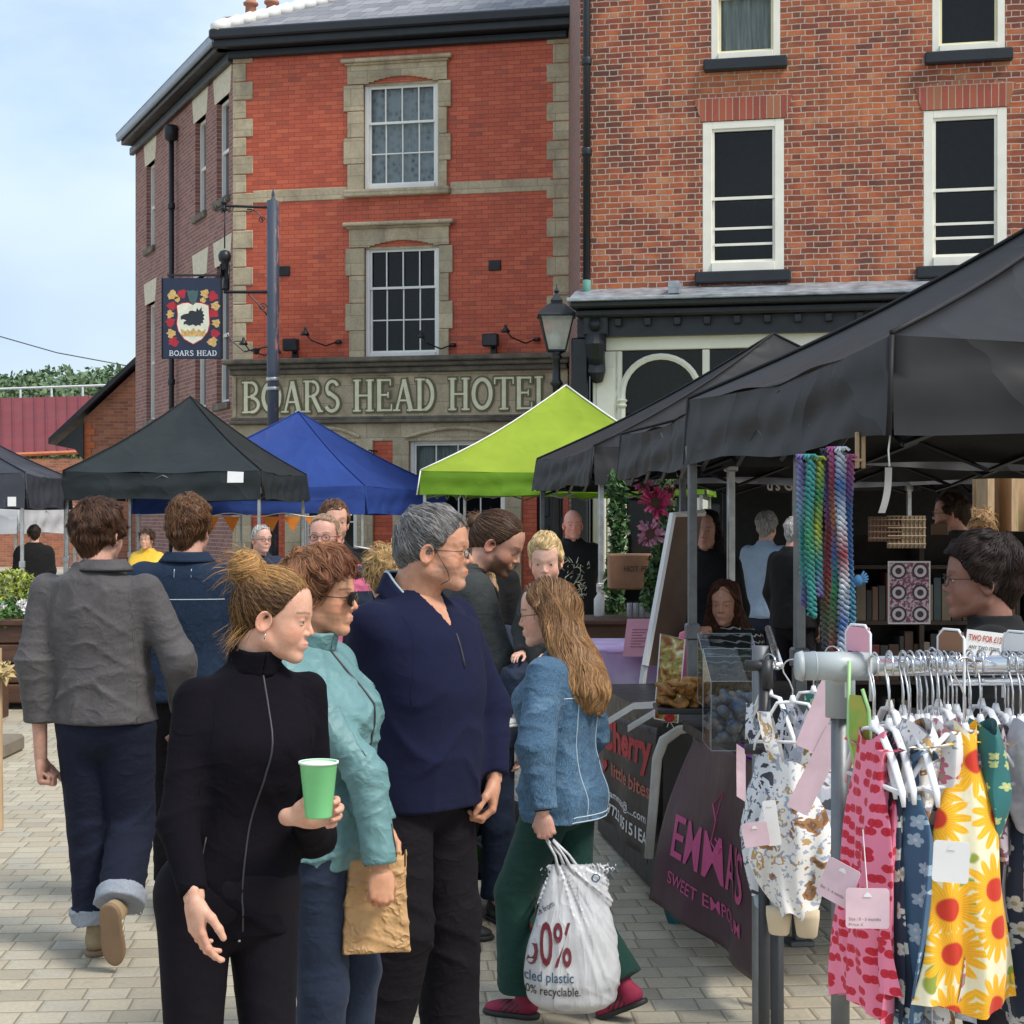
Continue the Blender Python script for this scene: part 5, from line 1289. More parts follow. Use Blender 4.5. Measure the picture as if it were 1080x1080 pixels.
# wood on the skyline
def leaf_mat(name, c1, c2):
    m, nt, b = newmat(name); g = G(nt); o = g.obj(); gi = g.n('ShaderNodeNewGeometry')
    n = g.noise(o, .35, 3); k = g.m('ADD', g.m('MULTIPLY', gi.outputs['Random Per Island'], .5), g.m('MULTIPLY', n, .6))
    g.put(b.inputs['Base Color'], g.ramp(k, [(.25, c1), (.8, c2)])); b.inputs['Roughness'].default_value = .6; return m
M['leaf_far'] = leaf_mat('far_foliage', (.055, .11, .05), (.15, .22, .10))
def leaves(centers, radii, n, size, seed, squash=.8):
    rng = np.random.default_rng(seed); centers = np.asarray(centers, float); radii = np.asarray(radii, float)
    pr = radii**2/np.sum(radii**2); k = rng.choice(len(centers), n, p=pr)
    v = rng.normal(size=(n, 3)); v /= np.linalg.norm(v, axis=1, keepdims=True); r = radii[k]*(rng.random(n)**.35)
    c = centers[k]+v*r[:, None]*A(1, 1, squash); a = rng.normal(size=(n, 3)); a /= np.linalg.norm(a, axis=1, keepdims=True)
    b = np.cross(a, rng.normal(size=(n, 3))); b /= np.linalg.norm(b, axis=1, keepdims=True); s_ = (size*(.6+.8*rng.random(n)))[:, None]
    V = np.stack([c-a*s_, c+b*s_*.45, c+a*s_, c-b*s_*.45], 1).reshape(-1, 3); return V, np.arange(4*n).reshape(-1, 4)
rg = random.Random(5); cs = []; rs_ = []
for k in range(60):
    px = -90+k*5.2+rg.uniform(-3, 3); top = np.interp(px, [-90, 0, 25, 45, 60, 85, 100, 120, 140, 230], [388, 389, 391, 387, 382, 393, 387, 381, 383, 386])+rg.uniform(-1, 4)
    d = rg.uniform(165, 200); p = P(px, top, d); r = rg.uniform(2.2, 4.2); cs.append((p.x, p.y, p.z-r*.8)); rs_.append(r)
    for j in range(2): cs.append((p.x+rg.uniform(-3, 3), p.y-4, p.z-r-2-3*j)); rs_.append(r*1.1)
V_, F_ = leaves(cs, rs_, 34000, .42, 3); tag(mk('woodland', V_, F_, M['leaf_far']), kind='stuff')
tag(MB().add([P(-500, 425, 210), P(300, 425, 210), P(300, 545, 170)-Vector((0, 0, 2)), P(-500, 545, 170)-Vector((0, 0, 2))], [(0, 1, 2, 3)]).build('hillside', pm('hill_green', (.05, .085, .035), .9)), kind='structure')
c = MB(); c.tube([P(-10, 352, 90)+Vector((0, 0, 0)), P(60, 372, 95), P(146, 388, 100)], .03, 4); tag(c.build('overhead_cable', M['iron']), 'thin dark cable crossing the sky at far left above the trees', 'cable')
# ================================================================ street furniture
def up(px, py, d, o): p = P(px, py, d); return (p.x-o[0], p.y-o[1], p.z)
# hanging pub sign on its post
dS = 27.4; base = P(288, 0, dS); ps = thing('sign_post', 'tall dark grey post with flaking red paint carrying the pictorial pub sign', 'post', (base.x, base.y, 0))
g_ = dS/F
def sz(py): return HC+(HY-py)*g_
def sx(px): return (px-288)*g_
m = MB(); m.lathe([(.094, 0), (.094, sz(400)), (.103, sz(399)), (.103, sz(390)), (.103, sz(212)), (.05, sz(211)), (.02, sz(208)), (.03, sz(206)), (.008, sz(200)), (.003, sz(197))], (0, 0, 0), 18)
def pole_mat():
    m, nt, b = newmat('flaking_pole'); g = G(nt); o = g.obj(); q = g.sep(o)
    n = g.noise(g.map(o, (9, 9, 1.6)), 1.6, 5, .7); side_ = g.mapr(q[0], .02, .07, 0., 1.)
    k = g.m('MULTIPLY', g.mapr(n, .52, .60, 0., 1.), side_)
    g.put(b.inputs['Base Color'], g.mix(k, (.055, .068, .10), (.42, .20, .20))); b.inputs['Roughness'].default_value = .5; return m
m.build('post', pole_mat(), ps, True)
m = MB(); m.lathe([(.110, 0), (.115, .01), (.115, .05), (.110, .06)], (0, 0, sz(402)), 16); m.lathe([(.107, 0), (.112, .01), (.112, .05), (.107, .06)], (0, 0, sz(412)), 16); m.build('collar', M['alu'], ps, True)
m = MB(); m.tube([(0, 0, sz(219)), (sx(236), 0, sz(217))], .022, 8); m.tube(arc((sx(262), 0, sz(236)), .24, .2, pi/2+.1, 8), .012, 6)
m.lathe([(.03, -.10), (.05, -.05), (.035, 0), (.06, .05), (.03, .09), (.012, .13)], (sx(236), 0, sz(217)), 10)
for a in range(6): m.tube([(sx(236), 0, sz(219)), (sx(236)+.14*cos(a), .1*sin(a), sz(219)-.06), (sx(236)+.17*cos(a), .12*sin(a), sz(219)+.03)], .010, 5)
m.tube([(0, 0, sz(308)), (sx(236), 0, sz(308))], .026, 8); m.tube([(-.08, 0, sz(334)), (sx(272), 0, sz(320)), (sx(262), 0, sz(310))], .014, 6)
for c_, r_ in (((sx(277), sz(324)), .07), ((sx(276), sz(232)), .06)): m.tube([(c_[0]+r_*(1-t/14)*cos(t*.8), 0, c_[1]+r_*(1-t/14)*sin(t*.8)) for t in range(13)], .009, 5)
m.build('bracket_arm', M['iron'], ps)
m = MB(); m.box(sx(232), sx(242), -.05, .05, sz(306), sz(278), bev=.02); m.lathe([(.05, -.16), (.07, -.12), (.06, -.02), (.10, .02), (.11, .10), (.08, .17), (.03, .19)], (sx(237), 0, sz(276)), 14); m.tube([(sx(237), 0, sz(218)), (sx(237), 0, sz(262))], .012, 5)
m.build('camera_dome', M['iron'], ps, True)
m = MB(); m.tube([(-.05, 0, sz(365)), (sx(258), -.02, sz(371)), (sx(243), -.05, sz(358)), (sx(240), -.05, sz(353))], .013, 6); m.lathe([(.02, 0), (.05, .03), (.07, .09), (.03, .11)], (sx(270), 0, sz(374)), 10); m.build('sign_light', M['iron'], ps)
sg = thing('pub_sign', 'hanging navy pub sign painted with a shield and black boar head', 'sign', (base.x+sx(203), base.y-.02, sz(336)))
hw, hh = 31*g_, 42.5*g_
m = MB(); m.box(-hw, hw, -.03, .03, -hh, hh, bev=.01); m.build('board', pm('sign_navy', (.012, .022, .055), .35), sg)
m = MB(); m.box(-hw+.08, hw-.02, -.025, .025, hh+.03, hh+.06); m.box(-hw+.1, -hw+.13, -.02, .02, hh-.01, hh+.03); m.box(hw-.1, hw-.07, -.02, .02, hh-.01, hh+.03); m.box(-hw-.015, -hw, -.04, .04, -hh, hh); m.box(hw, hw+.015, -.04, .04, -hh, hh); m.build('frame', M['iron'], sg)
def sp(pts, name, mat, k=0.): 
    pts = [(((x-203.5)*g_), ((336-y)*g_)) for x, y in pts]; mb = MB(); mb.prism(pts, lambda u, v, t: (u, -.032-k-t, v), .002); return mb
def blobs(cs, mat, k, name, seed=1):
    rg = random.Random(seed); mb = MB()
    for cx, cy, r in cs:
        n = 14; mb.prism([((cx-203.5)*g_+r*g_*(1+.28*sin(i*3+cx))*cos(2*pi*i/n), (336-cy)*g_+r*g_*(1+.28*cos(i*5+cy))*sin(2*pi*i/n)) for i in range(n)], lambda u, v, t: (u, -.032-k-t, v), .002)
    mb.build(name, mat, sg)
RED = pm('sign_red', (.45, .015, .03), .4); GOLD = pm('sign_gold', (.72, .46, .16), .4, var=.3, scale=30); CRM = pm('sign_cream', (.80, .78, .62), .4)
blobs([(193, 310, 4.5), (226, 313, 5), (182, 323, 4.5), (226, 331, 5), (181, 340, 4.8), (228, 352, 4.5), (184, 361, 5)], RED, 0, 'red_mantling')
blobs([(183, 312, 5), (217, 310, 4.5), (228, 323, 4.5), (181, 332, 4), (229, 341, 4.2), (182, 352, 4.5), (225, 361, 5), (188, 316, 3), (215, 317, 3)], GOLD, .0025, 'gold_mantling')
sh = [(188, 323), (194, 320.5), (200, 320), (204, 322), (208, 320), (214, 320.5), (221, 323), (221.5, 333), (222, 342), (220, 350), (214, 358), (205, 363), (196, 358), (190, 350), (188, 342), (189, 333)]
sp([((x-204.8)*1.06+204.8, (y-341)*1.05+341) for x, y in sh], 0, 0, .005).build('shield_border', RED, sg); sp(sh, 0, 0, .0075).build('shield', CRM, sg)
bo = [(192, 334), (195, 332), (200, 331), (201, 328.5), (204, 328), (208, 329), (209, 325), (211, 328), (214, 324), (214, 328.5), (216, 329), (215, 331), (217, 333), (215.5, 335), (217, 337), (215, 338.5), (216, 341), (213, 341.5), (213, 344), (210, 343), (208, 344.5), (205, 342.5), (201, 344), (197, 342), (195, 343), (195, 340), (198, 338.5), (195, 337), (192, 337.5)]
sp(bo, 0, 0, .010).build('boar_emblem', pm('sign_black', (.015, .022, .03), .4), sg)
he = [(198.5, 306), (201, 307.5), (204.5, 306.5), (208, 307.5), (210.5, 306), (210, 312), (208.5, 318), (205, 322.5), (201, 318), (199.2, 312)]
sp(he, 0, 0, .010).build('helmet_emblem', pm('sign_teal', (.06, .12, .12), .4), sg)
cr_ = MB()
for pts in ([(193, 352), (193, 355), (217, 355), (218, 352)], [(193, 352), (191.5, 347), (197, 350), (199, 347.5), (202, 350), (205.5, 346), (208, 350), (211, 347.5), (214, 350), (218.5, 347), (217.5, 352)]): 
    pp = [(((x-203.5)*g_), ((336-y)*g_)) for x, y in pts]; cr_.prism(pp, lambda u, v, t: (u, -.042-t, v), .002)
cr_.build('crown_emblem', GOLD, sg)
stroke_text('BOARS HEAD', lambda u, v, w_: (u, -.031-w_, v), (179.5-203.5)*g_, (230-203.5)*g_, (336-375.5)*g_, (336-370)*g_, 0, .003, .02).build('lettering', pm('sign_white', (.75, .78, .82), .4), sg)

# street lamp
dL = 24.0; bl = P(587, 0, dL); lp_ = thing('street_lamp', 'black lantern street lamp standing in front of the hotel corner', 'street lamp', (bl.x, bl.y, 0)); k = dL/F
z_ = lambda py: HC+(HY-py)*k
m = MB(); m.lathe([(.14, 0), (.14, .5), (.09, .6), (.065, .8), (.055, 2.2), (.075, 2.25), (.05, 2.3), (.055, z_(408)), (.10, z_(405)), (.06, z_(400)), (.054, z_(380)), (.09, z_(377)), (.06, z_(374)), (.12, z_(371))], n=14); m.build('post', M['iron'], lp_, True)
m = MB(); hb, ht, zb_, zt_ = .126, .24, z_(370), z_(334)
for sx_, sy_ in ((1, 1), (1, -1), (-1, 1), (-1, -1)): m.tube([(hb*sx_, hb*sy_, zb_), (ht*sx_, ht*sy_, zt_)], .014, 5)
for a, zz in ((hb, zb_), (ht, zt_)):
    for s1, s2 in (((1, 1), (1, -1)), ((1, -1), (-1, -1)), ((-1, -1), (-1, 1)), ((-1, 1), (1, 1))): m.tube([(a*s1[0], a*s1[1], zz), (a*s2[0], a*s2[1], zz)], .014, 5)
R45 = Matrix.Rotation(pi/4, 3, 'Z')
m.lathe([(.395, zt_), (.38, zt_+.03), (.18, z_(322)), (.11, z_(320)), (.12, z_(317)), (.06, z_(312)), (.024, z_(309)), (.052, z_(307)), (.01, z_(303)), (.004, z_(299))], n=4, axis=R45); m.build('lantern_frame', M['iron'], lp_)
m = MB()
for s1, s2 in (((1, 1), (1, -1)), ((1, -1), (-1, -1)), ((-1, -1), (-1, 1)), ((-1, 1), (1, 1))): m.add([(hb*s1[0], hb*s1[1], zb_), (hb*s2[0], hb*s2[1], zb_), (ht*s2[0], ht*s2[1], zt_), (ht*s1[0], ht*s1[1], zt_)], [(0, 1, 2, 3)])
m.build('lantern_glass', pm('lamp_glass', (.62, .62, .58), .3, alpha=.45), lp_)
m = MB(); m.lathe([(.06, zb_), (.09, zb_+.1), (.10, zb_+.22), (.05, zb_+.28)], n=12); m.build('bulb', pm('opal_bulb', (.72, .70, .62), .3), lp_, True)

# ================================================================ canopies
def fabric(name, c, rough=.62, sheen=.15, trans=0.):
    m, nt, b = newmat(name); g = G(nt); o = g.obj()
    n = g.noise(g.map(o, (1, 1, 1.2)), 1.9, 2, .4, .3); n2 = g.noise(g.map(o, (1, 1, .8)), 5., 2, .4)
    g.put(b.inputs['Base Color'], g.ramp(g.noise(o, 1.3, 4, .6), [(.3, tuple(x*.82 for x in c)), (.7, tuple(min(1, x*1.15) for x in c))]))
    b.inputs['Roughness'].default_value = rough; b.inputs['Sheen Weight'].default_value = 0; b.inputs['Specular IOR Level'].default_value = .22
    h = g.m('ADD', g.m('POWER', g.m('SUBTRACT', 1., g.m('MULTIPLY', g.m('ABSOLUTE', g.m('SUBTRACT', n, .5)), 2.)), 4.), g.m('MULTIPLY', n2, .25))
    g.put(b.inputs['Normal'], g.bump(h, .22, .05))
    if trans:
        tr = g.n('ShaderNodeBsdfTranslucent'); tr.inputs[0].default_value = (*c, 1); ms = g.n('ShaderNodeMixShader'); ms.inputs[0].default_value = trans
        nt.links.new(b.outputs[0], ms.inputs[1]); nt.links.new(tr.outputs[0], ms.inputs[2]); nt.links.new(ms.outputs[0], nt.nodes['Material Output'].inputs[0])
    return m
M['fab_black'] = fabric('black_canvas', (.019, .019, .0205), .55); M['fab_grey'] = fabric('charcoal_canvas', (.022, .028, .030), .6)
M['fab_blue'] = fabric('blue_canvas', (.028, .065, .27), .6, trans=.2); M['fab_lime'] = fabric('lime_canvas', (.37, .50, .05), .6, trans=.35); M['fab_s0'] = fabric('slate_canvas', (.040, .043, .055), .5); M['fab_white'] = fabric('white_canvas', (.62, .63, .66), .6, trans=.3)
M['fab_green_dark'] = fabric('green_valance', (.13, .26, .015), .6, trans=.2)
def weld(o, d=.004):
    import bmesh
    b = bmesh.new(); b.from_mesh(o.data); bmesh.ops.remove_doubles(b, verts=b.verts, dist=d); bmesh.ops.recalc_face_normals(b, faces=b.faces); b.to_mesh(o.data); b.free()
    o.data.polygons.foreach_set('use_smooth', np.ones(len(o.data.polygons), dtype=bool))
def canopy(label, C, zb, vh, za, fab, apex=None, posts=((1, 1), (1, 1), (1, 1), (1, 1)), vfab=None, pipe=None, post='alu', legs=None, sag=.10, seed=1, out=.05, flutter=.02, patch=None, group='pop-up market canopies', zs=(0, 0, 0, 0)):
    """C four ground corners: front left, front right, back right, back left"""
    C = [Vector((c[0], c[1], 0)) for c in C]; cen = sum(C, Vector())/4 if apex is None else Vector((apex[0], apex[1], 0))
    root = thing('canopy', label, 'canopy', (cen.x, cen.y, 0), 0, group); T_ = [c+Vector((0, 0, zb+vh+zs[i])) for i, c in enumerate(C)]; Ap = cen+Vector((0, 0, za))
    rg = random.Random(seed); ph = [rg.uniform(0, 6) for _ in range(8)]
    r = MB()
    for k in range(4):
        a, b = T_[k], T_[(k+1) % 4]; mid = (a+b)/2; inw = (cen+Vector((0, 0, mid.z))-mid).normalized()
        def fn(u, v, a=a, b=b, inw=inw, k=k):
            e = a.lerp(b, u); e = e+inw*(.05*sin(pi*u)); p = e.lerp(Ap, v)
            s_ = sin(pi*min(v, 1)); rid = abs(2*u-1)
            p.z -= sag*s_*(1.15-.55*rid**2)+.03*sin(pi*u)*(1-v)
            p.z += .012*sin(u*17+ph[k]+v*5)*(1-v)*sin(pi*u)+.008*sin(v*19+ph[k])*sin(pi*u)
            return p
        r.sheet(fn, 26, 18)
    ro = r.build('roof', M[fab], root, True, world=True); weld(ro)
    v = MB()
    for k in range(4):
        a, b = T_[k], T_[(k+1) % 4]; n_ = (b-a).cross(Vector((0, 0, 1))).normalized(); L_ = (b-a).length
        inw = (cen+Vector((0, 0, a.z))-(a+b)/2).normalized()
        if n_.dot(inw) > 0: n_ = -n_
        def fn(u, w_, a=a, b=b, n_=n_, k=k, L_=L_, inw=inw):
            e = a.lerp(b, u)+inw*(.05*sin(pi*u)); st = sin(pi*u)**.5
            e.z -= .03*sin(pi*u)*(1-w_)
            e = e-Vector((0, 0, vh*w_+.018*w_*sin(u*L_*3.1+ph[k])*st))
            fl = (out*w_+flutter*w_*sin(u*L_*7+ph[k+4])*st+flutter*.55*sin(u*L_*15+w_*7+ph[k])*st*(.3+w_)+.010*sin(w_*9+u*4+ph[k])*st)
            return e+n_*fl
        v.sheet(fn, 48, 9)
    vo = v.build('valance', M[vfab or fab], root, True, world=True); weld(vo, .012)
    p = MB()
    for k in range(4):
        a = T_[k]; pts = []
        for i in range(9): t = i/8; q = a.lerp(Ap, t); q.z -= sag*sin(pi*t)*.6; pts.append(q+Vector((0, 0, .008)))
        p.tube(pts, .010, 5); n2 = (a-cen); n2.z = 0; n2.normalize(); p.tube([a, a+n2*out-Vector((0, 0, vh))], .009, 5)
    p.build('seam_piping', M[pipe or fab], root, True, world=True)
    for i, (c, on) in enumerate(zip(C, posts)):
        if not on: continue
        lc = Vector((legs[i][0], legs[i][1], 0)) if legs else c+(cen-c).normalized()*.06
        ang = math.atan2((C[1]-C[0]).y, (C[1]-C[0]).x)
        mb = MB(); Mx = Matrix.Translation(lc) @ Matrix.Rotation(ang, 4, 'Z')
        mb.box(-.020, .020, -.020, .020, 1.05, zb+vh-.04, Mx, .004); mb.box(-.0245, .0245, -.0245, .0245, .02, 1.15, Mx, .004); mb.box(-.05, .05, -.05, .05, 0, .02, Mx, .004)
        mb.box(-.033, .033, -.033, .033, 1.10, 1.18, Mx, .008); mb.box(-.035, .035, -.035, .035, zb+vh-.30, zb+vh-.22, Mx, .008); mb.build('leg', M[post if isinstance(post, str) else post[i]], root, world=True)
    tr = MB()
    for k in range(4):
        a, b = C[k]+(cen-C[k]).normalized()*.08, C[(k+1) % 4]+(cen-C[(k+1) % 4]).normalized()*.08; z1, z2 = zb+vh-.06, zb+vh-.34
        for i in range(4):
            p0, p1 = a.lerp(b, i/4), a.lerp(b, (i+1)/4)
            for za_, zc_ in ((z1, z2), (z2, z1)): tr.tube([(p0.x, p0.y, za_), (p1.x, p1.y, zc_)], .011, 4)
    for k in range(4): a = C[k]+(cen-C[k]).normalized()*.08; tr.tube([(a.x, a.y, zb+vh-.10), tuple(a.lerp(cen, .5)+Vector((0, 0, (zb+vh+za)/2-.25))), (cen.x, cen.y, za-.10)], .013, 4)
    tr.build('scissor_frame', M['iron'] if 'black' in fab else M['steel'], root, world=True)
    return root, T_, Ap
c1 = canopy('charcoal pop-up canopy with small white maker patch, in front of the blue one', [(-5.93, 21.9), (-3.23, 21.4), (-2.97, 24.0), (-5.66, 24.5)], 1.92, .38, 3.36, 'fab_grey', pipe='fab_black', post='alu', seed=3)
m = MB(); pa, pb = P(240, 497, 21.33), P(257, 509, 21.3); m.add([(pa.x, pa.y, pa.z), (pb.x, pb.y, pa.z-.01), (pb.x, pb.y-.03, pb.z), (pa.x, pa.y-.03, pb.z)], [(0, 1, 2, 3)]); m.build('maker_patch', M['paper_white'], c1[0], world=True)
c2_ = canopy('royal blue pop-up canopy with a steep peak in front of the hotel', [(-5.5, 24.2), (-2.17, 24.5), (-1.1, 27.0), (-4.4, 26.7)], 1.74, .42, 3.32, 'fab_blue', seed=5)
c3 = canopy('lime green pop-up canopy with white edge piping below the hotel sign', [(-1.13, 20.5), (2.3, 19.8), (2.75, 22.7), (-.7, 23.4)], 1.97, .30, 3.40, 'fab_lime', vfab='fab_green_dark', pipe='white_paint', apex=(.70, 21.5), seed=6, sag=.13)
m = MB(); m.box(-.82, -.76, 20.36, 20.365, 1.70, 1.79); m.build('hang_tag', M['paper_white'], c3[0], world=True)
c0_ = canopy('slate grey pop-up canopy cut by the left edge of the photo', [(-8.7, 19.2), (-5.72, 19.5), (-5.95, 22.3), (-8.9, 22.0)], 1.80, .42, 3.12, 'fab_s0', seed=8)
m = MB(); pa, pb = P(8, 524, 19.42), P(17, 534, 19.42); m.add([(pa.x, pa.y, pa.z), (pb.x, pb.y, pa.z), (pb.x, pb.y, pb.z), (pa.x, pa.y, pb.z)], [(0, 1, 2, 3)]); m.build('maker_patch', M['paper_white'], c0_[0], world=True)
cw = canopy('white market canopy behind the slate grey one at far left', [(-9.4, 24.5), (-7.3, 24.5), (-7.0, 26.8), (-9.2, 26.8)], 1.45, .40, 2.0, 'fab_white', seed=9)
c6 = canopy('large black canopy over the clothes stall, nearest on the right', [(1.19, 5.2), (4.2, 5.6), (3.85, 8.45), (.86, 8.1)], 1.955, .315, 3.12, 'fab_black', seed=11, legs=[(1.143, 6.6), (4.1, 6.1), (3.8, 8.2), (.88, 8.1)], post='steel', out=.02, flutter=.012, sag=.09)
c5 = canopy('middle black canopy between the near and far black canopies', [(.92, 8.4), (4.0, 8.8), (3.8, 11.5), (.74, 11.25)], 1.955, .30, 2.80, 'fab_black', seed=12, posts=(1, 1, 1, 1), legs=[(1.24, 9.4), (3.9, 8.8), (3.7, 11.3), (1.09, 10.6)], post=('alu', 'alu', 'alu', 'steel'), out=.03)
c4 = canopy('far black canopy with a sharp peak in front of the shop window', [(.64, 13.0), (4.4, 13.5), (4.0, 16.4), (.24, 16.0)], 1.95, .30, 3.32, 'fab_black', seed=13, posts=(1, 1, 1, 1), legs=[(.70, 13.05), (4.3, 13.5), (3.9, 16.3), (.29, 15.9)], post=('alu', 'alu', 'alu', 'steel'))
# a dark tent with a printed valance beyond the stalls
c7 = canopy('black canopy with white printed valance deep behind the stalls', [(2.55, 15.2), (6.6, 15.6), (6.4, 18.4), (2.3, 18.0)], 2.02, .32, 3.2, 'fab_black', seed=15)
a_, b_ = P(808, 516, 15.1), P(866, 518, 15.15)
lettering("d's Grow &", lambda u, v, w_: (a_.x+(b_.x-a_.x)*u, a_.y-.05-w_, a_.z+v), M['paper_white'], c7[0], 0, 1.05, -.01, .10, world=True, bold=.02)
wb_ = MB(); wb_.box(2.3, 6.5, 18.1, 18.14, .0, 2.1); wb_.build('back_wall', M['dark_inside'], c7[0], world=True)
# orange bunting
bt = thing('bunting', 'string of orange triangular bunting flags under the blue canopy', 'bunting', P(260, 545, 23.5)-Vector((0, 0, HC)))
m = MB(); f_ = MB()
pts = [P(200+i*9, 543+2*sin(i), 23.5) for i in range(20)]; m.tube(pts, .006, 4)
m.build('string', M['paper_white'], bt, world=True)
OR = pm('orange_flag', (.75, .22, .02), .7)
for i, px in enumerate((222, 244, 286, 308, 330)):
    a = P(px-9, 545, 23.5); b_ = P(px+9, 545, 23.5); c_ = P(px+1, 561, 23.5); f_ = MB(); f_.add([a, b_, c_, a+Vector((0, .004, 0)), b_+Vector((0, .004, 0)), c_+Vector((0, .03, 0))], [(0, 2, 1), (3, 4, 5), (0, 1, 4, 3)]); f_.build('flag', OR, bt, world=True)

# planter, bench and easel at the left edge
LEAFY = leaf_mat('shrub_leaf', (.10, .17, .02), (.42, .44, .06)); LEAFG = leaf_mat('green_leaf', (.03, .09, .02), (.12, .25, .05)); M['ivy'] = leaf_mat('ivy_leaf', (.015, .045, .015), (.07, .16, .04))
pl_ = thing('planter', 'dark wooden planter box with yellow shrub and white flowers, left edge', 'planter', (-4.62, 15.0, 0))
m = MB()
for k in range(4): m.box(-.75, .62, -.4, .4, .06+k*.175, .06+k*.175+.165, bev=.012)
m.box(-.79, .66, -.44, .44, .74, .80, bev=.012); m.build('box', M['wood_dark'], pl_)
V_, F_ = leaves([(-.4, 0, 1.02), (0.1, .1, 1.05), (.35, 0, .93), (-.1, -.2, .95)], [.26, .24, .18, .2], 2600, .025, 21); mk('shrub', V_, F_, LEAFY, pl_)
V_, F_ = leaves([(-.3, -.3, .82), (.1, -.32, .83), (.45, -.25, .83), (.2, 0, .85)], [.16, .17, .15, .2], 2200, .022, 22); mk('foliage', V_, F_, LEAFG, pl_)
V_, F_ = leaves([(.30, -.35, .93), (.42, -.33, .90), (.1, -.35, .91), (.36, -.38, .87)], [.05, .05, .045, .05], 260, .028, 23); mk('flowers', V_, F_, M['paper_white'], pl_)
bn = thing('bench', 'low slatted wooden bench under the planter box', 'bench', (-4.62, 13.9, 0)); m = MB()
for k in range(6): m.box(-.62+k*.155, -.62+k*.155+.13, -.25, .3, .40, .44, bev=.008)
m.build('seat', pm('bench_slat', (.16, .10, .08), .7), bn)
for x in (-.5, .25):
    m = MB(); m.box(x, x+.08, -.2, .25, 0, .40, bev=.008); m.build('leg', M['wood_dark'], bn)
ez = thing('easel', 'pale wooden easel leg with straw tied to it at the left edge', 'easel', (-2.80, 9.0, 0)); m = MB()
m.tube([(0.02, 0, 0), (-.02, .1, .98)], .022, 6); m.tube([(-.4, .1, 0), (-.3, .12, 1.2)], .022, 6); m.box(-.4, .0, .05, .09, .45, .50); m.build('frame', M['wood_pale'], ez)
V_, F_ = leaves([(0, 0, .86), (-.05, 0, .84)], [.09, .08], 160, .05, 25, .3); mk('straw', V_, F_, pm('straw', (.55, .42, .2), .8), ez)
# kerb behind the walkers at far left
tag(MB().box(-9, -3.55, 11.6, 12.1, 0, .12, bev=.02).build('kerb', pm('kerb_stone', (.20, .17, .13), .9, bump=.3)), kind='structure')
# ================================================================ the people
def front(ctx, x, z, off=.002, sgn=1., f=None):
    """points on the garment's front (sgn=1) or back surface, in person space before leaning"""
    f = f or ctx['topf']; x = np.atleast_1d(np.asarray(x, float)); z = np.atleast_1d(np.asarray(z, float)); x, z = np.broadcast_arrays(x, z)
    y = np.full(x.shape, .34*sgn)
    for _ in range(60): y = y-sgn*np.clip(f(np.stack([x, y, z], 1)), -.02, .05)*.8
    return np.stack([x, y+sgn*off, z], 1)
def onbody(ctx, x, z, off=.002, sgn=1.): return [Vector(v) for v in ctx['W'](ctx['LN'](front(ctx, x, z, off, sgn)))]
def loc_(at, yaw, H):
    R = Rz(yaw); s = H/1.75
    def f(px, py, d): p = P(px, py, d); return tuple((A(p.x-at[0], p.y-at[1], p.z)@R)/s)
    def v(x, y, z): return tuple(A(x, y, z)@R)
    return f, v
def at_(px, d): return ((px-540)/F*d, d)
FEM = dict(fem=True, wide=.94, jaw=.85, nose=.95)
FAIR = (.66, .40, .29); TAN = (.50, .26, .16); PINK = (.62, .33, .25)
black_knit = cloth('black_softshell', (.006, .005, .008), .9, 0, .7, 8, spec=.10)
leggings = cloth('charcoal_leggings', (.010, .008, .012), .85, 0, .3, 7, spec=.12)
teal = cloth('teal_shell', (.125, .25, .26), .5, .05, 1.3, 10, weave=900, spec=.45)
navy_fl = cloth('navy_fleece', (.007, .009, .034), .95, 0, .35, 6, weave=1200)
dark_tr = cloth('dark_trousers', (.011, .009, .012), .85, 0, 1.2, 8, spec=.12)
grey_wax = cloth('grey_waxed_cotton', (.085, .078, .080), .72, .15, 1.1, 8, c2=(.11, .10, .10))
indigo = cloth('indigo_denim', (.007, .009, .021), .9, 0, .8, 8, kind='denim', c2=(.014, .020, .045))
denim = cloth('washed_denim', (.030, .080, .15), .9, .2, 1.3, 9, kind='denim', c2=(.19, .31, .43))
denim_d = cloth('dark_denim_jacket', (.009, .019, .042), .9, 0, .8, 8, kind='denim', c2=(.025, .050, .095))
green_tr = cloth('bottle_green_cord', (.010, .045, .035), .85, .3, .8, 7)
navy_tr = cloth('navy_trousers', (.018, .028, .055), .8, .2, .8, 8)
turnup = cloth('denim_turn_up', (.30, .33, .38), .9, .1, .4, 12)
grey_shirt = cloth('grey_overshirt', (.040, .045, .045), .85, .2, .9, 8)
black_c = cloth('black_cotton', (.008, .008, .009), .85, .2, .7, 8)
blue_c = cloth('pale_blue_cotton', (.32, .42, .55), .85, .2, .8, 8)
yellow_c = cloth('yellow_waterproof', (.72, .45, .04), .5, .1, .8, 8)
dark_plum = cloth('dark_plum_top', (.045, .012, .025), .85, .2, .6, 8)
pinkc = cloth('pink_cotton', (.60, .14, .25), .85, .2, .6, 8); whitec = cloth('white_cotton', (.72, .72, .72), .8, .1, .6, 8)
SUEDE = pm('tan_suede', (.34, .25, .14), .85, var=.15); GUM = pm('gum_sole', (.22, .14, .08), .7); WHT = pm('white_leather', (.7, .7, .68), .5); BLKR = pm('black_rubber', (.02, .02, .02), .6); REDS = pm('dark_red_suede', (.30, .02, .06), .8, var=.2)
ZIP = pm('zip_metal', (.6, .6, .62), .3, .9); ZIPT = pm('zip_tape', (.03, .03, .036), .5); FRAME = pm('spectacle_wire', (.05, .045, .04), .3, .6); LENS = pm('dark_lens', (.02, .012, .010), .06)
CLEAR = M['glass']

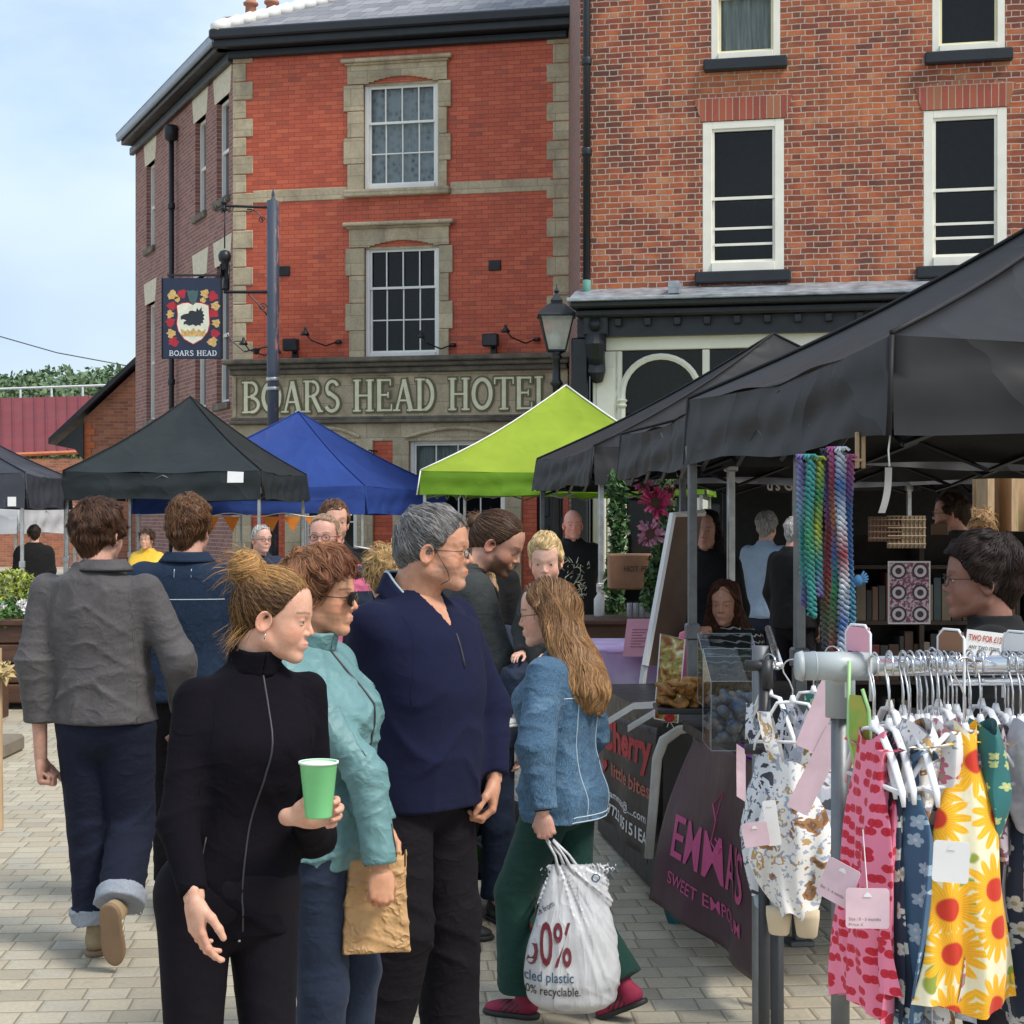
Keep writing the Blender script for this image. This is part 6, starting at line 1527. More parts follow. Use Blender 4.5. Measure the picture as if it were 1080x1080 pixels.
# --- 1 woman with a bun, nearest
a = at_(241, 3.89); yw = radians(-152); Hh = 1.60; Lp, Lv = loc_(a, yw, Hh)
def ex(c):
    zz = np.linspace(.80, 1.52, 30); xx = .010*np.sin((zz-.8)*9); p = onbody(c, xx, zz, .001)
    m = MB(); m.tube(p, .0028, 6); o = m.build('zip', ZIPT, c['root'], True, world=True)
    m = MB(); q = p[-1]; m.tube([q, q+Vector((0, -.006, -.012)), q+Vector((0, -.008, -.020))], [.005, .0045, .003], 6); m.tube(arc(q+Vector((0, -.010, -.028)), .0055, 0, 2*pi, 12), .0016, 5); q = p[0]; m.tube([q, q+Vector((0, -.003, -.010))], .004, 6); m.build('zip_puller', ZIP, o, True, world=True)
    m = MB(); zz = np.linspace(.90, 1.06, 8); m.tube(onbody(c, .105+zz*0+.02*(1.06-zz)/.16, zz, .0), .0022, 5); m.build('pocket_zip', ZIPT, c['root'], True, world=True)
    m = MB(); pts = HP(c, [(.080, .000, -.040), (.088, .002, -.046), (.086, .001, -.056), (.079, 0, -.052)]); m.tube(pts, .0016, 6); m.build('earring', ZIP, c['root'], True, world=True)
person('woman with a messy blonde bun in a black zip-up top, holding a green cup', a, yw, Hh,
       dict(mat=black_knit, seams=(1,), ring=(.062, .004, 1.462, 1.528, .015, .004), hem=.765, w=.95, b=1.0, sw=.150, sl=(.054, .046, .035), fold=.011, ctop=1.525, cr=.050, hand_res=.0028, tab=[(z, x, y, p*(1.0+.05*(z < 1.0)), q) for z, x, y, p, q in TORSO_F]), dict(mat=leggings, r=(.100, .068, .052), w=1.12, fold=.004),
       dict(FEM, skin=(.66, .385, .275), yaw=radians(56), pitch=radians(-9), size=.97, brow=(.20, .12, .07), lip=(.55, .22, .20), red=.4, fwd=.01, nr=.048),
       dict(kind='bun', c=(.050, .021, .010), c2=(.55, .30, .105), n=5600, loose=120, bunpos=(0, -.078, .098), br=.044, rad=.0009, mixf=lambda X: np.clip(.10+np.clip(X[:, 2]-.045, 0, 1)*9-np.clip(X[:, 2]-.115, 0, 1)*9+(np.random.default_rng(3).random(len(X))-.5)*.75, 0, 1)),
       arms=dict(R=dict(sh=(.150, -.01, 1.40), el=Lp(177, 868, 3.75), wr=Lp(203, 948, 3.66), d=Lv(.16, -.1, -1), n=Lv(.75, .6, 0), curl=[.25, .35, .45, .5], thumb=.1),
                 L=dict(sh=(-.150, -.01, 1.40), el=Lp(328, 884, 3.99), wr=Lp(311, 862, 3.735), d=Lv(.93, -.05, .16), n=Lv(.05, -1, 0), curl=[.62, .66, .7, .74], thumb=.5)),
       res=.0075, hres=.0029, extras=ex, zcut=.35, seed=4, lean=(-.078, 0))
cup = thing('paper_cup', 'bright green paper cup held by the woman with the bun', 'cup', P(336, 862, 3.615)); m = MB()
m.lathe([(.0275, 0), (.029, .004), (.0405, .116), (.0425, .118), (.0425, .1215), (.0395, .1215), (.038, .116), (.029, .07)], n=36); o = m.build('cup_wall', pm('green_cup', (.20, .60, .25), .45, var=.06), cup, True)
m = MB(); m.lathe([(.0405, .1175), (.0438, .1180), (.0438, .1222), (.0400, .1222), (.039, .118)], n=36); m.build('rim', M['paper_white'], cup, True)
m = MB(); m.lathe([(.036, .1005), (.0001, .101)], n=24); m.build('drink', pm('milky_tea', (.35, .2, .1), .2), cup)

# --- 2 woman in teal jacket
a = at_(352, 4.49); yw = radians(-112); Hh = 1.615; Lp, Lv = loc_(a, yw, Hh)
def ex(c):
    glasses(c, FRAME, LENS, r=.0225, rz=.021, thick=.0018, z=-.006)
    zz = np.linspace(.82, 1.47, 24); m = MB(); m.tube(onbody(c, 0*zz, zz, .001), .004, 5); m.build('zip', ZIPT, c['root'], True, world=True)
    AR = c['AR']['R']; e, w_ = A(*AR['el']), A(*AR['wr']); f = (w_-e)/np.linalg.norm(w_-e)
    m = MB(); m.tube([Vector(v) for v in c['W'](np.array([w_-f*.115+A(.02, -.035, 0), w_-f*.02+A(.005, -.012, 0)]))], [.012*c['s'], .032*c['s']], 10); m.build('cuff_panel', black_c, c['root'], True, world=True)
    m = MB(); zz = np.linspace(.86, .98, 5); m.tube(onbody(c, .12+0*zz, zz, .0), .003, 5); m.build('pocket_zip', ZIPT, c['root'], True, world=True)
person('woman with short auburn hair and sunglasses in a teal rain jacket', a, yw, Hh,
       dict(mat=teal, seams=(1,), ring=(.068, .014, 1.46, 1.515, .04, .007), hem=.83, w=1.0, b=1.06, sl=(.062, .054, .046), fold=.019, fscale=(13, 13, 8), hood=False, ctop=1.50, cr=.054, cuff=True), dict(mat=navy_tr, r=(.098, .072, .066), w=1.1),
       dict(FEM, skin=(.58, .31, .19), yaw=radians(12), pitch=radians(-3), size=1.0, age=1., red=.5, full=.003, lip=(.5, .2, .18), fwd=.0, nose=1.05),
       dict(kind='wavy', c=(.13, .040, .020), c2=(.42, .20, .095), n=6000, vol=.022, rad=.0009, seed=3, quiff=.016, tex=1.5, mixf=lambda X: np.clip(.45-X[:, 1]*6+(np.random.default_rng(5).random(len(X))-.5)*.9, 0, 1)),
       arms=dict(R=dict(sh=(.165, -.01, 1.395), el=Lp(392, 815, 4.33), wr=Lp(401, 917, 4.30), d=Lv(.05, -.2, -1), n=Lv(-.35, .9, 0), curl=[1.25, 1.3, 1.3, 1.35], thumb=.75)),
       res=.0068, hres=.0033, extras=ex, zcut=.3, seed=11, lean=(0, -.075))

# --- 3 man in navy quarter zip
a = at_(440, 5.0); yw = radians(-128); Hh = 1.73; Lp, Lv = loc_(a, yw, Hh)
def ex(c):
    glasses(c, FRAME, CLEAR, r=.019, rz=.015, thick=.0012, z=-.008)
    m = MB(); m.tube(HP(c, [(.080, .01, .004), (.075, .050, -.060), (.066, .055, -.085), (.060, .03, -.10)]), .0012, 5); m.build('glasses_cord', FRAME, c['root'], True, world=True)
    zz = np.linspace(1.27, 1.44, 8); m = MB(); m.tube(onbody(c, 0*zz+.0, zz, .001), .0035, 5); m.build('zip', ZIPT, c['root'], True, world=True)
    # open collar, one leaf each side, pale edge
    for s in (1, -1):
        def fn(u, v, s=s):
            an = u*2.3; r = .084+.026*v; x = s*r*sin(an)*1.06; y = -.020-r*cos(an)*1.0+.012*u; z = 1.548-.062*v-.085*max(0, (an-1.2)) 
            return c['WP'](tuple(c['LN'](A(x, y, z))))
        m = MB(); m.sheet(fn, 16, 4, .004); o = m.build('collar', navy_fl, c['root'], True, world=True)
        m = MB(); m.tube([fn(i/16, -.06) for i in range(17)], .0038, 6); m.build('collar_trim', pm('pale_blue_trim', (.45, .58, .62), .7), o, True, world=True)
person('stocky grey-haired man with glasses in a navy quarter-zip fleece and dark trousers', a, yw, Hh,
       dict(mat=navy_fl, seams=(1,), hem=.845, w=1.08, b=1.34, sl=(.068, .058, .046), fold=.016, fscale=(6, 6, 4), ctop=1.500, cr=.066, vcut=1.385, body=(1.0, 1.28), tab=[(z, x, y+(.02 if .9 < z < 1.25 else 0), p, q) for z, x, y, p, q in TORSO_M]),
       dict(mat=dark_tr, r=(.112, .094, .092), w=1.12, fold=.016, fz=15),
       dict(skin=(.55, .29, .185), yaw=radians(32), pitch=radians(-2), size=1.04, wide=1.06, full=.006, jaw=1.15, beard=.28, beardc=(.35, .25, .2), red=.35, age=1., fwd=.035, nose=1.1, nr=.064, nb=.078, browk=.5, brow=(.12, .10, .09)),
       dict(kind='short', c=(.065, .062, .06), c2=(.34, .33, .32), n=5200, rad=.0010, quiff=.004, nape=.026, fwd=.9),
       arms=dict(L=dict(sh=(-.19, -.01, 1.40), el=Lp(518, 745, 5.15), wr=Lp(521, 822, 5.05), d=Lv(-.05, -.1, -1), n=Lv(-1, 0, 0), curl=.8),
                 R=dict(sh=(.19, -.01, 1.40), el=Lp(375, 745, 5.05), wr=Lp(392, 850, 4.95), d=Lv(0, -.1, -1), n=Lv(1, 0, 0))),
       legs=dict(R=dict(hip=(.095, 0, .88), kn=(.13, .05, .49), an=(.15, -.04, .09)), L=dict(hip=(-.095, 0, .88), kn=(-.13, .02, .49), an=(-.15, .0, .09))),
       res=.009, hres=.0035, extras=ex, shoes=dict(up=BLKR, sole=BLKR), seed=8)

# --- 4 girl in denim jacket
a = at_(592, 5.65); yw = radians(62); Hh = 1.475; Lp, Lv = loc_(a, yw, Hh)
def ex(c):
    glasses(c, FRAME, None, r=.021, rz=.018, thick=.0016, z=-.004)
    m = MB(); w_ = c['WP'](c['AR']['L']['wr']); e = c['WP'](c['AR']['L']['el']); d = (w_-e).normalized(); q = w_-d*.01; x = d.cross(Vector((0, 0, 1))).normalized(); y = d.cross(x); m.tube([q+x*.027*cos(t*pi/6)+y*.022*sin(t*pi/6) for t in range(13)], .003, 5); m.build('wristband', black_c, c['root'], True, world=True)
    # white stitched seams on the back
    m = MB()
    for x_ in (-.085, .085): zz_ = np.linspace(.82, 1.30, 18); m.tube(onbody(c, x_*(1+.3*(zz_-.82)), zz_, .0, -1.), .002, 4)
    for zz, x0, x1 in ((1.30, -.16, .16), (.815, -.17, .17), (.835, -.17, .17)): xx = np.linspace(x0, x1, 22); m.tube(onbody(c, xx, zz+0*xx, .0, -1.), .0022, 4)
    m.build('seam_stitching', pm('pale_stitch', (.45, .55, .62), .8), c['root'], True, world=True)
person('girl with long wavy light brown hair in an oversized blue denim jacket', a, yw, Hh,
       dict(mat=denim, seams=(-1, 1), hem=.805, w=1.14, b=1.26, sl=(.076, .072, .054), fold=.020, ctop=1.48, cr=.054, cuff=True, band=.045, fscale=(8, 8, 5)),
       dict(mat=green_tr, r=(.100, .085, .096), w=1.08, fold=.010),
       dict(FEM, skin=(.66, .40, .30), yaw=radians(18), pitch=radians(-6), size=1.10, red=.6, fwd=.02),
       dict(kind='long', c=(.12, .058, .027), c2=(.46, .26, .115), n=6500, rad=.0013, seed=5, mixf=lambda X: np.clip(.35-X[:, 2]*1.6+(np.random.default_rng(6).random(len(X))-.5)*.9, 0, 1)),
       arms=dict(L=dict(sh=(-.165, -.01, 1.39), el=Lp(565, 790, 5.42), wr=Lp(573, 858, 5.38), d=Lv(.15, -.1, -1), n=Lv(.2, 1, 0), curl=[1.35, 1.35, 1.4, 1.4], thumb=.8, skin=(.58, .34, .27)),
                 R=dict(el=(.24, -.02, 1.12), wr=(.22, .1, .9))),
       legs=dict(L=dict(hip=(-.088, 0, .88), kn=(-.09, .16, .50), an=(-.09, .13, .085), toe=(-.1, 1, 0), pit=.0), R=dict(hip=(.088, 0, .88), kn=(.085, .0, .48), an=(.06, -.25, .13), toe=(.0, 1, 0), pit=-.45)),
       res=.008, hres=.0035, extras=ex, shoes=dict(up=REDS, sole=BLKR, trim=BLKR), seed=21)

# --- 5 man in grey jacket walking away
a = at_(111, 6.40); yw = radians(-4); Hh = 1.765; Lp, Lv = loc_(a, yw, Hh)
def ex(c):
    m = MB()
    def fn(u, v):
        an = (u-.5)*3.4; r = .072+.026*v; return c['WP']((r*sin(an)*1.12, -.022-r*cos(an)*1.0+.004, 1.522-.040*v-.0*abs(an)))
    m.sheet(fn, 24, 4, .005); o = m.build('collar', grey_wax, c['root'], True, world=True)
    m = MB(); m.tube([fn(i/24, 1.02) for i in range(25)], .0045, 6); m.build('collar_trim', black_c, o, True, world=True)
    m = MB(); zz = np.linspace(.91, 1.40, 16); m.tube(onbody(c, .155+0*zz, zz, -.001, -1.), .002, 4); m.tube(onbody(c, -.155+0*zz, zz, -.001, -1.), .002, 4); m.build('seam_stitching', grey_wax, c['root'], True, world=True)
person('dark-haired man seen from behind in a grey waxed jacket, turned-up jeans and striped trainers', a, yw, Hh,
       dict(mat=grey_wax, seams=(-1,), hem=.905, w=1.02, b=1.15, sl=(.070, .062, .052), fold=.018, ctop=1.515, cr=.062, band=.05),
       dict(mat=indigo, r=(.106, .088, .082), turn=turnup, hem=.10, fold=.012, w=1.05),
       dict(skin=(.55, .32, .24), yaw=radians(-14), size=1.02, red=.4),
       dict(kind='tousled', c=(.028, .014, .009), c2=(.12, .055, .03), n=6500, vol=.015, rad=.0012, tex=1.6, wild=1.1, seed=7, lift=.006, fwd=.1, nape=.030),
       arms=dict(L=dict(sh=(-.19, -.01, 1.40), el=(-.245, -.06, 1.13), wr=Lp(43, 800, 6.38), d=(.0, .1, -1), n=(1, .1, 0), curl=[1.35, 1.4, 1.4, 1.4], thumb=.5),
                 R=dict(sh=(.19, -.01, 1.40), el=(.305, -.02, 1.14), wr=(.27, .14, .92), curl=.8)),
       legs=dict(L=dict(hip=(-.088, 0, .90), kn=(-.075, .06, .49), an=(-.055, .06, .085), toe=(-.15, 1, 0), pit=0.), R=dict(hip=(.088, 0, .90), kn=(.085, .06, .50), an=(.105, -.18, .215), toe=(.05, 1, 0), pit=-1.35)),
       res=.0085, hres=.004, extras=ex, shoes=dict(up=SUEDE, sole=GUM, trim=WHT), seed=31, lean=(-.035, 0))

# --- 6 man in dark denim jacket walking away
a = at_(198, 7.1); Lp, Lv = loc_(a, 0, 1.78)
def ex(c):
    m = MB()
    def fn(u, v):
        an = (u-.5)*3.6; r = .074+.028*v; return c['WP']((r*sin(an)*1.12, -.022-r*cos(an), 1.522-.040*v))
    m.sheet(fn, 24, 4, .005); m.build('collar', denim_d, c['root'], True, world=True)
    m = MB()
    for x in (-.035, .035): m.tube(onbody(c, [x, x], [1.42, 1.455], .0, -1.), .002, 4)
    xx = np.linspace(-.17, .17, 20); m.tube(onbody(c, xx, 1.33+0*xx, .0, -1.), .002, 4); m.build('seam_stitching', pm('pale_stitch', (.45, .55, .62), .8), c['root'], True, world=True)
person('man seen from behind in a dark blue denim jacket, walking beside the grey jacket', a, radians(2), 1.78,
       dict(mat=denim_d, seams=(-1,), hem=.90, w=1.16, b=1.2, sl=(.080, .072, .056), fold=.012, ctop=1.51, band=.05), dict(mat=dark_tr, r=(.10, .08, .075)),
       dict(skin=(.58, .33, .25), yaw=radians(-12), size=1.02), dict(kind='tousled', c=(.06, .028, .014), c2=(.24, .12, .06), n=5000, vol=.018, rad=.0013, tex=1.5, wild=1.1, seed=9, lift=.006, nape=.030, fwd=.2),
       legs=dict(R=dict(kn=(.09, .04, .49), an=(.10, -.22, .20), toe=(0, 1, 0), pit=-1.2), L=dict(kn=(-.09, .12, .49), an=(-.09, .14, .085), toe=(0, 1, 0)),),
       res=.010, hres=.005, extras=ex, shoes=dict(up=SUEDE, sole=GUM, trim=WHT), seed=33)

# --- 7 man with tied back hair looking down at a toddler
a = at_(474, 6.75); yw = radians(-72)
def ex(c):
    m = MB(); zz = np.linspace(1.12, 1.44, 14)
    for x in (-.11, .11): m.tube(onbody(c, x+0*zz, zz, .006), .016, 8, flat=.5)
    m.build('backpack_strap', black_c, c['root'], True, world=True)
person('bearded man with brown hair tied back in a grey overshirt, looking down at the toddler', a, yw, 1.75,
       dict(mat=grey_shirt, ring=(.070, .012, 1.455, 1.50, .3, .006), hem=.84, w=1.1, sl=(.078, .068, .052), fold=.012, ctop=1.52), dict(mat=dark_tr),
       dict(skin=(.52, .29, .21), yaw=radians(-30), pitch=radians(-26), beard=.85, beardc=(.10, .055, .03), red=.7, size=1.03, fwd=.05),
       dict(kind='tail', c=(.035, .018, .011), c2=(.15, .080, .045), n=3600, rad=.0012, br=.022, seed=12), lean=(0, .08),
       arms=dict(L=dict(el=(-.20, .16, 1.12), wr=(-.08, .36, 1.05), d=(.5, .8, 0), n=(0, 0, 1), curl=.4), R=dict(el=(.22, .12, 1.12), wr=(.12, .34, 1.02), d=(-.3, .8, 0), n=(0, 0, 1), curl=.4)),
       res=.010, hres=.0045, extras=ex, shoes=dict(up=BLKR, sole=BLKR), seed=41)
a = at_(577, 6.50)
person('blond toddler carried in the arms of the bearded man', a, radians(150), .90, dict(mat=grey_shirt, hem=.80, w=1.3, b=1.5, sl=(.075, .07, .06)), dict(mat=navy_tr, r=(.11, .09, .08)),
       dict(FEM, skin=(.72, .46, .36), size=1.62, yaw=radians(25), pitch=radians(-12), full=.006, red=.7, nose=.85, browk=.3, fwd=.02, nr=.045), dict(kind='short', c=(.45, .28, .10), c2=(.85, .66, .36), n=3000, rad=.0014, fwd=.8, quiff=.0, nape=.03),
       arms=dict(R=dict(el=(.20, .05, 1.15), wr=(.12, .17, .98), d=(0, 1, 0), n=(0, 0, -1)), L=dict(el=(-.20, .05, 1.15), wr=(-.12, .17, .98), d=(0, 1, 0), n=(0, 0, -1))),
       legs=dict(R=dict(kn=(.16, .25, .80), an=(.14, .22, .52)), L=dict(kn=(-.16, .25, .80), an=(-.14, .22, .52))), res=.014, hres=.006, base_z=.665, shoes=dict(up=WHT, sole=WHT), seed=43)

# --- people further back: (label, px, d, H, yaw, top, trousers, head, hair, extra)
def simple(label, px, d, H_, yaw, topm, botm, head, hair, **k):
    t = dict(mat=topm, hem=k.pop('hem', .86), w=k.pop('w', 1.08), fold=.012); t.update(k.pop('top', {}))
    return person(label, at_(px, d), radians(yaw), H_, t, dict(mat=botm, r=(.10, .08, .075)), dict(dict(size=1.03), **head), hair, res=k.pop('res', .013), hres=k.pop('hres', .006), shoes=dict(up=BLKR, sole=BLKR), **k)
def gl_(c): glasses(c, FRAME, None, thick=.002)
stripes = lambda cen: None
simple('child with curly golden hair, almost hidden behind the man in navy', 408, 7.4, 1.53, 20, black_c, navy_tr, dict(FEM, skin=FAIR, size=1.12), dict(kind='curly', c=(.40, .22, .07), c2=(.75, .52, .24), n=2600, vol=.022, rad=.0014))
simple('fair-haired child in a yellow and navy coat behind the face of the man in navy', 504, 6.95, 1.48, 200, navy_tr, navy_tr, dict(FEM, skin=(.70, .44, .34), size=1.1), dict(kind='short', c=(.5, .33, .15), c2=(.75, .55, .3), n=1500, rad=.0014), top=dict(mats=[navy_tr, yellow_c], mif=lambda c: ((c[:, 0] < -.03) & (c[:, 0] > -.11)).astype(int)))
simple('person with brown hair standing behind the bearded man', 508, 8.8, 1.70, 150, black_c, dark_tr, dict(FEM, skin=FAIR), dict(kind='curly', c=(.10, .05, .03), c2=(.26, .14, .08), n=1500, vol=.016, rad=.0016))
def stripe_if(s, root_at, H_):
    def f(cen): return ((np.floor((cen[:, 2]-.02)/.072) % 2) == 0).astype(int)
    return f
simple('balding man with glasses in a navy and pink striped rugby top', 343, 9.2, 1.715, 172, navy_tr, dark_tr, dict(skin=(.66, .38, .30), red=.6, wide=1.05, full=.004), dict(kind='high', c=(.35, .22, .14), c2=(.60, .42, .28), n=900, vol=.003, rad=.0012, tex=.3), top=dict(mats=[navy_tr, pinkc], mif=stripe_if(0, 0, 0), w=1.2, b=1.25), extras=gl_)
def ex(c):
    m = MB(); AR = c['AR']['L']; sh, el = A(*AR['sh']), A(*AR['el'])
    for k in (-.02, 0, .02): m.tube([Vector(v) for v in c['W'](np.array([sh+A(.06, .04+k, .075), sh+A(-.02, .05+k, .062), sh+A(-.045, .060+k, -.02), el+A(-.035, .055+k, .02)]))], .006, 6)
    m.build('sleeve_stripe', WHT, c['root'], True, world=True)
simple('young man with short brown hair in a black top with three white sleeve stripes', 352, 9.9, 1.80, 195, black_c, dark_tr, dict(skin=FAIR, beard=.3), dict(kind='short', c=(.07, .035, .02), c2=(.22, .11, .06), n=1800, rad=.0016), extras=ex)
simple('white-haired older man with glasses under the blue canopy', 275, 14., 1.63, 215, navy_tr, dark_tr, dict(skin=(.66, .40, .32), red=.6), dict(kind='high', c=(.45, .43, .40), c2=(.75, .73, .7), n=600, vol=.006, rad=.002), extras=gl_, res=.016, hres=.008)
def ex(c):
    rg = random.Random(3); m = MB()
    for k in range(46):
        x, z = rg.uniform(-.11, .11), rg.uniform(1.02, 1.33); p = onbody(c, [x, x+rg.uniform(-.03, .03), x+rg.uniform(-.04, .04)], [z, z+rg.uniform(-.03, .03), z+rg.uniform(-.05, .05)], .003); m.tube(p, [.004, .009, .003], 5, flat=.4)
    m.build('shirt_print', pm('print_cream', (.55, .55, .42), .8), c['root'], world=True)
simple('bald man in a black T-shirt with a pale print, standing near the street lamp', 604, 14.3, 1.76, 185, black_c, dark_tr, dict(skin=(.66, .33, .26), red=.8), None, top=dict(short=.75, w=1.12), extras=ex, res=.014, hres=.007)
simple('person in a bright yellow raincoat behind the canopy post', 155, 18.5, 1.56, 170, yellow_c, dark_tr, dict(FEM, skin=FAIR), dict(kind='curly', c=(.05, .03, .02), c2=(.12, .07, .05), n=600, vol=.018, rad=.0025), top=dict(hem=.55, w=1.35, b=1.4), res=.018, hres=.009)
simple('person in black standing by the white canopy at far left', 36, 20.5, 1.60, 20, black_c, dark_tr, dict(skin=FAIR), dict(kind='short', c=(.03, .02, .015), c2=(.06, .04, .03), n=500, rad=.003), top=dict(w=1.35, b=1.3), res=.018, hres=.009)
simple('person in a dark hooded coat standing inside the stall behind the seated woman', 745, 10.4, 1.74, 165, black_c, dark_tr, dict(FEM, skin=(.45, .25, .18)), dict(kind='long', c=(.012, .010, .010), c2=(.03, .02, .02), n=900, rad=.002), top=dict(w=1.2, b=1.2, hood=True))
simple('white-haired man in a black jacket with a shoulder bag strap, looking right', 838, 13.0, 1.70, -50, black_c, dark_tr, dict(skin=(.66, .36, .28), red=.7, pitch=-.1), dict(kind='short', c=(.45, .42, .40), c2=(.8, .78, .76), n=1200, rad=.0018), top=dict(w=1.15, b=1.2))
simple('grey-haired woman in a pale blue top beside the white-haired man', 808, 13.9, 1.74, -30, blue_c, navy_tr, dict(FEM, skin=FAIR), dict(kind='short', c=(.35, .33, .30), c2=(.6, .58, .55), n=1500, vol=.018, rad=.0016))
simple('bearded man with black-rimmed glasses looking left beyond the stall', 1006, 11.3, 1.86, 70, grey_shirt, dark_tr, dict(skin=(.60, .32, .24), beard=.8, beardc=(.07, .035, .02), red=.4), dict(kind='short', c=(.035, .02, .012), c2=(.10, .06, .04), n=1800, rad=.0015), extras=gl_, res=.012, hres=.0055)
simple('fair-haired woman partly hidden behind the bearded man with glasses', 1034, 12.2, 1.74, 40, pinkc, dark_tr, dict(FEM, skin=FAIR), dict(kind='curly', c=(.35, .19, .08), c2=(.6, .38, .18), n=1000, vol=.016, rad=.0018))
# seated woman, hand at her mouth
zig = newmat('zigzag_knit'); m_, nt_, b_ = zig; g = G(nt_); q = g.sep(g.obj())
wv = g.m('ADD', q[2], g.m('MULTIPLY', g.m('PINGPONG', g.m('ADD', q[0], q[1]), .022), .55)); g.put(b_.inputs['Base Color'], g.mix(g.m('GREATER_THAN', g.m('FLOORED_MODULO', wv, .036), .029), (.014, .013, .014), (.50, .48, .46))); b_.inputs['Roughness'].default_value = .9
simple('seated woman with long brown hair in a black and white zigzag jumper', 768, 9.3, 1.70, 140, m_, dark_tr, dict(FEM, skin=(.56, .31, .22), yaw=.35, pitch=-.12, fwd=.03), dict(kind='long', c=(.05, .022, .014), c2=(.17, .07, .04), n=2200, rad=.0016), base_z=-.35,
       legs=dict(R=dict(hip=(.09, 0, .90), kn=(.12, .40, .92), an=(.12, .36, .46)), L=dict(hip=(-.09, 0, .90), kn=(-.12, .40, .92), an=(-.12, .36, .46))), top=dict(w=1.15, b=1.15), 
       arms=dict(R=dict(el=(.24, .22, 1.16), wr=(.08, .22, 1.40), d=(-.5, -.3, 1), n=(-.6, -.6, 0), curl=[1.0, 1.1, 1.2, 1.3]), L=dict(el=(-.26, .18, 1.12), wr=(-.08, .30, 1.10), d=(1, .3, 0), n=(0, 0, -1))), res=.010, hres=.005, seed=51)
st = thing('stool', 'dark wooden stool under the seated woman', 'stool', (*at_(768, 9.3), 0)); m = MB(); m.box(-.2, .2, -.2, .2, .40, .445, bev=.01); m.build('seat', M['wood_dark'], st)
for x in (-.17, .17):
    for y in (-.17, .17): m = MB(); m.tube([(x, y, 0), (x*.85, y*.85, .41)], .018, 6); m.build('leg', M['wood_dark'], st)
# stallholder in the shade of the nearest canopy
def ex(c):
    glasses(c, FRAME, None, thick=.0016)
simple('stallholder with short dark hair and glasses in dark clothes, in the shade behind the rail', 1042, 4.9, 1.63, 72, black_c, dark_tr, dict(FEM, skin=(.26, .13, .095), full=.005, wide=1.04, yaw=.12, size=1.08), dict(kind='tousled', c=(.010, .006, .005), c2=(.035, .018, .014), n=4000, vol=.024, rad=.0013, wild=.8, tex=1.4), top=dict(w=1.3, b=1.4, sl=(.088, .078, .06)), extras=ex, res=.010, hres=.004, seed=61)  # skin colour darkened to put the canopy's shade into it

# ================================================================ things carried
def paper_mat():
    m, nt, b = newmat('kraft_paper'); g = G(nt); o = g.obj()
    g.put(b.inputs['Base Color'], g.ramp(g.noise(o, 14, 5, .6), [(.3, (.42, .24, .10)), (.7, (.58, .35, .16))])); b.inputs['Roughness'].default_value = .6
    n = g.noise(o, 13, 3, .5, .3); h = g.m('POWER', g.m('SUBTRACT', 1., g.m('MULTIPLY', g.m('ABSOLUTE', g.m('SUBTRACT', n, .5)), 2.)), 8.); g.put(b.inputs['Normal'], g.bump(h, .7, .01)); return m
pb = thing('paper_bag', 'brown paper carrier bag held by the woman in teal', 'bag', (*at_(394, 4.42), 0)); ly = pb.location
s_ = F/4.42; z0, z1 = HC-(1000-HY)/s_, HC-(897-HY)/s_; hw = 39/s_
def bagf(X):
    Q = X@Rz(radians(14)); q = np.abs(Q-A(0, 0, (z0+z1)/2))-A(hw*.93-.006, .055, (z1-z0)/2-.003)
    d = np.linalg.norm(np.maximum(q, 0), axis=1)+np.minimum(q.max(1), 0)-.003
    t = np.clip((X[:, 2]-z0)/(z1-z0), 0, 1); Q2 = Q.copy(); d = d+.030*t**1.5*np.clip(np.abs(Q[:, 1])/.055, 0, 1)
    d = d-.006*(folds(X, (16, 16, 13), 5)-.4)
    return smax(d, -(np.maximum(np.maximum(np.abs(Q[:, 0])-hw*.86, np.abs(Q[:, 1])-.020), z1-.05-X[:, 2])), .002)
V, Fc = poly(bagf, (-hw-.05, -.1, z0-.02), (hw+.05, .1, z1+.02), .0045); mk('bag_body', V, Fc, paper_mat(), pb, True)
m = MB()
for y in (-.03, .03): m.tube([(-.04, y, z1-.03), (-.035, y, z1+.02), (0, y, z1+.045), (.035, y, z1+.02), (.04, y, z1-.03)], .004, 6)
m.build('handle', paper_mat(), pb, True)
# white plastic carrier bag
def plastic_mat():
    m, nt, b = newmat('white_plastic_film'); g = G(nt); o = g.obj(); b.inputs['Base Color'].default_value = (.50, .51, .52, 1); b.inputs['Roughness'].default_value = .28
    g.put(b.inputs['Base Color'], g.ramp(g.noise(o, 9, 4), [(.3, (.40, .40, .42)), (.7, (.60, .61, .62))]))
    n = g.noise(g.map(o, (1, 1, .28)), 20, 2, .4, .3); g.put(b.inputs['Normal'], g.bump(g.m('POWER', g.m('SUBTRACT', 1., g.m('MULTIPLY', g.m('ABSOLUTE', g.m('SUBTRACT', n, .5)), 2.)), 5.), .30, .01)); return m
PL = plastic_mat(); dB = 5.42; s_ = F/dB; gb_ = thing('carrier_bag', 'full white plastic carrier bag with printed recycling text, held by the girl', 'bag', (*at_(604, dB), 0))
zb0, zb1 = HC-(1066-HY)/s_, HC-(912-HY)/s_; hgt = zb1-zb0; bx = -(604-586)/s_
tabb = [(zb0, .0, 0, .07, .04), (zb0+.02, .0, 0, .115, .075), (zb0+.08, .0, 0, .150, .095), (zb0+.18, -.0, 0, .150, .09), (zb0+.30, .005, 0, .125, .07), (zb0+.40, .01, 0, .105, .035), (zb1-.02, .02, 0, .095, .020), (zb1, .02, 0, .094, .012)]
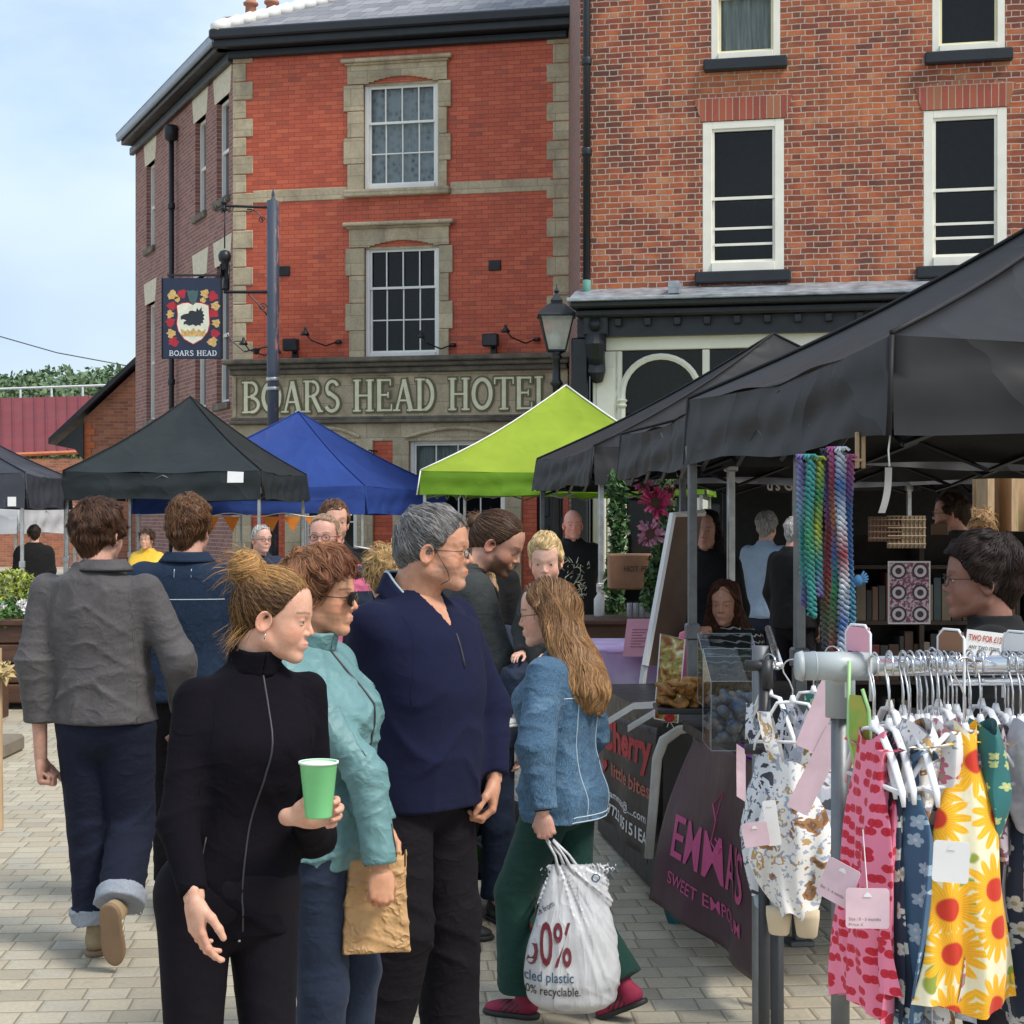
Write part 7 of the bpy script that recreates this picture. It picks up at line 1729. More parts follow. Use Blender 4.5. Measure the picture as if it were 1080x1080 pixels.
def plf(X):
    d = stack(X, tabb, 2.3); Xr = X.copy(); zt = np.clip((zb1+.04-X[:, 2])/hgt, .05, 1.2); Xr[:, 0] = (X[:, 0]-bx)/zt
    am = .013*(.45+.6*np.clip((X[:, 2]-zb0)/hgt, 0, 1)); d = d-am*(folds(np.stack([Xr[:, 0], X[:, 1]*.4, X[:, 2]*.12], 1), (20, 12, 9), 3)-.4)
    d = d-.005*np.exp(-((X[:, 2]-zb0-.07)/.05)**2)*(folds(X, (16, 12, 16), 8)-.4)
    return d
V, Fc = poly(plf, (-.22, -.14, zb0-.02), (.2, .14, zb1+.02), .005); mk('bag_body', V, Fc, PL, gb_, True)
m = MB(); hx, hz = (580-604)/s_, HC-(886-HY)/s_
for xx, yy in ((-.045, -.01), (.005, -.014), (-.02, .01), (.03, .012)): m.tube([(xx, yy, zb1-.03), (xx*.6+hx*.4, yy, zb1+.03), (hx+.01*(1 if xx > 0 else -1), yy*.5, hz)], [.012, .007, .008], 8, flat=.6)
m.build('handle', PL, gb_, True)
def bagtext(t, u0, u1, v0, v1, mat, bold=.01, rot=0.):
    V, Fc, W, Hc = text_mesh(t, bold); u = u0+V[:, 0]/W*(u1-u0); v = v0+V[:, 1]/.73*(v1-v0)
    if rot: cu, cv = u0, v0; u, v = cu+(u-cu)*cos(rot)-(v-cv)*sin(rot), cv+(u-cu)*sin(rot)+(v-cv)*cos(rot)
    y = np.full(len(u), -.14)
    for _ in range(60): y = y+np.clip(plf(np.stack([u, y, v], 1)), -.02, .04)*.7
    mk('lettering', np.stack([u, y-.003, v], 1), Fc, mat, gb_)
BT = pm('print_black', (.03, .02, .03), .5); NV = pm('print_navy', (.02, .08, .16), .5); MR = pm('print_maroon', (.16, .02, .03), .5)
X_ = lambda px: (px-604)/s_
Z_ = lambda py: HC-(py-HY)/s_
bagtext('50%', X_(555), X_(602), Z_(1011), Z_(966), MR, .012); bagtext('recycled plastic', X_(552)-.06, X_(604), Z_(1028), Z_(1017), NV, .005); bagtext('100% recyclable.', X_(552)-.02, X_(611), Z_(1042), Z_(1032), BT, .004)
bagtext('Made from', X_(560), X_(590), Z_(968), Z_(962), BT, .0, .6)
for px in (628, 638):
    m = MB(); y = float(plf(np.array([[X_(px), -.14, Z_(924)]]))[0]); yy = -.14
    for _ in range(50): yy += float(plf(np.array([[X_(px), yy, Z_(924)]]))[0])*.7
    m.tube([(X_(px)+.012*cos(t*pi/8), yy-.003, Z_(924)+.012*sin(t*pi/8)) for t in range(17)], .0018, 4); m.build('printed_roundel', NV, gb_)
# ================================================================ stalls, goods and clothes rails
def pat(name, base, fn, rough=.8, bump=.5):
    """printed cotton; fn(g, uv) -> colour socket, uv in metres across/up the cloth"""
    m, nt, b = newmat(name); g = G(nt); o = g.obj(); q = g.sep(o); uv = g.comb(q[0], q[2], g.m('MULTIPLY', q[1], .5))
    g.put(b.inputs['Base Color'], fn(g, uv)); b.inputs['Roughness'].default_value = rough; b.inputs['Sheen Weight'].default_value = .1
    g.put(b.inputs['Normal'], g.bump(g.m('ADD', g.noise(g.map(o, (1, 1, .35)), 26, 3), g.m('MULTIPLY', g.noise(o, 900, 2), .08)), bump, .008)); return m
def flowers(g, uv, scale, petals, R, base, pc, pc2, cc, cr_=.32, rnd=.9, leaf=None):
    v = g.n('ShaderNodeTexVoronoi'); v.voronoi_dimensions = '2D'; v.inputs['Scale'].default_value = scale; v.inputs['Randomness'].default_value = rnd; g.put(v.inputs['Vector'], uv)
    sc = g.n('ShaderNodeVectorMath', operation='MULTIPLY'); g.put(sc.inputs[0], uv); sc.inputs[1].default_value = (scale, scale, 0)
    ps = g.n('ShaderNodeVectorMath', operation='MULTIPLY'); g.put(ps.inputs[0], v.outputs['Position']); ps.inputs[1].default_value = (scale, scale, 0)
    d = g.n('ShaderNodeVectorMath', operation='SUBTRACT'); g.put(d.inputs[0], sc.outputs[0]); g.put(d.inputs[1], ps.outputs[0]); q = g.sep(d.outputs[0])
    an = g.m('ARCTAN2', q[1], q[0]); r = g.m('SQRT', g.m('ADD', g.m('MULTIPLY', q[0], q[0]), g.m('MULTIPLY', q[1], q[1])))
    wob = g.m('MULTIPLY', g.noise(uv, scale*5, 2), .25)
    pr = g.m('MULTIPLY', g.m('ADD', .62, g.m('MULTIPLY', g.m('ABSOLUTE', g.m('COSINE', g.m('MULTIPLY', an, petals/2.))), .5)), g.m('ADD', R*.85, g.m('MULTIPLY', wob, R)))
    inside = g.mapr(g.m('SUBTRACT', pr, r), -.02, .02, 0., 1.)
    stripe = g.m('ABSOLUTE', g.m('SINE', g.m('MULTIPLY', an, petals*1.5)))
    pcol = g.mix(g.m('MULTIPLY', stripe, g.mapr(r, 0., R, 1., .3)), pc, pc2)
    bc = base
    if leaf:
        n = g.noise(uv, scale*1.7, 2); bc = g.mix(g.mapr(n, .62, .66, 0., 1.), base, leaf)
    c = g.mix(inside, bc, pcol); return g.mix(g.mapr(g.m('SUBTRACT', R*cr_, r), -.02, .02, 0., 1.), c, cc)
def blotch(g, uv, scale, stops, det=3): return g.ramp(g.noise(uv, scale, det, .55, .6), stops, 'CONSTANT')
SUNF = pat('sunflower_print', None, lambda g, uv: flowers(g, uv, 11.8, 15, .56, (.80, .74, .52), (.90, .52, .02), (.78, .26, .005), (.55, .03, .01), .36, .75, (.28, .34, .05)))
HEART = pat('heart_print', None, lambda g, uv: flowers(g, uv, 46, 2, .40, (.78, .22, .34), (.50, .008, .03), (.62, .02, .05), (.48, .008, .03), .4, .8))
NAVYF = pat('navy_flower_print', None, lambda g, uv: flowers(g, uv, 26, 5, .30, (.018, .032, .065), (.62, .64, .60), (.5, .52, .5), (.35, .33, .2), .3))
DENF = pat('denim_flower_print', None, lambda g, uv: flowers(g, uv, 32, 5, .32, (.045, .11, .20), (.34, .46, .56), (.26, .38, .50), (.5, .55, .58), .25))
TEDDY = pat('teddy_print', None, lambda g, uv: g.mix(g.mapr(g.noise(uv, 95, 1), .60, .62, 0., .7), blotch(g, uv, 23, [(0, (.16, .07, .03)), (.37, (.30, .15, .06)), (.43, (.74, .72, .70)), (.60, (.46, .29, .12)), (.66, (.74, .72, .70))]), (.18, .25, .40)))
LEAFP = pat('grey_leaf_print', None, lambda g, uv: blotch(g, uv, 24, [(0, (.05, .06, .08)), (.40, (.45, .47, .54)), (.52, (.62, .62, .66)), (.60, (.14, .14, .17)), (.66, (.55, .56, .60))]))
REDP = pat('red_berry_print', None, lambda g, uv: blotch(g, uv, 30, [(0, (.35, .01, .02)), (.45, (.60, .45, .45)), (.6, (.42, .02, .03))]))
MONO = pat('monochrome_print', None, lambda g, uv: blotch(g, uv, 30, [(0, (.04, .04, .06)), (.42, (.60, .62, .66)), (.58, (.10, .13, .2)), (.63, (.68, .68, .70))]))
TEALP = pat('teal_print', None, lambda g, uv: flowers(g, uv, 40, 5, .25, (.015, .13, .13), (.4, .5, .2), (.4, .45, .2), (.6, .5, .2)))
FLOR = pat('pale_floral_print', None, lambda g, uv: flowers(g, uv, 36, 5, .36, (.68, .66, .66), (.45, .10, .16), (.55, .22, .28), (.20, .30, .15), .3, .9, (.18, .30, .22)))
GREYM = pat('grey_marl', None, lambda g, uv: g.ramp(g.noise(uv, 60, 3), [(.3, (.34, .32, .36)), (.7, (.50, .48, .52))]))
PLUM = pat('plum_print', None, lambda g, uv: blotch(g, uv, 34, [(0, (.10, .05, .08)), (.45, (.42, .34, .38)), (.6, (.16, .08, .12))]))
HANG = pm('white_hanger_plastic', (.74, .74, .76), .35, var=.04); RIBB = pm('beige_ribbing', (.60, .48, .33), .9); RIBL = pm('blue_ribbing', (.28, .38, .47), .9)
HOOK = pm('hook_steel', (.6, .6, .62), .25, 1.)
def tag_card(par, loc, w, h, rot=0., tilt=0., mat='pale_pink', text=None, world=False):
    mb = MB(); R = Matrix.Translation(loc) @ Matrix.Rotation(rot, 4, 'Z') @ Matrix.Rotation(tilt, 4, 'Y')
    n = 5; r = .005; pts = []
    for cx, cz, a0 in ((w/2-r, h/2-r, 0), (-w/2+r, h/2-r, pi/2), (-w/2+r, -h/2+r, pi), (w/2-r, -h/2+r, 1.5*pi)):
        for i in range(n+1): a = a0+pi/2*i/n; pts.append((cx+r*cos(a), cz+r*sin(a)))
    mb.prism(pts, lambda u, v, t: R @ Vector((u, -.0006+t, v)), .0012); o = mb.build('price_card', M[mat], par)
    s = MB(); s.prism([(-.006, h/2-.012), (.006, h/2-.012), (.004, h/2-.008), (0, h/2-.005), (-.004, h/2-.008)], lambda u, v, t: R @ Vector((u, -.0014-t, v)), .0003); s.build('card_slot', M['paper_white'], o)
    if text:
        for t_, x0, x1, z0, z1, mt in text: lettering(t_, lambda u, v, w_: R @ Vector((u*w, -.0014, v*h)), mt, o, x0, x1, z0, z1)
    return o
def garment(label, X, Y, rz, kind, mat, bib=-.115, bot=-.50, w0=.07, w1=.13, w2=.15, th=.022, zr=1.475, seed=1, cuff=None, card=None, hang=.13, hooklen=.075, lean=0., xo=0., group='children\'s clothes on the rail', strap=True, amp=1.):
    t = thing('garment', label, 'baby clothes', (X, Y, zr), rz, group); rg = random.Random(seed); ph = [rg.uniform(0, 6) for _ in range(6)]
    ho = MB(); hpts = arc((0, 0, .004), .019, radians(-30), radians(200), 10)+[Vector((-.006, 0, -.02)), Vector((0, 0, -.035)), Vector((0, 0, -hooklen))]
    ho.tube(hpts, .0016, 6); 
    hg = MB(); za = -hooklen
    hg.lathe([(.006, za-.012), (.007, za-.006), (.004, za+.004)], n=8)
    ar = []
    for s in (-1, 1):
        ar = [(0, 0, za-.008), (s*.030, 0, za-.012), (s*hang*.55, 0, za-.045), (s*hang*.80, 0, za-.085), (s*hang*.84, 0, za-.105)]
        hg.tube(ar, [.0055, .0062, .0062, .0055, .003], 8, flat=.55)
    hg.tube([(-hang*.80, 0, za-.088), (0, 0, za-.086), (hang*.80, 0, za-.088)], .0035, 6)
    h = hg.build('hanger', HANG, t, True); ho.build('hook', HOOK, h, True)
    L_ = bib-bot
    def prof(v):        # v 0 top .. 1 bottom -> half width
        if kind == 'dress': return np.interp(v, [0, .12, .3, 1], [w0, w0*1.02, w1, w2])
        if kind == 'romper': return np.interp(v, [0, .14, .30, .62, .93, 1], [w0, w0*1.05, w1, w2, w1*.66, w1*.5])
        return np.interp(v, [0, .3, 1], [w0, w1, w2])
    def fn(u, v):
        a = 2*pi*u; hw = prof(v); tt = th*(.45+.75*sin(pi*min(1, v*.9+.08))); s = cos(a); c = sin(a)
        x = hw*s*(1-.05*abs(c)); y = tt*c*(1-.35*s*s)
        f = amp*(v**.8+.1); y += f*(.010*sin(s*hw*70+ph[0]+v*2)+.006*sin(s*hw*150+ph[1]-v*3)); x += f*.006*sin(v*9+ph[2]+c)
        z = bib-L_*v-.018*(1-v)**6*(s*s)*(1 if kind != 'dress' else -1) + .012*sin(s*3+ph[3])*v
        return (x+lean*v+xo, y, z)
    cb = MB(); cb.sheet(fn, 64, 40); names = {'dress': 'dress', 'romper': 'romper', 'fold': 'leggings'}
    cb.build(names.get(kind, 'garment_body'), mat, t, True)
    if strap and kind != 'fold':
        st_ = MB()
        for s in (-1, 1):
            xs = s*w0*.8
            for yy in (-.007, .007):
                def sf(u, v, s=s, yy=yy, xs=xs): 
                    p0 = Vector((xs, yy*1.6, bib-.012)); p1 = Vector((s*hang*.62, yy, za-.030)); p = p0.lerp(p1, v); p.x += (u-.5)*.026; p.y += .002*sin(v*9+u*4)+yy*.8*sin(pi*v); return p
                st_.sheet(sf, 3, 8)
        st_.build('strap', mat, t, True)
    if cuff:
        cf = MB(); zb = bot
        for s in ((-1, 1) if kind == 'romper' else (0,)):
            cf.tube([(s*.026+lean, 0, zb+.014), (s*.027+lean, 0, zb), (s*.027+lean, .002, zb-.034), (s*.027+lean, .002, zb-.038)], [.013, .0125, .010, .008], 14, flat=2.0)
        cf.build('cuff', cuff, t, True)
    if card: card(t)
    return t
ORD = 'first second third fourth fifth sixth seventh eighth ninth tenth eleventh twelfth thirteenth fourteenth fifteenth sixteenth seventeenth eighteenth nineteenth twentieth'.split(); ORD += ['twenty-'+o for o in ORD[:9]]
# ---- nearest clothes rail
YR = 2.5; zR = 1.475
ra = thing('clothes_rail', 'chrome and grey clothes rail packed with baby clothes, nearest on the right', 'clothes rail', ((860-540)/F*YR, YR, 0)); rx = ra.location.x
m = MB(); m.tube([((915-540)/F*YR-rx, 0, zR), (1.45, .10, zR)], .0150, 20); m.build('rail_tube', M['chrome'], ra, True)
m = MB(); m.tube([((1000-540)/F*YR-rx, .0, zR-.024), (1.45, .10, zR-.024)], .006, 10); m.build('lower_wire', M['chrome'], ra, True)
GP = pm('silver_grey_plastic', (.38, .42, .43), .45, var=.06)
m = MB(); xl = (842-540)/F*YR-rx; m.tube([(xl-.004, 0, zR), (xl+.006, 0, zR)], [.020, .0235], 20); m.tube([(xl+.006, 0, zR), ((918-540)/F*YR-rx, 0, zR)], .0215, 20); xv = (886-540)/F*YR-rx
m.tube([(xv, 0, zR-.002), (xv+.015, .07, zR-.006), (xv+.030, .15, zR-.03), (xv+.030, .15, zR-.095)], .0235, 20); m.tube([(xl+.024, 0, zR), (xl+.026, 0, zR)], .0222, 20); m.build('corner_joint', GP, ra, True)
m = MB(); m.tube([(xv+.030, .15, zR-.03), (xv+.030, .15, .62)], .0150, 16); m.build('upright', M['steel'], ra, True)
m = MB(); m.tube([(xv+.030, .15, .64), (xv+.030, .15, .06)], .0185, 16); m.tube([(xv, -.25, .06), (xv, .25, .06)], .018, 12); m.lathe([(.022, 0), (.028, .01), (.028, .03), (.02, .045)], (xv, -.22, 0), 12); m.lathe([(.022, 0), (.028, .01), (.028, .03), (.02, .045)], (xv, .22, 0), 12); m.build('foot', M['plastic_grey'], ra, True)
def pinkcard(dx, dz, rot, tilt=0., txt=True, mat='pale_pink'):
    tx = [('Size : 0 - 3 months', -.43, .30, -.30, -.22, M['stone_dark']), ('Price £', -.43, -.10, -.43, -.36, M['stone_dark'])] if txt else None
    return lambda t: tag_card(t, Vector((dx, -.045, dz)), .064, .060, rot, tilt, mat, tx)
def GX(px, y=YR): return (px-540)/F*y
R_ = radians
garment('pink baby dungarees printed with red hearts, first on the near rail', GX(909), 2.42, R_(-80), 'dress', HEART, -.100, -.50, .045, .070, .098, .020, seed=1, lean=-.06)
garment('navy baby dress with scattered white flowers beside the heart print', GX(928), 2.44, R_(-84), 'dress', NAVYF, -.115, -.505, .05, .080, .105, .020, seed=2, lean=-.06)
garment('blue denim-look baby dress with pale flowers, third on the near rail', GX(945), 2.42, R_(-82), 'dress', DENF, -.115, -.53, .05, .088, .12, .020, seed=3, card=None, lean=-.06)
garment('white romper with brown teddy bears between blue and grey clothes', GX(960), 2.50, R_(-84), 'dress', TEDDY, -.13, -.515, .06, .10, .115, .02, seed=4)
garment('grey and white leaf print leggings right of the teddy romper', GX(978), 2.50, R_(-80), 'dress', LEAFP, -.13, -.51, .06, .11, .125, .02, seed=5)
garment('dark red berry print romper half hidden left of the sunflower dress', GX(994), 2.56, R_(-80), 'dress', REDP, -.14, -.49, .06, .10, .12, .02, seed=6)
garment('teal print dress hanging behind the sunflower dress', GX(1022), 2.62, R_(-60), 'dress', TEALP, -.17, -.51, .06, .11, .14, .02, seed=7)
sd_ = garment('yellow dress with big orange sunflowers, turned towards the camera', GX(996), 2.385, R_(16), 'dress', SUNF, -.085, -.480, .018, .048, .086, .028, seed=8, amp=.8, strap=True, hang=.12)
garment('dark green print dress at the right edge beside the sunflowers', GX(1082), 2.50, R_(-62), 'dress', TEALP, -.15, -.52, .06, .11, .15, .02, seed=9)
garment('pale pink floral dress cut by the right edge of the photo', GX(1100), 2.48, R_(-60), 'dress', FLOR, -.15, -.52, .06, .11, .15, .02, seed=10)
XG = [(918, 2.47, HEART, 'deep pink heart print bib tucked behind the first dungarees'), (935, 2.48, NAVYF, 'second navy flower dress packed behind the first'), (952, 2.50, MONO, 'monochrome romper packed between blue and teddy prints'), (970, 2.49, TEDDY, 'teddy print leggings hanging right of the blue dresses'), (979, 2.47, FLOR, 'pale floral dress packed beside the grey leaf print'), (996, 2.50, PLUM, 'plum print romper between grey leaf and red berry prints'), (1060, 2.50, NAVYF, 'navy flower dress hanging behind the sunflower strap'), (1070, 2.47, LEAFP, 'grey leaf dress right of the sunflower dress')]
for i, (px, d_, mt, lb) in enumerate(XG): garment(lb, GX(px), d_, R_(-84-2*(i % 3)), 'dress', mt, -.105-.01*(i % 3), -.47-.018*(i % 4), .055, .10, .13, .018, seed=80+i, lean=-.03, hang=.11)
# folded leggings draped on their hangers, a row above
FL = [(948, TEDDY, 'cream teddy print leggings folded over a white hanger'), (966, LEAFP, 'grey leaf print leggings folded over a white hanger'), (985, FLOR, 'pink floral leggings folded over a hanger beside the sunflower strap'), (1003, PLUM, 'plum print leggings folded over a white hanger'), (1018, TEALP, 'teal leggings folded over a hanger near the red collar'), (1032, PLUM, 'dark striped leggings folded behind the sunflower strap'), (1062, GREYM, 'plain grey leggings folded right of the sunflower strap'), (1074, MONO, 'black and white leggings folded at the right edge')]
for i, (px, mt, lb) in enumerate(FL):
    garment(lb, GX(px), 2.47+.02*(i % 2), R_(-84-4*(i % 3)), 'fold', mt, -.068-.012*(i % 2), -.225-.02*(i % 3), .052, .054, .042, .026, seed=20+i, strap=False, hang=.12, xo=.055, group='leggings folded over hangers')
for i, px in enumerate((938, 953, 972, 992, 1012, 1026, 1040, 1056, 1070)):
    t = garment('bare white plastic hanger number without clothes', GX(px, 2.5), 2.5+.004*i, R_(-86+3*(i % 4)), 'fold', [GREYM, FLOR, LEAFP][i % 3], -.165, -.38, .05, .06, .07, .012, seed=40+i, strap=False, xo=.03, hang=.125, hooklen=.055+.008*(i % 3), group='packed clothes at the back of the near rail')
    t['label'] = ['plain grey', 'pale floral', 'grey leaf print'][i % 3]+' garment at the back of the near rail, '+ORD[i]+' from the left'
cd = thing('price_tag', 'pink size and price card hanging in front of the blue flowered dress', 'price tag', (GX(915, 2.30), 2.30, HC-(958-HY)/F*2.30))
tag_card(cd, Vector((0, 0, 0)), .060, .056, R_(-4), 0, 'pale_pink', [('Size : 0 - 3 months', -.43, .30, -.30, -.22, M['stone_dark']), ('Price £', -.43, -.10, -.43, -.36, M['stone_dark'])]); m = MB(); m.tube([(0, 0, .022), (.004, .05, .10)], .0007, 4); m.build('string', M['paper_white'], cd)
cd = thing('price_tag', 'tilted pink card hanging on the heart print dungarees', 'price tag', (GX(884, 2.33), 2.33, HC-(931-HY)/F*2.33)); tag_card(cd, Vector((0, 0, 0)), .050, .058, R_(-32), R_(22), 'pale_pink', [('Size : 3 - 6 months', -.43, .30, -.30, -.22, M['stone_dark'])])
cd = thing('price_tag', 'plain white card hanging left of the sunflower dress', 'price tag', (GX(1003, 2.24), 2.24, HC-(909-HY)/F*2.24)); tag_card(cd, Vector((0, 0, 0)), .048, .056, R_(-10), R_(3), 'paper_white')
# size dividers on the rail
def divider(label, px, col_, hgt=.075, drop=.05, wd=.012, rz=-62):
    t = thing('size_divider', label, 'rail divider', (GX(px), YR, zR), R_(rz), 'size dividers on the rail'); m = MB(); w_ = .028
    pts = [(-w_, 0, -drop), (-w_, 0, hgt-.012), (-w_+.012, 0, hgt), (w_-.012, 0, hgt), (w_, 0, hgt-.012), (w_, 0, -drop)]; m.tube(pts, .0022, 6); m.build('frame', HANG, t, True)
    c = MB(); c.box(-w_+.002, w_-.002, -.0008, .0008, .022, hgt-.003, bev=.0003); c.build('card', col_, t); return t
divider('pink card size divider standing on the left end of the rail', 905, M['paper_pink'], .062); divider('tall brown card size divider near the middle of the rail', 1003, M['cardboard'], .055, .18); divider('white card size divider at the right edge of the rail', 1072, M['paper_white'], .052)
t = thing('display_hook', 'long green and yellow enamelled loop hanging from the left end of the rail', 'loop', (GX(906, 2.46), 2.46, zR-.06), R_(-50)); m = MB()
m.tube([(-.018, 0, .07), (-.020, 0, -.04), (-.008, 0, -.085), (.008, 0, -.09), (.022, 0, -.05), (.018, 0, .0), (.006, 0, .03)], .0028, 6); m.build('rim', pm('lime_rim', (.35, .6, .25), .4), t, True)
m = MB(); m.prism([(-.017, .02), (-.018, -.04), (-.007, -.082), (.008, -.086), (.019, -.05), (.015, -.005), (.004, .02)], lambda u, v, w_: (u, -.001+w_, v), .002); m.build('leaf', pm('green_leaf_print', (.12, .30, .05), .4, var=.5, scale=30, c2=(.5, .35, .05)), t)
sgn = thing('price_sign', 'small printed sign with a red heading standing behind the rail', 'sign', P(1038, 680, 3.2)); m = MB(); m.box(-.036, .036, -.001, .001, -.03, .026); m.build('card', M['paper_white'], sgn)
RT = pm('print_red', (.50, .06, .03), .6); sgn.rotation_euler.y = .12
lettering('TWO FOR £12', lambda u, v, w_: (u, -.0025, v), RT, sgn, -.032, .032, .006, .018, bold=.02); lettering('ANY TWO ITEMS', lambda u, v, w_: (u, -.0025, v), M['iron'], sgn, -.030, .030, -.010, -.003, bold=.01)

# ---- second, black rail with the teddy romper
r2 = thing('clothes_rail', 'black tubular clothes rail carrying the white teddy romper', 'clothes rail', (GX(816, 3.3), 3.3, 0)); s3 = F/3.3; q = r2.location.x
zt_ = HC-(702-HY)/s3; zm_ = HC-(790-HY)/s3
def x3(px): return (px-540)/s3-q
m = MB()
for z_ in (zt_, zm_): m.tube([(x3(786), .0, z_), (x3(813), 0, z_)], .011, 12); m.tube([(x3(808), 0, z_+.012), (x3(808), 0, z_-.045)], .014, 12)
m.tube([(x3(806), 0, zt_), (x3(806), 0, .03)], .0115, 12); m.tube([(x3(829), .12, zm_-.1), (x3(831), .12, .03)], .014, 12); m.build('frame', M['plastic_black'], r2, True)
m = MB(); m.tube([(x3(800), .02, zt_), (x3(822), .0, zt_), (x3(900), 1.1, zt_)], .0085, 12); m.build('rail_tube', M['chrome'], r2, True)
m = MB(); m.tube([(x3(842), .5, zt_), (x3(842), .5, .02)], .02, 10); m.box(x3(842)-.04, x3(842)+.04, .46, .54, 0, .02); m.build('post', M['steel'], r2, True)
GB = "baby clothes on the black rail"
garment('white romper with brown teddy bears and cream cuffs, front of the black rail', GX(836, 3.18), 3.18, R_(-22), 'romper', TEDDY, -.17, -.47, .035, .062, .085, .03, zt_, 61, RIBB, None, .09, .05, 0., group=GB)
garment('monochrome print romper with blue cuffs behind the teddy romper', GX(812, 3.30), 3.30, R_(-60), 'romper', MONO, -.17, -.45, .04, .08, .09, .03, zt_, 62, RIBL, None, .09, .05, 0., group=GB)
garment('grey star print romper hanging behind pink cards on the black rail', GX(858, 3.36), 3.36, R_(-35), 'romper', LEAFP, -.12, -.42, .04, .07, .09, .03, zt_, 63, None, None, .09, .05, 0., group=GB)
garment('teal and yellow romper at the back of the black rail', GX(878, 3.5), 3.5, R_(-45), 'romper', TEALP, -.12, -.46, .04, .07, .09, .03, zt_, 64, None, None, .09, .05, 0., group=GB)
for i, (px, py, d, w_, h_, ti, mt, lb) in enumerate(((868, 745, 2.95, .040, .165, 22, 'pale_pink', 'long pale pink card tilted at the top of the teddy romper'), (862, 812, 2.95, .040, .165, 26, 'pale_pink', 'lower long pale pink card tilted beside the upright'), (797, 880, 3.1, .048, .045, -10, 'pale_pink', 'small pink card left of the teddy romper'), (814, 868, 3.12, .026, .085, -8, 'paper_white', 'narrow white card clipped on the teddy romper'))):
    cd = thing('price_tag', lb, 'price tag', P(px, py, d)); tag_card(cd, Vector((0, 0, 0)), w_, h_, R_(-12), R_(ti), mt)

# ---- crochet spirals hanging by the post
YN, _nt, b_ = newmat('yarn'); g = G(_nt); a_ = g.n('ShaderNodeAttribute', attribute_name='Col').outputs[0]; g.put(b_.inputs['Base Color'], a_); b_.inputs['Roughness'].default_value = .9; b_.inputs['Sheen Weight'].default_value = .2; g.put(b_.inputs['Normal'], g.bump(g.noise(g.obj(), 420, 3), .5, .003))
def spiral(label, px, y0, y1, cols, d=5.35, R0=.0105, r=.0062, seed=1):
    s = F/d; x0 = (px-540)/s; z0, z1 = HC-(y0-HY)/s, HC-(y1-HY)/s; L_ = z0-z1; t = thing('crochet_spiral', label, 'crochet', (x0, d, z1), 0, 'crochet spirals hanging from the canopy'); rng = np.random.default_rng(seed)
    pitch = .0185; n = int(L_/pitch*14); th_ = np.arange(n)*2*pi/14; z = L_-pitch*th_/(2*pi); wob = R0*(1+.25*np.sin(th_*3.1))
    sway = .006*np.sin(z*9+seed); P_ = np.stack([wob*np.cos(th_)+sway, wob*np.sin(th_), z-.009*np.cos(th_)], 1); T_ = np.gradient(P_, axis=0); T_ /= np.linalg.norm(T_, axis=1, keepdims=True)
    B_ = np.cross(T_, A(0, 0, 1)); B_ /= np.linalg.norm(B_, axis=1, keepdims=True); N_ = np.cross(T_, B_); k = 6; an = np.arange(k)*2*pi/k
    V = (P_[:, None]+r*(1+.3*np.sin(th_*5))[:, None, None]*(np.cos(an)[None, :, None]*B_[:, None]+np.sin(an)[None, :, None]*N_[:, None])).reshape(-1, 3)
    i = np.arange(n-1)[:, None]*k; j = np.arange(k)[None]; Fc = np.stack([i+j, i+(j+1) % k, i+k+(j+1) % k, i+k+j], -1).reshape(-1, 4)
    cc = np.array(cols, float); u = np.clip((1-V[:, 2]/L_)*(len(cols)-1), 0, len(cols)-1.001); f = u.astype(int); C = cc[f]+(cc[f+1]-cc[f])*(u-f)[:, None]; C *= (.8+.4*rng.random((len(V)//k, 1))).repeat(k, 0)[:len(V)]
    mk('spiral', V, Fc, YN, t, True, col=np.clip(C, 0, 1))
    m = MB()
    for q_ in range(9): a = q_*2*pi/9; m.tube([(0, 0, L_), (.014*cos(a), .014*sin(a), L_+.012), (.026*cos(a), .022*sin(a), L_+.004+.008*sin(q_*2))], [.004, .005, .003], 5)
    cm = MB(); o = mk('tuft', m.V, m.F, YN, t, True, col=np.tile(np.array(cols[0])*1.3, (len(m.V), 1))); return t
TQ, GR, LM, PU, RD, BL, WH_, PK, OL, BK = (.02, .20, .19), (.03, .20, .08), (.28, .34, .03), (.13, .09, .28), (.24, .03, .04), (.03, .10, .28), (.45, .50, .56), (.36, .07, .22), (.07, .09, .04), (.02, .02, .05)
spiral('lilac to green crochet spiral, leftmost of the bunch', 847, 484, 640, [PU, (.2, .25, .4), TQ, TQ, PU], 5.38, seed=1)
spiral('turquoise crochet spiral hanging second from the left', 855, 484, 652, [TQ, TQ, GR, TQ, TQ], 5.34, seed=2)
spiral('lime and green crochet spiral in the middle left', 864, 486, 630, [LM, GR, LM, TQ, PU], 5.36, seed=3)
spiral('dark purple and red crochet spiral in the middle', 873, 478, 690, [BK, PU, RD, RD, OL, BK], 5.40, seed=4)
spiral('magenta and rust crochet spiral beside the blue ones', 880, 476, 692, [PK, RD, (.3, .1, .03), BL, GR, OL, RD], 5.35, seed=5)
spiral('blue and white crochet spiral at the right of the bunch', 888, 476, 694, [WH_, BL, WH_, RD, WH_, BL, WH_], 5.33, .0125, seed=6)
spiral('deep blue crochet spiral, rightmost of the bunch', 896, 484, 694, [PK, BL, BL, (.05, .2, .3), BL], 5.42, seed=7)
t = thing('crochet_creature', 'small blue crochet creature with curled arms clipped to the spirals', 'crochet', P(905, 612, 5.3)); m = MB(); m.lathe([(.006, -.02), (.014, -.012), (.016, 0), (.011, .012), (.004, .017)], n=12)
for k in range(5): a = -.4+k*.35; m.tube([(0, 0, 0), (.018*cos(a), -.004, .012*sin(a)), (.032*cos(a), -.006, .028*sin(a)+.006)], [.006, .005, .003], 6)
m.build('body', pm('blue_yarn', (.04, .14, .28), .9), t, True)
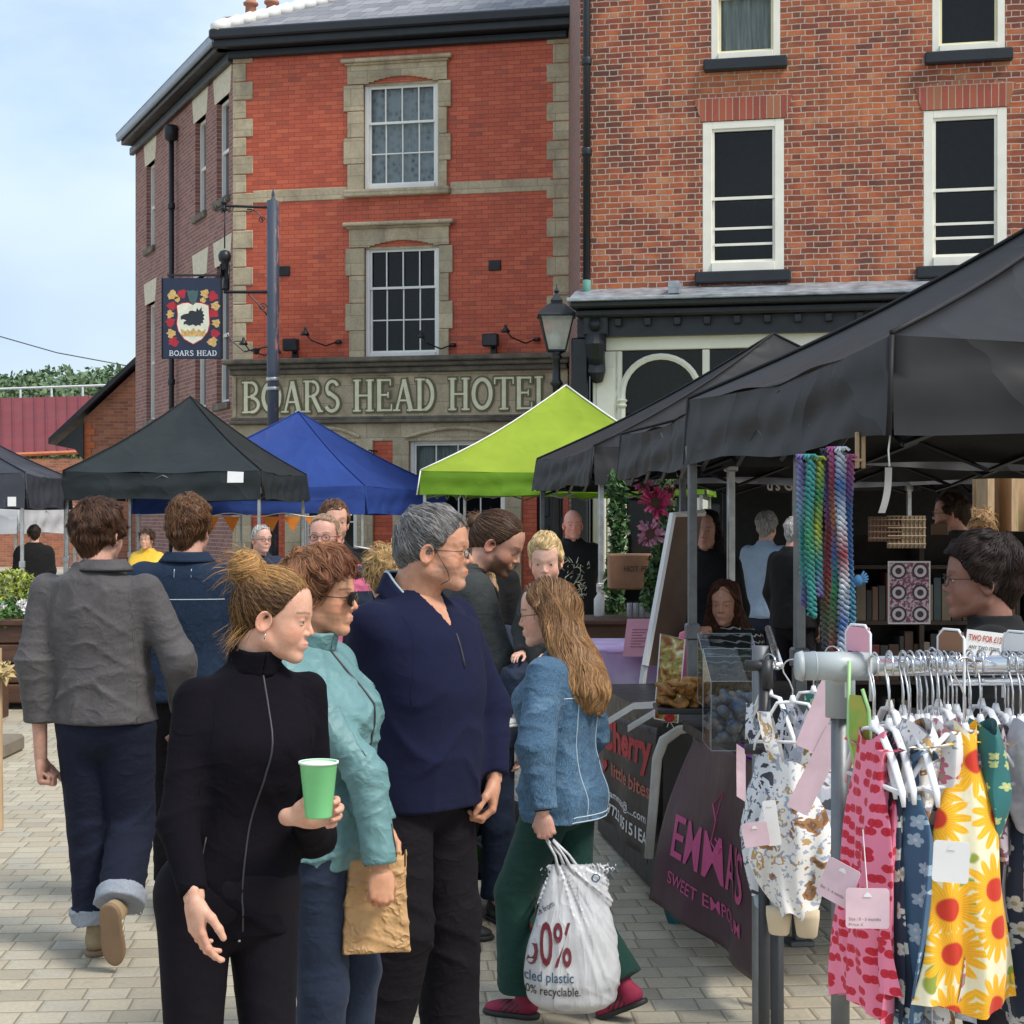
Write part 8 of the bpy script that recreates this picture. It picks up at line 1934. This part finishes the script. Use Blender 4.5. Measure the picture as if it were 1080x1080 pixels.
t = thing('wooden_bracket', 'pale wooden bracket under the edge of the nearest canopy', 'bracket', P(906, 478, 5.5)); m = MB(); m.box(-.012, .0, -.01, .01, -.05, .07, bev=.002); m.box(.008, .020, -.01, .01, -.05, .08, bev=.002); m.box(-.06, .02, -.012, -.002, -.028, -.018, bev=.002); m.build('bracket_arm', M['wood_pale'], t)
m = MB(); a = P(939, 458, 5.25); b_ = P(938, 492, 5.25); m.tube([a, P(937, 475, 5.25), b_], .003, 5); o = m.build('tie_strap', M['paper_white'], c6[0], True, world=True)
m = MB(); 
def sf(u, v): p = P(937-8*v+3*sin(v*3), 493+48*v, 5.25); return p+Vector(((u-.5)*.022, .004*sin(v*5), 0))
m.sheet(sf, 2, 10, .002); m.build('tie_strap', pm('grey_webbing', (.30, .29, .28), .8), c6[0], world=True)

# ---- confectionery stall table with hanging banner
def quad3(TL, TR, BL, BR, f=None):
    def g_(u, v, w=0.):
        p = TL.lerp(TR, u).lerp(BL.lerp(BR, u), v); n = (TR-TL).cross(BL-TL).normalized(); n = n if n.y < 0 else -n
        return p+n*(w+(f(u, v) if f else 0))
    return g_
tb = thing('stall_table', 'long stall table with sweets behind the maroon banner', 'table', (1.15, 6.3, 0)); m = MB()
c_ = [Vector((.86, 5.65, 0)), Vector((1.55, 5.75, 0)), Vector((1.45, 7.15, 0)), Vector((.72, 7.0, 0))]
for z0, z1 in ((.80, .84),):
    V = [c+Vector((0, 0, z0)) for c in c_]+[c+Vector((0, 0, z1)) for c in c_]; m.add([v-Vector(tb.location) for v in V], [(3, 2, 1, 0), (4, 5, 6, 7), (0, 1, 5, 4), (1, 2, 6, 5), (2, 3, 7, 6), (3, 0, 4, 7)])
m.build('table_top', M['plastic_black'], tb)
for c in c_: m = MB(); q_ = c+(Vector((1.15, 6.4, 0))-c)*.12; m.tube([q_-Vector(tb.location), q_-Vector(tb.location)+Vector((0, 0, .80))], .016, 8); m.build('leg', M['steel'], tb)
bn_ = thing('banner', 'maroon fabric banner reading EMMA\'S SWEET EMPORIUM in pink, hung from the table', 'banner', (.74, 6.2, 0))
TL, TR, BL_, BR_ = P(734, 776, 6.85), P(803, 806, 5.55), P(689, 949, 6.85), P(803, 1044, 5.55)
bq = quad3(TL, TR, BL_, BR_, lambda u, v: .035*sin(u*7+1)*v+.018*sin(u*15+v*3)*v+.02*sin(v*4)*(1-u)-.03*v*u)
m = MB(); m.sheet(lambda u, v: bq(u, v), 40, 30, .002)
BAN = pm('maroon_banner', (.085, .045, .058), .42, var=.12, scale=3, bump=.25, bscale=5, bdist=.03); m.build('cloth', BAN, bn_, True, world=True)
BPK = pm('banner_pink', (.62, .10, .27), .5)
lf = lambda u, v, w_: bq(u, 1-v, .006)
lettering("EMMA'S", lf, BPK, bn_, .12, .86, .31, .56, bold=.008, world=True); lettering('SWEET EMPORIUM', lf, BPK, bn_, .12, .84, .155, .225, bold=.004, world=True)
m = MB(); m.tube([bq(.46, .30, .006), bq(.50, .38, .006), bq(.47, .50, .006), bq(.52, .54, .006), bq(.55, .50, .006), bq(.50, .47, .006)], .003, 5); m.tube([bq(.46, .30, .006), bq(.55, .22, .006), bq(.50, .36, .006)], .002, 5); m.build('swirl_logo', BPK, bn_, world=True)
m = MB(); m.sheet(lambda u, v: P(778+26*u, 783+9*u+11*v, 5.95-.35*u), 6, 2, .004); tag(m.build('purple_cloth', pm('purple_cloth', (.42, .07, .55), .6)), 'strip of bright purple cloth along the table edge above the maroon banner', 'cloth')
t = thing('ribbon_label', 'narrow pink printed strip hanging over the maroon banner', 'label', P(782, 812, 5.4)); m = MB(); m.sheet(lambda u, v: (-.016+.03*u, .004*sin(v*4), .085-.17*v-.02*u), 2, 6, .001); m.build('strip', M['pale_pink'], t)
# clear cases, biscuits, trays
def case(label, px0, px1, py0, py1, d, dep, fill, fmat, lean_=0.):
    s = F/d; p0 = P(px0, py1, d); w_ = (px1-px0)/s; h_ = (py1-py0)/s; t = thing('display_case', label, 'display case', (p0.x+w_/2, d, p0.z)); m = MB(); hw_ = w_/2
    V = [(-hw_, 0, 0), (hw_, 0, 0), (hw_, dep, 0), (-hw_, dep, 0), (-hw_, 0, h_*.72), (hw_, 0, h_*.72), (hw_, dep, h_), (-hw_, dep, h_)]
    m.add(V, [(0, 1, 5, 4), (1, 2, 6, 5), (2, 3, 7, 6), (3, 0, 4, 7), (4, 5, 6, 7)]); m.build('clear_panel', M['glass'], t)
    e = MB()
    for a, b in ((0, 1), (1, 2), (2, 3), (3, 0), (4, 5), (5, 6), (6, 7), (7, 4), (0, 4), (1, 5), (2, 6), (3, 7)): e.tube([V[a], V[b]], 0.0013, 4)
    e.build('edge', pm('acrylic_edge', (.30, .33, .35), .2), t)
    rg = random.Random(int(px0)); f_ = MB()
    for k in range(fill):
        x, y, z = rg.uniform(-hw_*.8, hw_*.8), rg.uniform(dep*.15, dep*.85), rg.uniform(.03, h_*.55); r = rg.uniform(.014, .026); R = Matrix.Rotation(rg.uniform(0, 3), 3, 'X') @ Matrix.Rotation(rg.uniform(0, 3), 3, 'Y')
        f_.lathe([(.2*r, -.9*r), (.8*r, -.5*r), (r, 0), (.75*r, .5*r), (.3*r, .8*r)], (x, y, z), 8, R)
    tag(f_.build('sweets', fmat, t, True), kind='stuff'); return t
BLU = pm('blue_sweet_bags', (.03, .12, .30), .3, var=.5, scale=22, c2=(.30, .22, .12), coat=.3)
case('clear acrylic case of blue wrapped sweets at the corner of the table', 750, 812, 690, 792, 5.85, .25, 120, BLU)
case('clear acrylic case behind the blue sweets with brown contents', 742, 800, 672, 745, 6.4, .2, 30, pm('brown_sweets', (.30, .14, .06), .5, var=.4, scale=20))
rg = random.Random(9)
tr = thing('tray', 'dark tray of golden biscuits on the sweets table', 'tray', P(733, 748, 6.75)); m = MB(); m.box(-.16, .16, -.10, .14, -.01, .012, bev=.004); m.build('tray_base', M['plastic_black'], tr)
bm = MB(); bm.lathe([(.010, -.009), (.026, -.010), (.036, -.004), (.037, .004), (.027, .011), (.011, .009)], n=14); BIS = pm('golden_biscuit', (.46, .22, .06), .7, var=.35, scale=40, bump=.4, bscale=90); first = None
for k in range(34):
    loc = Vector(tr.location)+Vector((rg.uniform(-.13, .13), rg.uniform(-.07, .11), .022+.028*(k//9)+rg.uniform(0, .01)))
    if first is None: o = mk('biscuit', bm.V, bm.F, BIS, None, True); first = o; tag(o, 'round golden biscuit in the heap on the dark tray', 'biscuit', 'biscuits heaped on the tray')
    else: o = first.copy(); COL.objects.link(o)
    o.location = loc; o.rotation_euler = (rg.uniform(-.7, .7), rg.uniform(-.7, .7), 0)
FOOD, _n, b_ = newmat('food_photo'); g = G(_n); uvn = g.obj(); g.put(b_.inputs['Base Color'], g.ramp(g.noise(uvn, 26, 3, .5, .8), [(.3, (.10, .03, .015)), (.42, (.35, .10, .03)), (.5, (.25, .28, .06)), (.58, (.55, .38, .12)), (.68, (.70, .68, .55))])); b_.inputs['Roughness'].default_value = .15
t = thing('menu_stand', 'slanted acrylic stand with a colourful food picture beside the biscuits', 'menu stand', P(703, 757, 7.1)); m = MB(); m.add([(-.055, -.02, 0), (.045, -.02, -.02), (.085, .06, .33), (-.02, .06, .355), (-.055, -.014, 0), (.045, -.014, -.02), (.085, .066, .33), (-.02, .066, .355)], [(0, 1, 2, 3), (7, 6, 5, 4), (0, 4, 5, 1), (1, 5, 6, 2), (2, 6, 7, 3), (3, 7, 4, 0)]); m.build('picture', FOOD, t)
m = MB(); m.tube([(-.055, -.022, 0), (.045, -.022, -.02), (.085, .058, .33), (-.02, .058, .355), (-.055, -.022, 0)], .003, 5); m.build('edge', M['paper_white'], t)
# second table with black lettered banner
t2 = thing('stall_table', 'black cloth covered stall table behind the sweets table', 'table', (.9, 7.9, 0)); m = MB(); b0 = [Vector((.66, 7.25, 0)), Vector((1.6, 7.4, 0)), Vector((1.5, 9.1, 0)), Vector((.46, 8.9, 0))]
V = [c+Vector((0, 0, .02))-Vector(t2.location) for c in b0]+[c+Vector((0, 0, .80))-Vector(t2.location) for c in b0]; m.add(V, [(3, 2, 1, 0), (4, 5, 6, 7), (0, 1, 5, 4), (1, 2, 6, 5), (2, 3, 7, 6), (3, 0, 4, 7)]); m.build('table_cover', M['plastic_black'], t2)
m = MB(); m.tube([P(736, 766, 7.15), P(716, 770, 7.15), P(700, 781, 7.15), P(693, 800, 7.15), P(689, 850, 7.15), P(684, 905, 7.15)], [.018, .02, .024, .022, .021, .020], 10); m.build('rolled_edge', pm('off_white_vinyl', (.55, .54, .50), .5, bump=.3, bscale=25), t2, True, world=True)
bb = thing('banner', 'black banner with red and white hand lettering down the side of the far table', 'banner', (.5, 7.8, 0))
TL2, TR2, BL2, BR2 = P(633, 752, 8.15), P(694, 768, 7.2), P(636, 862, 8.15), P(684, 912, 7.2)
b2 = quad3(TL2, TR2, BL2, BR2, lambda u, v: .012*sin(u*11+v*2)*v)
m = MB(); m.sheet(lambda u, v: b2(u, v), 30, 16, .002); m.build('cloth', pm('black_banner', (.025, .020, .024), .45), bb, True, world=True)
l2 = lambda u, v, w_: b2(u, 1-v, .005)
RB = pm('banner_red', (.45, .02, .03), .5); lettering('Cherry', l2, RB, bb, .05, .93, .70, .98, bold=.04, world=True, cap=.8); lettering('little bites', l2, pm('banner_salmon', (.45, .12, .08), .5), bb, .22, .93, .46, .58, bold=.02, world=True)
lettering('lammas@....com', l2, M['paper_white'], bb, .16, .88, .26, .33, bold=.01, world=True); lettering('07723 05151EA', l2, M['paper_white'], bb, .06, .92, .10, .20, bold=.02, world=True)
m = MB(); m.prism([(.10, .46), (.05, .53), (.06, .58), (.10, .57), (.14, .59), (.16, .54)], lambda u, v, w_: b2(u, 1-v, .005+w_), .002); m.build('heart_emblem', RB, bb, world=True)
for i, (x0, y0, x1, y1, x2, y2) in enumerate(((637, 760, 668, 741, 704, 739), (662, 765, 690, 748, 712, 746))):
    t = thing('paper_strip', ('longer' if i == 0 else 'shorter')+' white paper strip laid over the black lettered banner', 'paper strip', P(x1, y1, 7.4)); m = MB(); pp = [P(x0, y0, 7.35), P(x1, y1, 7.4), P(x2, y2, 7.4)]
    m.sheet(lambda u, v, pp=pp: (pp[0].lerp(pp[1], min(1, u*2)) if u < .5 else pp[1].lerp(pp[2], u*2-1))+Vector((0, 0, -.030*v))-Vector(t.location), 8, 1, .002); m.build('strip', M['paper_white'], t)
t = thing('rosette', 'small red and white rosette at the table corner', 'rosette', P(706, 757, 7.0)); m = MB()
for k in range(10): a = k*pi/5; m.tube([(0, 0, 0), (.022*cos(a), -.006, .016*sin(a))], [.008, .007], 6)
m.build('petals', pm('red_petal', (.6, .03, .04), .5), t, True); m = MB(); m.tube([(0, 0, -.01), (.02, 0, -.045)], .002, 4); m.tube([(0, 0, -.01), (-.01, 0, -.04)], .002, 4); m.build('ribbon', M['paper_white'], t)
def bagsdf(X): return smin(ell(X, (0, 0, .10), (.065, .05, .12)), ell(X, (0, 0, .20), (.05, .045, .035)), .02)-.008*(folds(X, (20, 20, 12), 4)-.4)
t = thing('rucksack', 'small teal bag standing under the sweets table', 'bag', (P(713, 0, 6.95).x, 6.95, .0)); V, Fc = poly(lambda X: bagsdf(X*A(1, 1, .55)), (-.1, -.1, -.04), (.1, .1, .46), .009); mk('bag_body', V, Fc, cloth('teal_bag', (.03, .13, .15), .6), t, True)
m = MB(); m.tube([(-.04, 0, .40), (0, -.02, .45), (.04, 0, .40)], .008, 6); m.build('handle', M['plastic_black'], t, True)
# far table with pale cloth, pink notice
t3 = thing('stall_table', 'stall table covered with a white and lilac cloth beyond the girl', 'table', (.75, 9.9, 0)); m = MB(); m.box(-.30, .55, -.4, .5, .0, .915); m.build('frame', M['wood_dark'], t3)
m = MB(); m.sheet(lambda u, v: (-.32+.9*u, -.42-.012*sin(u*24)*v, .935-.42*v), 40, 6); m.sheet(lambda u, v: (-.32-.01*sin(v*20), -.42+.94*u, .935-.42*v) if 0 else (-.325, -.42+.94*u, .935-.42*v), 6, 2); m.box(-.325, .58, -.42, .52, .918, .937); LL = pm('lilac_cloth', (.60, .55, .66), .8, var=.25, scale=3, c2=(.50, .26, .56)); m.build('tablecloth', LL, t3, True)
t = thing('notice', 'pink printed notice card standing on the lilac tablecloth', 'notice', P(673, 692, 9.4)); m = MB(); m.add([(-.09, -.03, 0), (.07, -.03, .0), (.105, .02, .21), (-.06, .02, .21), (-.09, -.026, 0), (.07, -.026, 0), (.105, .024, .21), (-.06, .024, .21)], [(0, 1, 2, 3), (7, 6, 5, 4), (0, 4, 5, 1), (1, 5, 6, 2), (2, 6, 7, 3), (3, 7, 4, 0)]); m.build('card', M['paper_pink'], t)
m = MB()
for k in range(7): z_ = .15-.016*k; xo = .03*z_/.21; m.box(-.055+xo, .045+xo-.02*(k % 3), -.034+z_*.24, -.032+z_*.24, z_, z_+.003)
m.build('printed_lines', pm('faded_ink', (.45, .15, .2), .6), t)
t = thing('cup', 'tall pink tumbler on the stall behind the posts', 'cup', P(724, 716, 8.6)); m = MB(); m.lathe([(.035, 0), (.040, .02), (.045, .20), (.035, .24), (.012, .25)], n=16); m.build('tumbler', pm('pink_tumbler', (.55, .10, .2), .4), t, True)
t = thing('leaning_board', 'tall brown board with a white edge leaning in the stall', 'board', (0, 0, 0)); a = [P(709, 543, 9.2), P(741, 541, 9.5), P(716, 702, 9.3), P(680, 702, 9.0)]
m = MB(); V = a+[p+Vector((.0, .03, 0)) for p in a]; m.add(V, [(0, 1, 2, 3), (7, 6, 5, 4), (0, 4, 5, 1), (1, 5, 6, 2), (2, 6, 7, 3), (3, 7, 4, 0)]); t.location = (a[3].x, 9.1, 0); m.build('board', pm('brown_board', (.16, .10, .075), .7), t, world=True)
m = MB(); m.tube([a[3]-Vector((0, .02, 0)), a[0]-Vector((0, .02, 0)), a[1]-Vector((0, .02, 0))], .022, 6); m.tube([a[3]-Vector((0, .0, 0)), Vector((a[3].x-.12, 9.05, 0))], .02, 6); m.build('edge', M['paper_white'], t, world=True)
# ivy, flowers and goods of the far stall
def vine(label, pts, d, r, n, seed, sz=.032):
    cs = []; 
    for i in range(len(pts)-1):
        for k in range(6): t_ = k/6; cs.append(tuple(P(pts[i][0]*(1-t_)+pts[i+1][0]*t_, pts[i][1]*(1-t_)+pts[i+1][1]*t_, d)))
    V, Fc = leaves(cs, [r]*len(cs), n, sz, seed, 1.2); o = thing('ivy_garland', label, 'garland', tuple(P(*pts[-1], d))); mk('leaves', V, Fc, M['ivy'], o, world=True); m = MB(); m.tube([P(*p, d) for p in pts], .012, 5); m.build('stem', M['wood_dark'], o, world=True)
vine('long ivy garland hanging down the left post of the far stall', [(650, 508), (652, 560), (648, 620), (652, 700)], 12.4, .075, 1500, 31)
vine('shorter ivy garland right of the pink flowers', [(703, 508), (701, 560), (692, 600), (684, 640)], 11.6, .07, 900, 32)
def daisy(label, px, py, r, d, c, seed):
    t = thing('paper_flower', label, 'flower', P(px, py, d), 0, 'pink paper flowers'); rg = random.Random(seed); m = MB(); s = F/d; R0 = r/s
    for k in range(46):
        a = k*2.4; q_ = R0*(.45+.55*rg.random()); m.add([(cos(a-.16)*R0*.3, rg.uniform(-.05, .0), sin(a-.16)*R0*.3), (cos(a-.10)*q_, rg.uniform(-.08, 0), sin(a-.1)*q_), (cos(a+.1)*q_*1.05, rg.uniform(-.08, 0), sin(a+.1)*q_*1.05), (cos(a+.16)*R0*.3, rg.uniform(-.05, 0), sin(a+.16)*R0*.3)], [(0, 1, 2, 3)])
    m.build('petals', pm('petal_pink', c, .7, var=.3, scale=20), t); m = MB(); m.lathe([(.01, -.02), (R0*.3, -.03), (R0*.32, 0)], (0, -.04, 0), 12, Matrix.Rotation(radians(90), 3, 'X')); m.build('centre', M['wood_dark'], t)
daisy('large hot pink paper flower at the top of the far stall', 691, 530, 19, 11.3, (.75, .08, .25), 1); daisy('pale pink paper flower under the hot pink one', 685, 563, 17, 11.2, (.68, .32, .46), 2); daisy('mid pink paper flower touching the canopy edge', 678, 511, 11, 11.35, (.62, .16, .34), 3); daisy('small dusky pink flower right of the large one', 706, 518, 9, 11.4, (.40, .12, .16), 4)
cr = thing('crate', 'brown wooden crate with dark stencilled writing behind the ivy', 'crate', P(677, 621, 11.9)); m = MB(); m.box(-.24, .24, -.15, .15, 0, .25, bev=.01); m.build('box', M['cardboard'], cr); lettering('HOT PEPPERS', lambda u, v, w_: (u, -.154, v), M['wood_dark'], cr, -.14, .16, .13, .17, bold=.02)
tb4 = thing('bar_table', 'dark wooden serving table behind the ivy garland', 'table', (P(672, 0, 11.8).x, 11.9, 0)); m = MB(); m.box(-.62, .55, -.3, .3, .94, .98, bev=.01); m.box(-.60, .52, -.26, .26, .1, .94); m.build('counter', M['wood_dark'], tb4)
t = thing('bottle', 'clear bottle standing on the serving table', 'bottle', P(632, 650, 11.7)); m = MB(); m.lathe([(.035, 0), (.038, .01), (.038, .12), (.014, .16), (.014, .20), (.018, .205), (.018, .22)], n=12); m.build('glass_body', pm('cloudy_glass', (.5, .5, .5), .2), t, True)
gt = None
for k in range(5):
    t = thing('drinking_glass', ORD[k]+' upturned clear glass from the left in the row on the serving table', 'glass', P(664+k*6.5, 651, 11.7), 0, 'glasses on the serving table'); m = MB(); m.lathe([(.018, 0), (.022, .002), (.019, .10), (.017, .101), (.016, .004)], n=10); m.build('glass_body', pm('cloudy_glass', (.5, .5, .52), .15, alpha=.6) if k == 0 else bpy.data.materials['cloudy_glass.001'] if 'cloudy_glass.001' in bpy.data.materials else M['glass'], t, True)
# display shelves deep in the stalls on the right
sh = thing('display_shelves', 'dark wooden display shelves full of boxes behind the stallholder', 'shelves', (P(960, 0, 8.9).x, 8.9, 0)); m = MB(); xo = sh.location.x
for z_ in (.45, .80, 1.12, 1.42): m.box(-.42, .62, .0, .3, z_, z_+.02)
for x in (-.43, .05, .62): m.box(x, x+.025, 0, .3, 0, 1.62)
m.box(-.42, .62, .29, .30, .0, 1.6); m.build('shelf_frame', pm('stained_wood', (.028, .016, .010), .7, var=.3), sh)
rg = random.Random(4); fb = None
for z_ in (.47, .82, 1.14):
    x = -.40; bi = -1
    while x < .58:
        w_ = rg.uniform(.025, .06); h_ = rg.uniform(.16, .27)
        bi += 1; m = MB(); m.box(x, x+w_-.004, .02, .22, z_, z_+h_, bev=.002); c = rg.choice([(.10, .05, .03), (.22, .12, .07), (.05, .05, .05), (.28, .22, .16), (.18, .03, .02), (.06, .10, .12), (.35, .30, .26)]); key = 'bx%d' % int(c[0]*100)
        if key not in M: M[key] = pm('box_card', tuple(x*.5 for x in c), .7)
        tag(m.build('boxed_item', M[key], None, world=False), ORD[bi]+' boxed item from the left on the '+{.47: 'lowest', .82: 'middle', 1.14: 'top'}[z_]+' dark display shelf', 'box', 'boxes on the display shelves').location = (xo, 8.9, 0); x += w_
for px, py, w_, h_, lb in ((933, 558, .17, .13, 'dark woven wooden panel hanging left of the pale panel'), (956, 561, .20, .17, 'pale woven wooden panel hanging above the poster')):
    t = thing('woven_panel', lb, 'panel', P(px, py, 8.7)); m = MB(); m.box(-w_/2, w_/2, 0, .01, -h_/2, h_/2); k = 0
    for i in range(9): x = -w_/2+w_*(i+.5)/9; m.tube([(x, -.004, -h_/2), (x, -.004, h_/2)], .003, 4)
    for i in range(4): z_ = -h_/2+h_*(i+.5)/4; m.tube([(-w_/2, -.009, z_), (w_/2, -.009, z_)], .004, 4)
    m.build('weave', pm('willow', (.20, .12, .08) if 'dark' in lb else (.36, .27, .18), .8), t)
PRINT, _n, b_ = newmat('poster_print'); g = G(_n); q = g.sep(g.obj()); n = g.noise(g.obj(), 60, 4, .7)
fx = g.m('ABSOLUTE', g.m('SUBTRACT', g.m('FRACT', g.m('MULTIPLY', g.m('ADD', q[0], .111), 9.)), .5)); fz = g.m('ABSOLUTE', g.m('SUBTRACT', g.m('FRACT', g.m('MULTIPLY', g.m('ADD', q[2], .165), 9.1)), .5))
rr = g.m('SQRT', g.m('ADD', g.m('MULTIPLY', fx, fx), g.m('MULTIPLY', fz, fz))); ring = g.m('LESS_THAN', g.m('ABSOLUTE', g.m('SUBTRACT', rr, .33)), .05); fig = g.m('LESS_THAN', rr, .15)
c = g.mix(g.mapr(n, .46, .52, 0., 1.), (.62, .50, .56), (.22, .05, .10)); c = g.mix(g.m('LESS_THAN', rr, .30), c, (.66, .60, .64)); c = g.mix(g.m('MAXIMUM', ring, fig), c, (.05, .02, .04)); g.put(b_.inputs['Base Color'], c)
t = thing('poster', 'white edged printed poster with six small portraits in maroon ink', 'poster', P(959, 625, 8.45)); m = MB(); m.box(-.108, .108, 0, .006, -.16, .16); m.build('sheet', M['paper_white'], t); m = MB(); m.box(-.100, .100, -.003, -.001, -.152, .152); m.build('print', PRINT, t)
# sunlit goods at the far right
fr = thing('market_shelf', 'pale wooden shelf with bottles in the sunlit stall at far right', 'shelves', (P(1062, 0, 12.6).x, 12.6, 0)); m = MB(); m.box(-.20, 1.2, .2, .22, 0, 2.2); 
for z_ in (.6, 1.1, 1.55): m.box(-.15, 1.2, -.1, .2, z_, z_+.03)
for x in (-.18, .0, .5): m.box(x, x+.05, -.12, .2, 0, 2.25)
m.build('shelf_frame', M['wood_pale'], fr); 
for k in range(9):
    m = MB(); m.lathe([(.035, 0), (.038, .02), (.038, .16), (.014, .21), (.014, .26)], (0, 0, 0), 10); o = m.build('bottle', [pm('green_bottle', (.06, .25, .04), .2), pm('amber_bottle', (.45, .22, .04), .2), pm('cream_jar', (.6, .5, .35), .4)][k % 3], None, True); tag(o, ['green bottle', 'amber bottle', 'cream jar'][k % 3]+', '+ORD[k if k < 5 else k-5]+' from the left on the '+('upper' if k < 5 else 'lower')+' pale market shelf', 'bottle', 'bottles on the pale shelf'); o.location = Vector(fr.location)+Vector((.06+.12*(k % 5), .02, (1.58 if k < 5 else 1.13)))
pz = thing('partition_post', 'tall pale wooden post with a white strip beside the glasses man', 'post', (P(992, 0, 9.6).x, 9.6, 0)); m = MB(); m.box(-.045, .045, 0, .05, 0, 1.66, bev=.004); m.build('post', pm('mid_wood', (.24, .14, .08), .7), pz); m = MB(); m.box(.0, .018, -.004, -.001, 1.30, 1.52); m.build('white_strip', M['paper_white'], pz)
# pushchair between the walkers
pu = thing('pushchair', 'black folded-hood pushchair standing behind the man in navy', 'pushchair', (P(500, 0, 7.2).x, 7.2, 0)); 
def seatf(X): return smin(smin(ell(X, (.0, 0, .38), (.26, .20, .11)), ell(X, (-.17, 0, .55), (.10, .2, .20)), .06), ell(X, (.22, 0, .28), (.16, .18, .06)), .05)-.012*(folds(X, (9, 9, 9), 2)-.4)
V, Fc = poly(seatf, (-.45, -.3, .1), (.5, .3, .85), .015); mk('seat', V, Fc, black_c, pu, True)
m = MB()
for y in (-.24, .24): m.tube([(-.42, y, .98), (-.30, y, .60), (.28, y, .12)], .014, 8); m.tube([(-.30, y, .12), (.05, y, .36)], .014, 8); m.tube([(.28, y, .12), (.38, y, .3)], .012, 8)
m.tube([(-.42, -.24, .98), (-.42, .24, .98)], .018, 8); m.build('frame', M['steel'], pu, True)
for x in (-.30, .28):
    for y in (-.27, .27): m = MB(); R = Matrix.Rotation(radians(90), 3, 'X'); m.lathe([(.07, -.02), (.11, -.024), (.12, -.012), (.12, .012), (.11, .024), (.07, .02)], (x, y, .12), 22, R); w_ = m.build('wheel', BLKR, pu, True); m = MB(); m.lathe([(.02, -.025), (.068, -.018), (.068, .018), (.02, .025)], (x, y, .12), 16, R); m.build('hub', M['plastic_grey'], w_, True)
V, Fc = poly(lambda X: ell(X, (.02, -.12, .30), (.09, .05, .07))-.01*(folds(X, (20, 20, 20), 3)-.4), (-.15, -.25, .15), (.2, 0, .45), .01); o = mk('shopping', V, Fc, pm('green_packet', (.10, .35, .04), .4), pu, True)
m = MB(); m.box(-.26, .2, -.18, .18, .16, .19, bev=.01); m.build('basket', black_c, pu)
